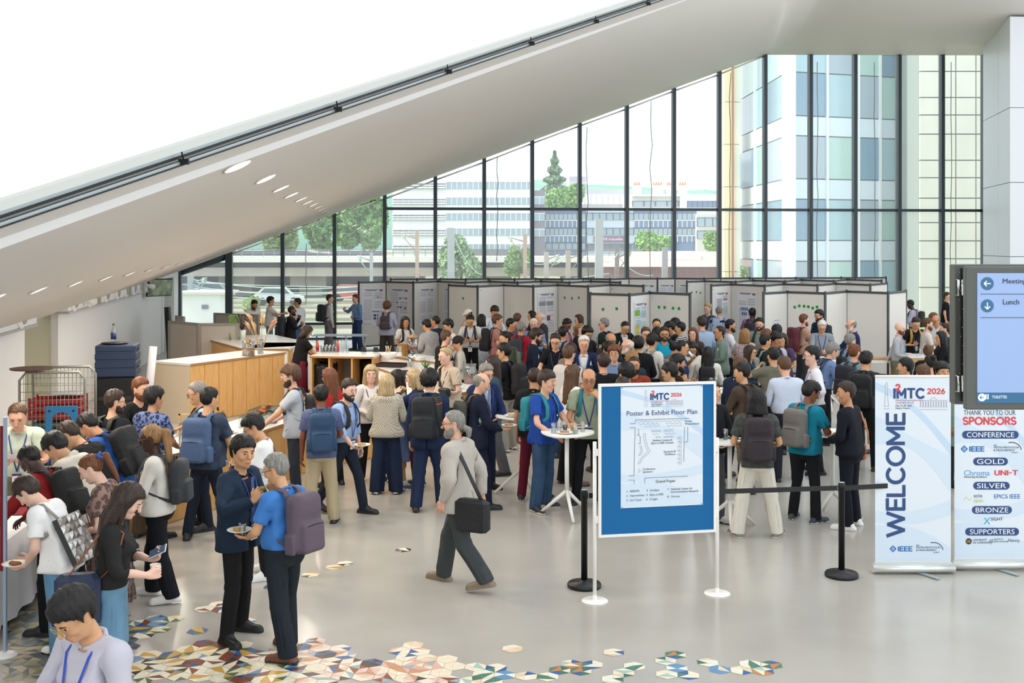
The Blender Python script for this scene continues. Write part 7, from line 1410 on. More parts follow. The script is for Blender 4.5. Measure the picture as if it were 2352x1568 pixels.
for s_, xa, xb, y in (('CONFERENCE', 2203, 2330, 1007), ('GOLD', 2228, 2306, 1071), ('SILVER', 2228, 2310, 1129), ('BRONZE', 2225, 2315, 1187), ('SUPPORTERS', 2210, 2331, 1239)):
    m = MB(); rr_ = w * .053; x0, x1, z = X(bx(xa)) + rr_, X(bx(xb)) - rr_, Z(bv(y)); m.poly([(x1 + rr_ * math.sin(t_), -.003, z - rr_ * math.cos(t_)) for t_ in np.linspace(0, math.pi, 9)] + [(x0 - rr_ * math.sin(t_), -.003, z + rr_ * math.cos(t_)) for t_ in np.linspace(0, math.pi, 9)]); m.build('pill', M_navy, r)
    text('lettering', s_, w * .088, M_wht, r, (X(bx((xa + xb) / 2)), -.0045, z), RF, fit=((xb - xa) / 166 * w - rr_ * (2.4 if len(s_) > 6 else 1.9), w * .068))
ieee(r, X, Z, bx(2208), bv(1041), w * .05); ims(r, X, Z, bx(2274), bv(1041), w * .037)
for s_, x, y, z, mm, al, bo in (('Chroma', 2207, 1099, .105, M_sky, 'LEFT', .015), ('Advancing Excellence', 2207, 1108, .036, M_slate, 'LEFT', 0), ('scio', 2229, 1153, .075, M_slate, 'LEFT', 0), ('spec', 2229, 1164, .075, mat('ink_lime', 'c3cf7a', .6), 'LEFT', 0), ('EPICS', 2274, 1155, .078, M_ieee, 'LEFT', .02), ('in', 2303, 1156, .03, mat('ink_green', '6aa86a', .6), 'LEFT', 0), ('IEEE', 2309, 1155, .085, M_ieee, 'LEFT', .025), ('X', 2259, 1214, .13, mat('ink_cyan', '24b5c4', .6), 'CENTER', .03), ('SIGHT', 2267, 1209, .06, M_black2, 'LEFT', .01), ('UNIVERSITÉ\nDE LORRAINE', 2227, 1262, .036, M_slate, 'LEFT', 0), ('ijl', 2264, 1262, .075, M_black2, 'LEFT', 0), ('INSTITUT\nJEAN LAMOUR', 2274, 1260, .03, M_slate, 'LEFT', 0), ('Nancy,', 2306, 1260, .06, M_slate, 'LEFT', 0)): text('lettering', s_, w * z, mm, r, (X(bx(x)), -.0032, Z(bv(y))), RF, al)
block('UNI-T', M_red, r, X(bx(2302)), Z(bv(1098)), w * .32, w * .075, -.0032, .22)
MB().poly([(X(bx(2218)) + w * .042 * math.cos(t_), -.003, Z(bv(1262)) + w * .042 * math.sin(t_)) for t_ in np.linspace(0, 6.283, 20, endpoint=False)]).build('logo_disc', M_black2, r); text('lettering', 'UL', w * .05, mat('ink_yellow', 'f2d22a', .6), r, (X(bx(2218)), -.0045, Z(bv(1262))), RF, bold=.02)
m = MB(); strip(m, [(X(bx(2207 + 18 * t_)), Z(bv(1164 - 8 * t_ - 6 * math.sin(t_ * 6)))) for t_ in np.linspace(0, 1, 12)], w * .006, -.0032); m.build('logo_swirl', mat('ink_lime', 'c3cf7a', .6), r)
# ================================================================== barrier posts
def stanchion(x, y, lab):
    q = PZ(x, y, 0); r = empty('barrier_post', q); tag(r, lab, 'barrier post', 'barrier posts')
    MB().lathe([(.168, 0), (.17, .03), (.16, .042), (.04, .05), (.04, .07)], 32).build('base', M_black, r); MB().lathe([(.032, .04), (.032, .9), (.034, .9), (.034, .955), (.026, .965), (0, .965)], 20).build('post', M_black, r); MB().lathe([(.033, .9645), (.025, .9665), (0, .967)], 20).build('cap', M_alu, r); MB().box((0, 0, .905), (.075, .03, .06)).build('belt_clip', M_dark, r); return q
s1 = stanchion(1342, 1347, 'black barrier post standing left of the notice board'); s2 = stanchion(1933, 1323, 'black barrier post standing left of the welcome banner')
def belt(a, b, za, zb, lab):
    m = MB(); a, b = Vector((a.x, a.y, za)), Vector((b.x, b.y, zb)); c = (a + b) / 2; m.prism([a - c + Vector((0, 0, -.025)), b - c + Vector((0, 0, -.025)), b - c + Vector((0, 0, .025)), a - c + Vector((0, 0, .025))], (0, .003, 0)); tag(m.build('barrier_belt', M_black, loc=c), lab, 'barrier belt', 'barrier belts')
belt(s1 + Vector((.045, 0, 0)), s2 - Vector((.045, 0, 0)), .905, .905, 'black retractable belt stretched between the two barrier posts'); belt(s2 + Vector((.045, 0, 0)), PZ(2400, 1290, 0), .905, .905, 'black retractable belt running from the post behind the banners')
# ================================================================== hanging display
d = 7.5; q = P(2218, 612, d)
mo = empty('hanging_display', (q.x, d, HC - (941 - HY) / F * d)); tag(mo, 'double sided grey display screen with arrows for meetings and lunch', 'screen'); o0 = mo.location.copy()
pw = lambda x, y, dd=d: P(x, y, dd) - o0
M_bez = mat('bezel_grey', '565955', .5); M_scr = mat('screen_blue', '8ba3cc', .3, emit=.12)
x0, x1 = pw(2218, 0).x, pw(2560, 0).x; z0, z1 = 0, pw(0, 611).z
MB().box(((x0 + x1) / 2, .025, (z0 + z1) / 2), (x1 - x0, .05, z1), bev=.008).build('front_housing', M_bez, mo)
sx0, sz0, sz1 = pw(2244, 0).x, pw(0, 925).z, pw(0, 627).z; sx1 = pw(2534, 0).x
MB().box(((sx0 + sx1) / 2, -.003, (sz0 + sz1) / 2), (sx1 - sx0, .006, sz1 - sz0)).build('screen', M_scr, mo)
M_ui = mat('screen_ink', '20262e', .4, emit=.02); M_disc = mat('screen_disc', '2f6288', .4, emit=.08); M_uiw = mat('screen_white', 'dfe9f4', .4, emit=.2)
MB().box(((sx0 + sx1) / 2, -.0065, (pw(0, 901).z + sz0) / 2), (sx1 - sx0, .002, pw(0, 901).z - sz0)).build('footer_bar', M_disc, mo)
for y, w_ in ((651, 0), (702, 1)):
    c = pw(2266.5, y); R_ = .043; MB().poly([(c.x + R_ * math.cos(t_), -.008, c.z + R_ * math.sin(t_)) for t_ in np.linspace(0, 6.283, 28, endpoint=False)]).build('arrow_disc', M_disc, mo)
    m = MB(); A_ = [[(-.022, 0), (.022, 0)], [(-.004, .018), (-.022, 0), (-.004, -.018)]] if w_ == 0 else [[(0, .022), (0, -.022)], [(-.018, -.004), (0, -.022), (.018, -.004)]]
    for pl in A_: strip(m, [(c.x + a_, c.z + b_) for a_, b_ in pl], .007, -.010)
    m.build('arrow', M_uiw, mo)
    text('screen_text', ('Meetings', 'Lunch')[w_], .05, M_ui, mo, (pw((2332, 2321)[w_], 0).x, -.0085, pw(0, (647, 693)[w_]).z), RF, bold=.006, fit=((.172, .107)[w_], (.041, .034)[w_]))
    m = MB(); z = pw(0, (675, 729)[w_]).z; strip(m, [(pw(2251, 0).x, z), (sx1 - .02, z)], .0035, -.0085); m.build('rule_line', M_ui, mo)
c = pw(2254, 912); MB().poly([(c.x + .026 * math.cos(t_), -.009, c.z + .026 * math.sin(t_)) for t_ in np.linspace(0, 6.283, 20, endpoint=False)]).build('arrow_disc', M_uiw, mo); m = MB()
for pl in [[(-.013, 0), (.013, 0)], [(-.002, .011), (-.013, 0), (-.002, -.011)]]: strip(m, [(c.x + a_, c.z + b_) for a_, b_ in pl], .005, -.010)
m.build('arrow', M_disc, mo)
m = MB()
for k in (2263.5, 2268): c = pw(k, 912); m.box((c.x, -.009, c.z), (.007, .002, .024)).ball((c.x, -.009, c.z + .017), .005, 0, 8, 5)
m.build('restroom_symbol', M_uiw, mo); text('screen_text', 'TOILETTES', .026, M_uiw, mo, (pw(2294, 0).x, -.0095, pw(0, 911).z), RF, fit=(.098, .018))
y0 = .32; bx0 = pw(2180, 0, d + y0 + .11).x
MB().box(((bx0 + x1) / 2, y0 + .06, (pw(0, 929, d + y0).z + pw(0, 607, d + y0).z) / 2), (x1 - bx0, .1, pw(0, 607, d + y0).z - pw(0, 929, d + y0).z), bev=.006).build('rear_housing', M_bez, mo)
MB().box(((bx0 + .02 + x1) / 2, y0 - .0, (pw(0, 929, d + y0).z + pw(0, 607, d + y0).z) / 2), (x1 - bx0 - .06, .03, pw(0, 607, d + y0).z - pw(0, 929, d + y0).z - .05)).build('rear_panel', M_black, mo)
for y in (660, 880):
    c = pw(2196, y, d + y0); MB().tube([(c.x, y0 - .01, c.z - .055), (c.x, y0 - .045, c.z - .05), (c.x, y0 - .045, c.z + .05), (c.x, y0 - .01, c.z + .055)], .009, 8).build('handle', M_chrome, mo); c = pw(2214, y, d + .1); MB().tube([(c.x, .05, c.z - .055), (c.x - .012, .09, c.z - .05), (c.x - .012, .09, c.z + .05), (c.x, .05, c.z + .055)], .008, 8).build('handle', M_chrome, mo)
for i in range(14): c = pw(2204 + random.uniform(-4, 10), 625 + i * 21, d + y0); MB().ball((c.x, y0 - .018, c.z), .003, 0, 5, 4).build('screw', M_chrome, mo)
MB().tube([(x1 - .1, .2, -o0.z), (x1 - .1, .2, z1 + .05)], .04, 10).box((x1 - .1, .2, -o0.z + .01), (.5, .5, .02)).box((x1 - .1, .2, z1 / 2), (.2, .25, .3)).build('stand_post', M_bez, mo)
# ================================================================== standing tables
def high_table(x, yt, z, rtop, lab, d=None, rot=0, square=False):
    d = d or F * (HC - z) / (yt - HY); q = Vector(((x - CX) / F * d, d, 0)); r = empty('standing_table', q, rot); tag(r, lab, 'table', 'standing tables')
    pts = []
    for i in range(36):
        a_ = 2 * math.pi * i / 36; rr_ = rtop * (1 + .07 * math.cos(3 * a_)); pts.append((rr_ * math.cos(a_), rr_ * math.sin(a_), z - .018))
    MB().prism(pts, (0, 0, .018)).build('tabletop', M_pole, r); MB().tube([(0, 0, .30), (0, 0, z - .02)], .028, 12).build('stem', M_pole, r)
    for k in range(3):
        a_ = 2 * math.pi * k / 3 + .4; MB().tube([(0, 0, .33), (.36 * math.cos(a_), .36 * math.sin(a_), .018)], [.026, .018], 8).build('leg', M_pole, r)
    return q
T1 = high_table(1302, 993, 1.06, .33, 'white three legged standing table in front of the royal blue tee', d=14.15, rot=.3)
T2 = high_table(1676, 1022, 1.06, .33, 'white standing table just right of the notice board', d=13.6)
T3 = high_table(1196, 968, 1.06, .33, 'white standing table behind the black top and burgundy trousers', d=15.5, rot=.8)
T4 = high_table(1912, 996, 1.06, .33, 'white standing table beside the dark navy polo', d=14.1, rot=1.2)
T5 = high_table(1652, 886, 1.06, .36, 'standing table crowded with stem glasses above the notice board corner', d=18.3)
T6 = high_table(1905, 820, 1.06, .4, 'standing table between the white haired man and the bald suit', d=23.2)
def on(q, dx, dy, z=1.06): return Vector((q.x + dx, q.y + dy, z))
NB = {'T1': 'the table by the royal blue tee'}
glass_at(on(T1, -.17, -.10), 'empty tumbler nearest the edge on the table by the royal blue tee'); glass_at(on(T1, -.10, -.02), 'empty tumbler second from the left on the table by the royal blue tee'); glass_at(on(T1, .10, -.14), 'water glass at the front of the table by the royal blue tee', liquid='d4d6d2'); glass_at(on(T1, .20, .02), 'tumbler at the right edge of the table by the royal blue tee'); glass_at(on(T1, -.02, .08), 'glass of cola on the table by the royal blue tee', liquid='2a1512'); cup_at(on(T1, .08, .05), 'kraft paper cup on the table by the royal blue tee'); plate_at(on(T1, -.03, -.12), 'plate with crumbs on the table by the royal blue tee')
glass_at(on(T2, -.05, .0), 'glass of cola on the table right of the notice board', liquid='2a1512'); plate_at(on(T2, .1, .08), 'plate on the table right of the notice board', False)
glass_at(on(T3, -.05, .1), 'tall glass on the table behind the burgundy trousers'); plate_at(on(T3, -.12, -.08), 'plate of food on the table behind the burgundy trousers')
for i, (dx, dy) in enumerate(((-.12, .05), (-.03, .1), (.05, -.02), (.13, .08))): wine_at(on(T5, dx, dy), f'stem wine glass, {ORD[i]} from the left on the crowded standing table')
for i, (dx, dy) in enumerate(((-.2, -.05), (-.15, .12))): glass_at(on(T5, dx, dy), f'tumbler {("in front", "behind")[i]} at the left of the crowded standing table')
plate_at(on(T5, .2, -.1), 'plate of snacks on the crowded standing table'); glass_at(on(T4, -.12, -.05), 'glass of water on the table beside the dark navy polo')
plate_at(on(T6, -.1, -.1), 'plate on the table before the white haired man'); plate_at(on(T6, .15, 0), 'plate nearest the bald suit on his table'); glass_at(on(T6, .2, .15), 'tumbler on the table before the white haired man')
q = PZ(2092, 815, 1.08); r = empty('wooden_table', (q.x, q.y, 0), .05); tag(r, 'high square wooden table with white top in the right hand group', 'table'); MB().box((0, 0, 1.06), (.66, .6, .04)).build('tabletop', M_top, r)
for sx in (-.3, .3):
    for sy in (-.26, .26): MB().box((sx, sy, .52), (.06, .06, 1.04)).build('leg', M_ply, r)
MB().box((0, -.26, 1.0), (.6, .04, .08)).build('apron_rail', M_ply, r)
wine_at(Vector((q.x + .1, q.y - .05, 1.08)), 'stem glass on the square wooden table'); glass_at(Vector((q.x + .22, q.y + .05, 1.08)), 'tumbler on the square wooden table'); plate_at(Vector((q.x - .05, q.y + .1, 1.08)), 'plate on the square wooden table', False)
q = PZ(2022, 826, .95); r = empty('folding_table', (q.x, q.y, 0)); tag(r, 'plain white side table in front of the last front board', 'table'); MB().box((0, 0, .93), (.9, .6, .03)).build('tabletop', M_top, r)
for sx in (-.4, .4):
    for sy in (-.25, .25): MB().tube([(sx, sy, 0), (sx, sy, .92)], .02, 8).build('leg', M_alu, r)
r = MB().tube([(-.25, 0, .04), (.25, -.05, .04)], .035, 12).build('cardboard_tube', mat('kraft_tube', 'c29a72', .8), loc=(q.x, q.y, .945)); tag(r, 'brown cardboard poster tube lying on the plain white side table', 'tube')
q = PZ(783, 768, .8); r = empty('folding_table', (q.x, q.y, 0)); tag(r, 'light folding table by the glass behind the grey trousers', 'table'); MB().box((0, 0, .78), (1.6, .6, .03)).build('tabletop', mat('table_bluegrey', 'b9c4cf', .5), r)
for sx in (-.7, .7): MB().tube([(sx, 0, 0), (sx, 0, .77)], .025, 8).box((sx, 0, .02), (.05, .55, .03)).build('leg', M_alu, r)
# ================================================================== bars and buffet
def counter(name, lab, A_, B_, dep, h, front='ply', ribs=0, left=None, open_=False, lift=0):
    """A, B: front top corners in plan, left to right as seen from the hall; depth runs away from the viewer"""
    A_, B_ = Vector(A_), Vector(B_); t = B_ - A_; w = t.length; ang = math.atan2(t.y, t.x); c = (A_ + B_) / 2; r = empty(name, (c.x, c.y, 0), ang); tag(r, lab, 'counter')
    MB().box((0, dep / 2, h - .02), (w + .03, dep + .03, .04)).build('worktop', M_top, r); MB().box((0, -.016, h - .02), (w + .03, .004, .034)).build('edge_band', M_plyedge, r)
    if open_:
        for x in (-w / 2 + .02, -w * .2, w * .16, w / 2 - .02): MB().box((x, dep / 2, (h - .04) / 2), (.035, dep - .04, h - .04)).build('upright', M_ply, r)
        MB().box((0, dep - .05, (h - .04) / 2), (w - .04, .03, h - .04)).build('back_panel', mat('grey_panel', '8c8883', .8), r)
    else:
        MB().box((0, dep / 2, (h - .04) / 2 + .03), (w - .02, dep - .04, h - .1)).build('carcass', M_plyedge if front == 'ply' else M_top, r)
        n = ribs or 6
        for i in range(n):
            x = -w / 2 + w * (i + .5) / n; o_ = .014 if i % 2 else 0
            MB().box((x, .01 + o_, (h - .05) / 2), (w / n - .004, .02, h - .06)).build('front_board', M_ply if front == 'ply' else M_white, r)
        for s in (-1, 1): MB().box((s * (w / 2 - .01), dep / 2, (h - .04) / 2), (.02, dep - .02, h - .04)).build('side_panel', left or M_ply, r)
    return r
def rel(r, x, y, z): return r.location + Matrix.Rotation(r.rotation_euler.z, 3, 'Z') @ Vector((x, y, 0)) + Vector((0, 0, z))
A1 = PZ(437, 835, 1.15).xy; B1 = PZ(655, 808, 1.15).xy
bar1 = counter('ribbed_bar', 'tall bar clad in ribbed plywood with a cream end, at the left', A1, B1, 1.0, 1.15, ribs=14, left=mat('cream_panel', 'd9c9b0', .7))
bar2 = counter('service_bar', 'white topped service bar with open plywood bays beside the waitress', PZ(712, 817, 1.08).xy, PZ(857, 819, 1.08).xy, 1.05, 1.08, open_=True)
bar3 = counter('drinks_bar', 'raised white drinks bar carrying the juice dispenser', PZ(868, 812, 1.08).xy, PZ(1012, 832, 1.08).xy, .6, 1.08, 'white')
bar4 = counter('sink_counter', 'lower sink counter with tap in front of the drinks bar', PZ(866, 843, .92).xy, PZ(985, 882, .92).xy, .62, .92, 'white')
q0, q1, q2, q3, q4, q5 = [PZ(x, y, z).xy for x, y, z in ((287, 1066, .84), (528, 1012, .84), (692, 958, .84), (826, 934, .84), (1012, 908, .9), (1262, 868, .9))]
buf1 = counter('buffet_counter', 'nearest section of the plywood buffet counter', q0, q1, .75, .84); buf2 = counter('buffet_counter', 'plywood buffet section carrying the cake trays', q1, q2, .8, .84, ribs=8)
buf3 = counter('buffet_counter', 'plywood buffet section behind the pale blue shirt', q2, q3, .8, .84); buf4 = counter('buffet_counter', 'plywood buffet section behind the houndstooth jacket', q3, q4, .8, .87); buf5 = counter('buffet_counter', 'plywood buffet end carrying the green vase', q4, q5, .8, .9)
bk = counter('back_bar', 'back bar with plant pots and a green card holder', PZ(462, 774, 1.1).xy, PZ(560, 800, 1.1).xy, 1.8, 1.1, left=M_white); bk2 = counter('back_bar', 'long white topped back bar between the ribbed bar and the window', PZ(566, 800, 1.1).xy, PZ(662, 800, 1.1).xy, 1.5, 1.1, 'white')
# on the ribbed bar
def lath(name, prof, m, p, lab, cat, n=20, grp=None): r = MB().lathe(prof, n).build(name, m, loc=p); return tag(r, lab, cat, grp)
p0 = PZ(571, 817, 1.15); jar = lath('cork_jar', [(.13, 0), (.13, .30), (.127, .30), (.127, .01), (0, .01)], M_clear, p0, 'glass jar heaped with wine corks on the ribbed bar', 'jar')
for i in range(46):
    a_ = random.uniform(0, 6.28); k = i // 12; rr_ = .105 if k < 3 else random.uniform(0, .08); z = .03 + k * .055 + .02 * (i % 2); z = z if k < 3 else .2 + random.uniform(0, .14)
    t_ = MB().tube([(0, 0, -.02), (0, 0, .025)], .021, 8).build('cork', mat('cork', 'b98a5a', .85), jar, (rr_ * math.cos(a_), rr_ * math.sin(a_), z)); t_.rotation_euler = (random.uniform(-.3, .3) + (1.2 if k > 2 else 0), random.uniform(-.3, .3), 0)
p0 = PZ(598, 812, 1.15); vz = lath('glass_vase', [(.065, 0), (.065, .30), (.062, .30), (.062, .01), (0, .01)], M_clear, p0, 'tall glass vase of dried pampas grass on the ribbed bar', 'vase')
for i in range(16):
    a_ = random.uniform(0, 6.28); l_ = random.uniform(.45, .75); e = Vector((math.cos(a_) * .22, math.sin(a_) * .15, l_)); b_ = Vector((math.cos(a_) * .03, math.sin(a_) * .03, .02)); MB().tube([b_, b_.lerp(e, .5) + Vector((0, 0, .05)), e], .003, 4).build('stalk', mat('straw', 'c9a878', .9), vz); MB().tube([e - Vector((0, 0, .06)), e + Vector((e.x * .2, 0, .05)), e + Vector((e.x * .6, 0, .12))], [.008, .028, .004], 6).build('plume', mat('pampas_' + str(i % 3), ('d8b48a', 'c9a070', 'b98a78')[i % 3], .95, bump=.8, bscale=90), vz)
r = tag(MB().box((0, 0, .005), (.42, .3, .01), rz=.3).build('paper_stack', mat('paper_white', 'e8e4e2', .7), loc=PZ(500, 818, 1.15)), 'flat stack of white paper on the ribbed bar', 'paper')
p0 = PZ(536, 779, 1.1); r = empty('card_holder', p0, .4); tag(r, 'green upright card holder on the back bar', 'holder'); MB().box((0, 0, .3), (.22, .02, .6), rx=-.08).build('panel', mat('green_card', '6f8f4a', .7), r); MB().prism([(-.11, 0, 0), (-.11, -.28, 0), (-.11, 0, .25)], (.015, 0, 0)).prism([(.095, 0, 0), (.095, -.28, 0), (.095, 0, .25)], (.015, 0, 0)).build('brace', mat('green_card', '6f8f4a', .7), r)
p0 = PZ(556, 778, 1.1); r = empty('potted_plant', p0); tag(r, 'spiky dark potted plant in a white pot on the back bar', 'plant'); MB().lathe([(.07, 0), (.10, .22), (.09, .22), (.08, .19), (0, .19)], 18).build('pot', M_china, r)
for i in range(16):
    a_ = i * .7; l_ = random.uniform(.25, .5); MB().tube([(0, 0, .2), (math.cos(a_) * l_ * .5, math.sin(a_) * l_ * .5, .3 + l_ * .6), (math.cos(a_) * l_, math.sin(a_) * l_, .25 + l_ * random.uniform(.1, .7))], [.012, .009, .002], 5, flat=(1, .3)).build('leaf', mat('dark_leaf', '4a3f30', .6), r)
# on the service bar
def bottle(p, lab, col, label_c=None, h=.26, r_=.035, cap='20c060'):
    b_ = MB().lathe([(r_ * .95, 0), (r_, .01), (r_, h * .62), (r_ * .45, h * .82), (r_ * .4, h * .93)], 14).build('bottle', col, loc=p); tag(b_, lab, 'bottle', 'bottles on the bars'); MB().lathe([(r_ * .44, h * .93), (r_ * .44, h), (0, h)], 10).build('cap', mat('cap_dark', '2a3a34', .5), b_)
    if label_c: MB().lathe([(r_ * 1.02, h * .18), (r_ * 1.02, h * .52)], 14).build('label', mat('blabel_' + label_c, label_c, .6), b_)
M_juice = mat('orange_juice', 'd86a1a', .2)
bottle(PZ(729, 807, 1.08), 'orange juice bottle with pink label held by the waitress', M_juice, 'd83a6a'); bottle(PZ(776, 808, 1.08), 'orange juice bottle with pink label between the tumblers and the clear bottles', M_juice, 'd83a6a')
for i, x in enumerate((786, 794, 798)): bottle(PZ(x, 809 if i != 1 else 803, 1.08), f'clear water bottle, {ORD[i]} from the left on the service bar', M_clear, h=.31)
p0 = PZ(757, 808, 1.08)
for i in range(15): glass_at(p0 + Vector(((i % 5 - 2) * .075, (i // 5) * .08 - .08, 0)), 'clear tumbler in the cluster of clean glasses on the service bar', .14, .036, grp='clean tumblers on the service bar')
for i, x in enumerate((835, 863)): tag(MB().prism([(-.06, 0, 0), (.06, 0, 0), (.045, 0, .10), (-.045, 0, .10)], (0, .05, 0)).build('name_stand', M_black, loc=PZ(x, 808, 1.08)), f'small black table sign, {("left", "right")[i]} one at the end of the service bar', 'sign', 'black table signs')
def binbag(p, lab, h=.85, r_=.24):
    b_ = MB(); prof = [(r_ * .9, 0), (r_ * 1.02, h * .1), (r_, h * .5), (r_ * 1.02, h * .82), (r_ * 1.08, h * .9), (r_ * 1.0, h), (r_ * .85, h * .98), (r_ * .8, h * .7), (0, h * .65)]; b_.lathe(prof, 22)
    b_.v = [(x * (1 + .06 * math.sin(9 * math.atan2(y, x) + z * 8)), y * (1 + .06 * math.sin(9 * math.atan2(y, x) + z * 8)), z + .015 * math.sin(7 * math.atan2(y, x)) * (z > h * .8)) for x, y, z in b_.v]; r = b_.build('waste_bin', mat('bin_liner', '121314', .25, bump=1, bscale=18), loc=p); return tag(r, lab, 'bin', 'bins with black liners')
c_ = PZ(738, 817, 1.08); binbag(Vector((c_.x, c_.y + .35, 0)), 'large black bin liner in a bay of the service bar beside the waitress', .9, .27); c_ = PZ(836, 930, 0); binbag(Vector((c_.x + .1, c_.y + .15, 0)), 'black bin liner left of the blonde woman in white jumper', .95, .2)
# on the drinks bar
p0 = PZ(947, 822, 1.08); r = empty('juice_dispenser', p0); tag(r, 'glass juice dispenser with amber tea on the drinks bar', 'dispenser'); MB().lathe([(.10, .1), (.115, .12), (.115, .42), (.11, .42), (.11, .12), (0, .11)], 22).build('tank', M_clear, r); MB().lathe([(.105, .125), (.105, .27), (0, .27)], 20).build('tea', mat('amber_tea', '9a3a14', .15), r); MB().lathe([(.118, .42), (.118, .45), (.03, .46), (.02, .49), (0, .495)], 20).build('lid', mat('wood_lid', 'b58a60', .5), r); MB().lathe([(.11, 0), (.11, .015), (.1, .1), (0, .1)], 16).build('stand', M_chrome, r); MB().tube([(0, -.1, .14), (0, -.16, .14), (0, -.165, .11)], .012, 8).build('tap', M_chrome, r)
for i, (x, y) in enumerate(((931, 820), (938, 821), (926, 818))):
    r = empty('cup_stack', PZ(x, y, 1.08)); tag(r, f'stack of kraft paper cups, {ORD[i]} in the trio beside the juice dispenser', 'cups', 'stacks of paper cups')
    for k in range(9): MB().lathe([(.028, 0), (.038, .09), (.04, .09), (.04, .094), (.036, .092), (.026, .004)], 12).build('cup', M_paper, r, (0, 0, .0 + k * .022))
r = empty('plate_stack', PZ(965, 828, 1.08)); tag(r, 'stack of white plates on the drinks bar', 'plates')
for k in range(7): MB().lathe(PLP, 18).build('plate', M_china, r, (0, 0, k * .009))
lath('mixing_bowl', [(.09, 0), (.17, .10), (.18, .14), (.17, .14), (.16, .10), (.08, .012), (0, .012)], M_china, PZ(893, 825, 1.08), 'white bowl of wooden spoons on the drinks bar', 'bowl')
r = bpy.data.objects[-1] if False else None
for i in range(4): tag(MB().tube([(0, 0, .02), (random.uniform(-.06, .06), random.uniform(-.05, .05), .26)], .008, 6).ball((0, 0, .0), .001).build('wooden_spoon', mat('spoon_wood', 'd0a880', .7), loc=PZ(893, 825, 1.08) + Vector((random.uniform(-.05, .05), 0, .015))), 'wooden spoon standing in the white bowl on the drinks bar', 'spoon', 'wooden spoons in the bowl')
tag(MB().box((0, 0, .05), (.55, .32, .02)).box((0, -.155, .06), (.55, .02, .1)).box((0, .155, .06), (.55, .02, .1)).box((-.27, 0, .06), (.02, .32, .1)).box((.27, 0, .06), (.02, .32, .1)).build('serving_tray', mat('dark_wood', '2a1c17', .5), loc=PZ(898, 843, .92) + Vector((0, .1, -.035)), rz=-.3), 'dark wooden serving tray on the sink counter', 'tray')
lath('black_dish', [(.16, 0), (.24, .03), (.25, .035), (.24, .04), (0, .015)], M_black, PZ(930, 856, .92) + Vector((0, -.1, 0)), 'flat black oval dish on the sink counter', 'dish', 24)
r = empty('tap', PZ(942, 842, .92)); tag(r, 'chrome tap beside the dark serving tray', 'tap'); MB().tube([(0, 0, 0), (0, 0, .16)], .022, 12).build('body', M_chrome, r); MB().tube([(0, 0, .14), (-.1, -.02, .2), (-.24, -.06, .22), (-.25, -.06, .19)], .012, 8).build('spout', M_chrome, r)
r = empty('potted_plant', PZ(978, 858, .92)); tag(r, 'small green succulent in a dark pot on the sink counter', 'plant'); MB().lathe([(.05, 0), (.065, .09), (.055, .09), (0, .08)], 14).build('pot', mat('dark_pot', '3a2a20', .5), r)
for i in range(12): a_ = i * .9; MB().tube([(0, 0, .08), (.05 * math.cos(a_), .05 * math.sin(a_), .16), (.10 * math.cos(a_), .10 * math.sin(a_), .20 + .03 * (i % 3))], [.012, .02, .003], 6, flat=(1, .3)).build('leaf', mat('green_leaf', '5a7a3a', .5), r)
# on the buffet
p0 = PZ(1081, 884, .87); r = empty('drink_jar', p0); tag(r, 'big glass jar of amber drink on the buffet', 'jar'); MB().lathe([(.12, .0), (.13, .02), (.13, .26), (.10, .32), (.10, .36), (.095, .36), (.095, .32), (.125, .26), (.125, .02), (0, .015)], 22).build('glass_body', M_clear, r); MB().lathe([(.12, .02), (.12, .16), (0, .16)], 18).build('drink', mat('amber_tea', '9a3a14', .15), r); MB().lathe([(.11, .36), (.11, .385), (0, .39)], 18).build('lid', M_clear, r)
lath('green_vase', [(.08, 0), (.13, .06), (.145, .14), (.13, .22), (.085, .27), (.08, .28), (.07, .275), (0, .26)], mat('green_glaze', '3a4a30', .25, pat='noise', col2='1f2a20', ps=8), PZ(1228, 857, .9), 'round dark green glazed vase on the buffet end', 'vase')
for i, (x, y) in enumerate(((1207, 850), (1195, 847), (1250, 856), (1262, 856))): cup_at(PZ(x, y, .9), ['white cup with a stirrer left of the green vase', 'white cup farthest left of the green vase', 'kraft cup right of the green vase', 'kraft cup farthest right of the green vase'][i], 'e8e4da' if i < 2 else 'c9a25e')
def stand(p, lab, rz=0, food='pastry', n=10):
    r = empty('glass_riser', p, rz); tag(r, lab, 'stand', 'glass food risers'); MB().box((0, 0, .16), (.5, .3, .008)).build('shelf', clear_mat('riser_glass', 'dfe8e4', .22), r)
    for s in (-1, 1): MB().box((s * .245, 0, .08), (.008, .3, .16)).build('side', clear_mat('riser_glass_side', 'dfe8e4', .22), r)
    k = 0
    for i in range(n):
        o = MB().box((0, 0, .025), (.075, .06, .05), bev=.012).build('cake_slice', mat('cake_brown' if i % 3 else 'cake_gold', '5c2f18' if i % 3 else 'a8662a', .8, bump=.6, bscale=60), loc=rel(r, -.2 + .085 * (i % 5), -.07 + .09 * (i // 5), .165), rz=rz); tag(o, 'brown cake slice on the ' + lab, 'cake', 'cake slices on the risers')
sb = rel(buf2, .15, .25, .84); stand(sb, 'front glass riser on the buffet', buf2.rotation_euler.z); sb2 = rel(buf2, .75, .45, .84); stand(sb2, 'rear glass riser on the buffet', buf2.rotation_euler.z + .1, n=4)
for i, (x, y, rr_) in enumerate(((-.5, .3, 1), (-.75, .45, 1), (.5, .2, 1), (.95, .25, 1))): plate_at(rel(buf2, x, y, .84), f'buffet plate of food, {ORD[i]} along the cake section')
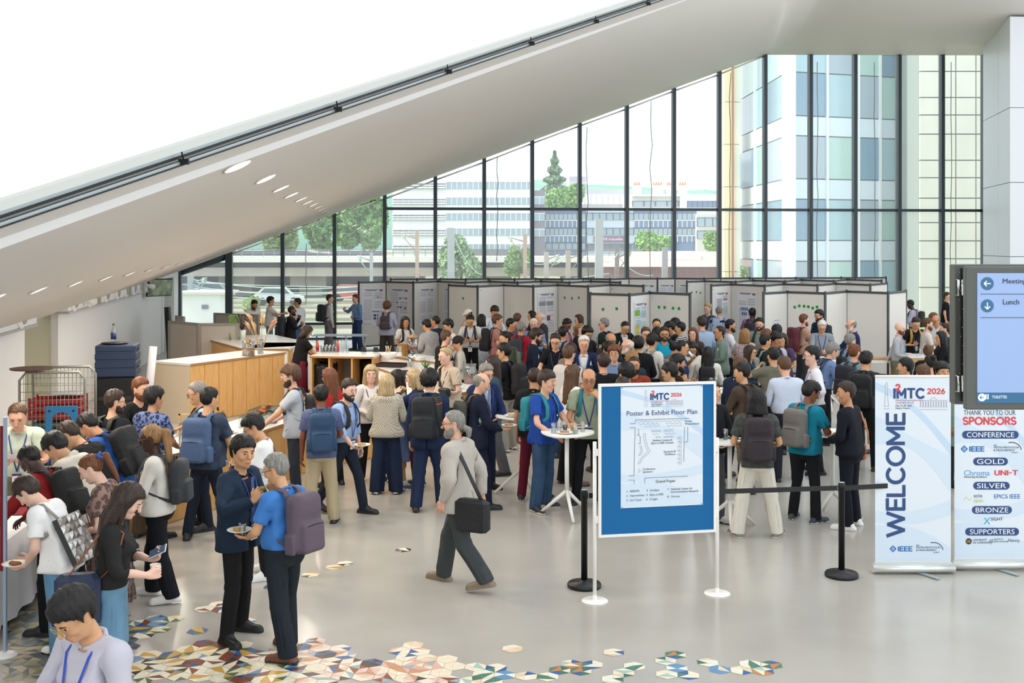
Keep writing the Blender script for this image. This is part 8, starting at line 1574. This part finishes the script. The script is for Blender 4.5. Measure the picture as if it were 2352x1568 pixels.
tag(MB().box((0, 0, .06), (.08, .015, .12), rx=-.3).build('price_card', mat('blue_card', '3f5f9a', .6), loc=rel(buf2, .42, .12, .84)), 'little blue upright card on the buffet cake section', 'card'); tag(MB().box((0, 0, .06), (.16, .015, .12), rx=-.3).build('menu_sign', M_black, loc=rel(buf2, 1.0, .42, .84)), 'black menu sign on the buffet cake section', 'sign')
for i in range(6):
    rr_ = (buf3, buf3, buf4, buf4, buf5, buf5)[i]; plate_at(rel(rr_, (-.4, .4, -.6, .5, -.7, .2)[i], .35, (.84, .84, .87, .87, .9, .9)[i]), 'buffet plate of food on the ' + ('section behind the pale blue shirt', 'section behind the houndstooth jacket', 'end section by the green vase')[i // 2] + (', left one', ', right one')[i % 2])
for i in range(6): glass_at(rel(buf3, -.2 + .08 * (i % 3), .5 + .09 * (i // 3), .84), 'clear tumbler in the small cluster behind the navy dotted shirt', grp='tumblers on the buffet')
r = empty('glass_urn', rel(buf1, .35, .35, .84)); tag(r, 'wood framed glass box with herbs at the near end of the buffet', 'box'); MB().box((0, 0, .2), (.02, .02, .4)).box((.3, 0, .2), (.02, .02, .4)).box((.15, 0, .39), (.32, .02, .02)).build('frame', M_ply, r); MB().box((.15, .0, .15), (.26, .22, .28)).build('glass_body', clear_mat('urn_glass', 'dfe8e4', .2), r); MB().ball((.15, 0, .12), (.1, .08, .1), 0, 10, 7).build('herbs', mat('herbs', '4a5a2a', .9, bump=1, bscale=60), r)
# ================================================================== cloth covered table at the lower left
r = empty('cloth_table', (-5.55, 10.9, 0), .09); tag(r, 'table under a white cloth with a red runner at the left edge', 'table')
MB().box((0, 0, .745), (1.9, 2.6, .03)).build('tabletop', M_plyedge, r)
cl = MB(); nseg = 80; ring = []; hw, hd = .97, 1.32
for i in range(nseg):
    a_ = 4 * i / nseg; s_, f_ = int(a_), a_ - int(a_); c4 = [(-hw, -hd), (hw, -hd), (hw, hd), (-hw, hd)]; p_, n_ = c4[s_], c4[(s_ + 1) % 4]; ring.append((p_[0] + (n_[0] - p_[0]) * f_, p_[1] + (n_[1] - p_[1]) * f_))
V = [(x, y, .766) for x, y in ring] + [(x * (1.02 + .012 * math.sin(i * 1.9)), y * (1.015 + .008 * math.sin(i * 1.9)), .4) for i, (x, y) in enumerate(ring)] + [(x * (1.035 + .03 * math.sin(i * 1.9)), y * (1.025 + .02 * math.sin(i * 1.9)), .06) for i, (x, y) in enumerate(ring)]
cl.add(V, [tuple(range(nseg))] + [(k * nseg + i, k * nseg + nseg + i, k * nseg + nseg + (i + 1) % nseg, k * nseg + (i + 1) % nseg) for k in range(2) for i in range(nseg)], 0, False); cl.sm = [False] + [True] * (2 * nseg)
ct = cl.build('tablecloth', mat('white_cloth', 'd8d8dc', .9, bump=.4, bscale=9), loc=r.location, rz=.09); tag(ct, 'white cloth hanging over the table at the left edge', 'tablecloth')
rn = MB().prism([(1.035, .05, .30), (1.035, .55, .22), (1.0, .55, .772), (1.0, .05, .772)], (.006, 0, .002)).box((.6, .3, .772), (.8, .5, .006)).build('table_runner', mat('red_cloth', '7a1420', .9), loc=r.location, rz=.09); tag(rn, 'dark red runner laid across the white tablecloth', 'runner')
p0 = rel(r, .55, -.1, .772); j = lath('olive_jar', [(.085, 0), (.09, .02), (.09, .17), (.07, .2), (.065, .2), (.085, .17), (.085, .02), (0, .015)], M_clear, p0, 'glass jar packed with green olives on the cloth table', 'jar')
for i in range(60): a_ = i * 2.4; rr_ = .068 * math.sqrt((i % 12 + .5) / 12); MB().ball((rr_ * math.cos(a_), rr_ * math.sin(a_), .03 + .026 * (i // 12)), .0135, 0, 6, 5).build('olive', mat('olive_green', '8a8428', .35), j)
plate_at(rel(r, .3, .25, .775), 'plate of snacks beside the olive jar'); plate_at(rel(r, .7, .5, .78), 'plate of snacks on the red runner'); 
for i in range(9): tag(MB().box((0, 0, .006), (.07, .05, .012)).build('flatbread', mat('bread', 'd8b8a0', .9), loc=rel(r, .55 + .09 * (i % 3), -.75 + .12 * (i // 3), .77), rz=random.uniform(-1, 1)), 'thin piece of flatbread spread on the near end of the cloth table', 'bread', 'flatbreads on the cloth')
for i in range(14): tag(MB().ball((0, 0, .012), (.018, .014, .012), 0, 7, 5).build('date_fruit', mat('date', '3a1a1a', .5), loc=rel(r, .45 + .045 * (i % 7), -.38 + .06 * (i // 7), .77)), 'dark date lying in the row before the olive jar', 'fruit', 'dates on the cloth')
q = PZ(12, 1506, 0); r = empty('display_stand', q); tag(r, 'thin display stand pole with red fabric edge at the left border', 'stand'); MB().lathe([(.10, 0), (.10, .012), (.06, .03), (.02, .04)], 28).build('base', M_pole, r); MB().box((0, 0, 1.0), (.022, .03, 1.95)).build('pole', mat('pole_blue', '9fb0c4', .4, .3), r); MB().box((-.03, .01, 1.3), (.03, .012, 1.2)).build('fabric_edge', mat('red_cloth', '7a1420', .9), r)
# ================================================================== store corner by the left wall
q = Vector((-6.25, 15.6, 0)); r = empty('roll_cage', q, .16); tag(r, 'grey wire roll cage holding crates by the left wall', 'cage'); M_wire = mat('cage_wire', '8a8a80', .4, .6)
for y in (-.35, .35):
    MB().tube([(-.42, y, .1), (-.42, y, 1.58), (-.34, y, 1.68), (.34, y, 1.68), (.42, y, 1.58), (.42, y, .1)], .018, 8).build('side_frame', M_wire, r)
    for i in range(1, 16): MB().tube([(-.42 + .0525 * i, y, .15), (-.42 + .0525 * i, y, 1.66)], .0035, 4).build('upright_wire', M_wire, r)
    for i in range(1, 14): MB().tube([(-.42, y, .1 + .11 * i), (.42, y, .1 + .11 * i)], .0035, 4).build('cross_wire', M_wire, r)
MB().box((0, 0, .1), (.84, .7, .03)).build('base', M_wire, r)
for x in (-.36, .36):
    for y in (-.3, .3): MB().tube([(x, y - .02, .05), (x, y + .02, .05)], .05, 12).build('caster', M_black, r)
def crate(p, rz, c, lab, s=(.6, .4, .28)):
    r = empty('crate', p, rz); tag(r, lab, 'crate', 'plastic crates'); m_ = mat('crate_' + c, c, .5); MB().box((0, 0, .01), (s[0], s[1], .02)).build('bottom', m_, r)
    for sg_ in (-1, 1):
        for k in range(3): MB().box((0, sg_ * s[1] / 2, s[2] * (.18 + .32 * k)), (s[0], .02, s[2] * .2)).build('slat', m_, r); MB().box((sg_ * s[0] / 2, 0, s[2] * (.18 + .32 * k)), (.02, s[1], s[2] * .2)).build('slat', m_, r)
    for x in (-1, 1):
        for y in (-1, 1): MB().box((x * s[0] / 2, y * s[1] / 2, s[2] / 2), (.03, .03, s[2])).build('corner', m_, r)
crate(rel(q and r, .03, 0, .12), .16, '1f4f4a', 'dark green crate at the bottom of the roll cage'); crate(rel(r, .05, 0, .42), .16, '2a4fa8', 'blue crate in the middle of the roll cage'); crate(rel(r, .02, 0, .72), .16, '2a5a54', 'teal crate above the blue crate in the roll cage'); crate(rel(r, .0, 0, 1.02), .16, '8f1a1e', 'red crate at the top of the roll cage', (.66, .42, .3))
tag(MB().lathe([(.14, 0), (.27, .012), (.285, .03), (.275, .03), (.13, .012), (0, .01)], 28).build('round_tray', mat('brown_tray', '4a2f2a', .5), loc=rel(r, -.3, -.2, 1.70)), 'round brown tray balanced on the roll cage', 'tray')
lath('steel_tray', [(.14, 0), (.22, .02), (.2, .022), (0, .01)], M_alu, rel(r, .1, .05, 1.335), 'oval steel tray on the red crate', 'tray', 24)
qb = P(141, 968, 14.6); r2 = empty('blue_panel', (qb.x, qb.y, 0), .1); tag(r2, 'blue plastic frame panel with an arched cutout leaning on the roll cage', 'panel'); zc = 1.06; hw, hh = .2, .26
outer = [(-hw, -hh), (hw, -hh), (hw, hh), (-hw, hh)]; inner = [(-.13, -hh), (-.13, .06)] + [(-.13 * math.cos(a_), .06 + .12 * math.sin(a_)) for a_ in np.linspace(.3, 2.84, 8)] + [(.13, .06), (.13, -hh)]
MB().prism([(x, 0, zc + z) for x, z in [(-hw, -hh), (-hw, hh), (hw, hh), (hw, -hh)] + inner[::-1]], (0, .03, 0)).build('frame', mat('blue_plastic', '1f6a9c', .5), r2); MB().box((0, .1, .4), (.3, .05, .8)).build('support', M_wire, r2)
for x in (-.15, .15): MB().ball((x, -.002, zc + .2), .015, 0, 8, 5).build('hole', M_black, r2)
qx = P(271, 850, 18); r = empty('cart', (qx.x, qx.y, 0), .2); tag(r, 'black equipment cart under the blue insulated box', 'cart'); MB().box((0, 0, .72), (.62, .6, 1.2), bev=.03).build('body', M_black, r); MB().box((0, -.31, 1.0), (.5, .02, .06)).build('front_slot', M_dark, r)
for x in (-.25, .25):
    for y in (-.25, .25): MB().tube([(x, y - .02, .06), (x, y + .02, .06)], .06, 12).tube([(x, y, .06), (x, y, .14)], .015, 6).build('caster', M_dark, r)
ib = empty('insulated_box', (qx.x, qx.y, 1.325), .2); tag(ib, 'dark blue insulated food box stacked on the black cart', 'box'); M_ins = mat('insulated_blue', '1d2f4a', .55, bump=.15, bscale=80)
for i, (z0_, z1_) in enumerate(((0, .12), (.135, .25), (.265, .38), (.395, .5))): MB().box((0, 0, (z0_ + z1_) / 2), (.62 - .015 * (i == 3), .6, z1_ - z0_), bev=.02).build('shell_band', M_ins, ib)
MB().box((0, 0, .25), (.6, .58, .48)).build('core', M_ins, ib)
for z in (.15, .42): MB().box((.312, 0, z), (.012, .12, .05)).build('latch', M_dark, ib)
tag(MB().lathe([(.14, 0), (.2, .01), (.21, .018), (0, .012)], 24).build('round_tray', M_dark, loc=(qx.x - .05, qx.y, 1.828)), 'dark round tray on top of the blue insulated box', 'tray'); bottle(Vector((qx.x - .07, qx.y, 1.847)), 'clear water bottle standing on the blue insulated box', M_clear, '2a3566', h=.30, r_=.042)
tag(MB().lathe([(.1, 0), (.2, .02), (.22, .03), (0, .012)], 20).build('foil_tray', M_alu, loc=(qx.x + .02, qx.y - .12, 1.325 - .0)) if False else MB().box((0, 0, .02), (.3, .2, .04)).build('red_box', mat('red_box', 'a01c22', .5), loc=(P(316, 868, 19.5).x, 19.5, .0)), 'flat red box on the floor behind the cart', 'box')
pr_ = P(333, 850, 20.5); tag(MB().tube([(0, 0, 0), (.12, .1, 1.55)], .07, 16).build('paper_roll', mat('roll_white', 'd9d4da', .7), loc=(pr_.x, pr_.y, 0)), 'tall white paper roll leaning by the ribbed bar', 'roll')
pr_ = P(376, 800, 31); tag(MB().box((0, 0, .85), (.12, .2, 1.7), ry=-.06).build('black_case', M_black, loc=(pr_.x + .15, pr_.y, .0)), 'narrow black case leaning against the left wall', 'case')
# wall screen
dt = dwall(352) - 2.0; q = P(366, 660, dt); r = empty('wall_screen', (q.x, dt, q.z), .95); tag(r, 'flat screen on a bracket high on the left wall', 'screen'); MB().box((0, 0, 0), (.85, .05, .5), ry=0, rx=.12, bev=.01).build('housing', M_black, r); MB().box((0, -.03, -.004), (.80, .004, .45), rx=.12).build('screen', mat('screen_mirrored_green', '5a6a50', .06, spec=1, pat='noise', col2='a9b890', ps=5), r); MB().box((-.3, .16, .05), (.1, .35, .1)).box((-.3, .5, .05), (.1, .5, .08)).build('bracket', M_dark, r)  # mottled greens on the screen paint a reflection of greenery
# faceted bag of the bending woman
p = FB; o = p[0]; r = empty('faceted_bag', o.location, o.rotation_euler.z); tag(r, 'silver tote of triangular facets slung from the woman in white tee', 'bag'); bm_ = []; nx, nz = 5, 6; cellw = .075
mats4 = [mat('facet_' + c, c, .28, .75) for c in ('c9c6c4', '9a9490', 'e2e0de', '857d78')]
C = p[3]['chest']; bx_, by_, bz_ = .0, -.19, .84
for i in range(nx):
    for k in range(nz):
        x_, z_ = bx_ + (i - nx / 2) * cellw, bz_ + k * cellw; c5 = [(x_, z_), (x_ + cellw, z_), (x_ + cellw, z_ + cellw), (x_, z_ + cellw)]; mid = (x_ + cellw / 2, z_ + cellw / 2)
        for t_ in range(4):
            a_, b_ = c5[t_], c5[(t_ + 1) % 4]; tri = [Vector((a_[0], by_, a_[1])), Vector((b_[0], by_, b_[1])), Vector((mid[0], by_ - .012, mid[1]))]; g_ = sum(tri, Vector()) / 3; tri = [g_ + (v_ - g_) * .93 for v_ in tri]
            V = rigid(np.array([tuple(v_) for v_ in tri] + [tuple(v_ + Vector((0, .006, 0))) for v_ in tri]), C, p[2]); mesh_obj('facet', V, [(0, 1, 2), (5, 4, 3), (0, 3, 4, 1), (1, 4, 5, 2), (2, 5, 3, 0)], random.choice(mats4), r)
m = MB().box((bx_, by_ + .03, bz_ + nz * cellw / 2), (nx * cellw, .05, nz * cellw)); mesh_obj('lining', rigid(np.array(m.v), C, p[2]), m.f, mat('bag_lining', '3a3a3c', .8), r)
m = MB().tube([(bx_ - .14, by_ + .02, bz_ + nz * cellw), (-.12, -.08, 1.47), (-.14, .02, 1.50), (-.16, .1, 1.40), (-.2, .0, 1.2), (bx_ - .1, by_ + .02, bz_ + nz * cellw - .05)], .02, 6, flat=(1, .25)); mesh_obj('strap', rigid(np.array(m.v), C, p[2]), m.f, mat('strap_grey', '8a8682', .6), r, smooth=True)
# ================================================================== lettering becomes real mesh
dg = bpy.context.evaluated_depsgraph_get(); dg.update()
for o in [o for o in bpy.data.objects if o.type == 'FONT']:
    me = bpy.data.meshes.new_from_object(o.evaluated_get(dg)); mm = list(o.data.materials)
    n = bpy.data.objects.new(o.name, me); COL.objects.link(n); n.parent = o.parent; n.location = o.location; n.rotation_euler = o.rotation_euler; n.scale = o.scale
    if not len(me.materials):
        for k in mm: me.materials.append(k)
    nm = o.name; fit = FIT.get(nm); bpy.data.objects.remove(o); n.name = nm
    if fit and len(me.vertices):
        V = np.empty(len(me.vertices) * 3, np.float32); me.vertices.foreach_get('co', V); V = V.reshape(-1, 3); lo, hi = V.min(0), V.max(0)
        V[:, 0] = (V[:, 0] - (lo[0] + hi[0]) / 2) * fit[0] / (hi[0] - lo[0]); V[:, 1] = (V[:, 1] - (lo[1] + hi[1]) / 2) * fit[1] / (hi[1] - lo[1]); me.vertices.foreach_set('co', V.ravel()); n.scale = (1, 1, 1)
DBG = 0; labs = {}
for o in bpy.data.objects:
    if o.parent is None and 'label' in o: labs.setdefault(o['label'], []).append(o)
for l_, os_ in (labs.items() if DBG else ()):
    n_ = len(l_.split())
    if n_ > 16 or n_ < 4: print('LABEL LENGTH', n_, l_)
    if len(os_) > 1: print('SHARED', len(os_), l_)
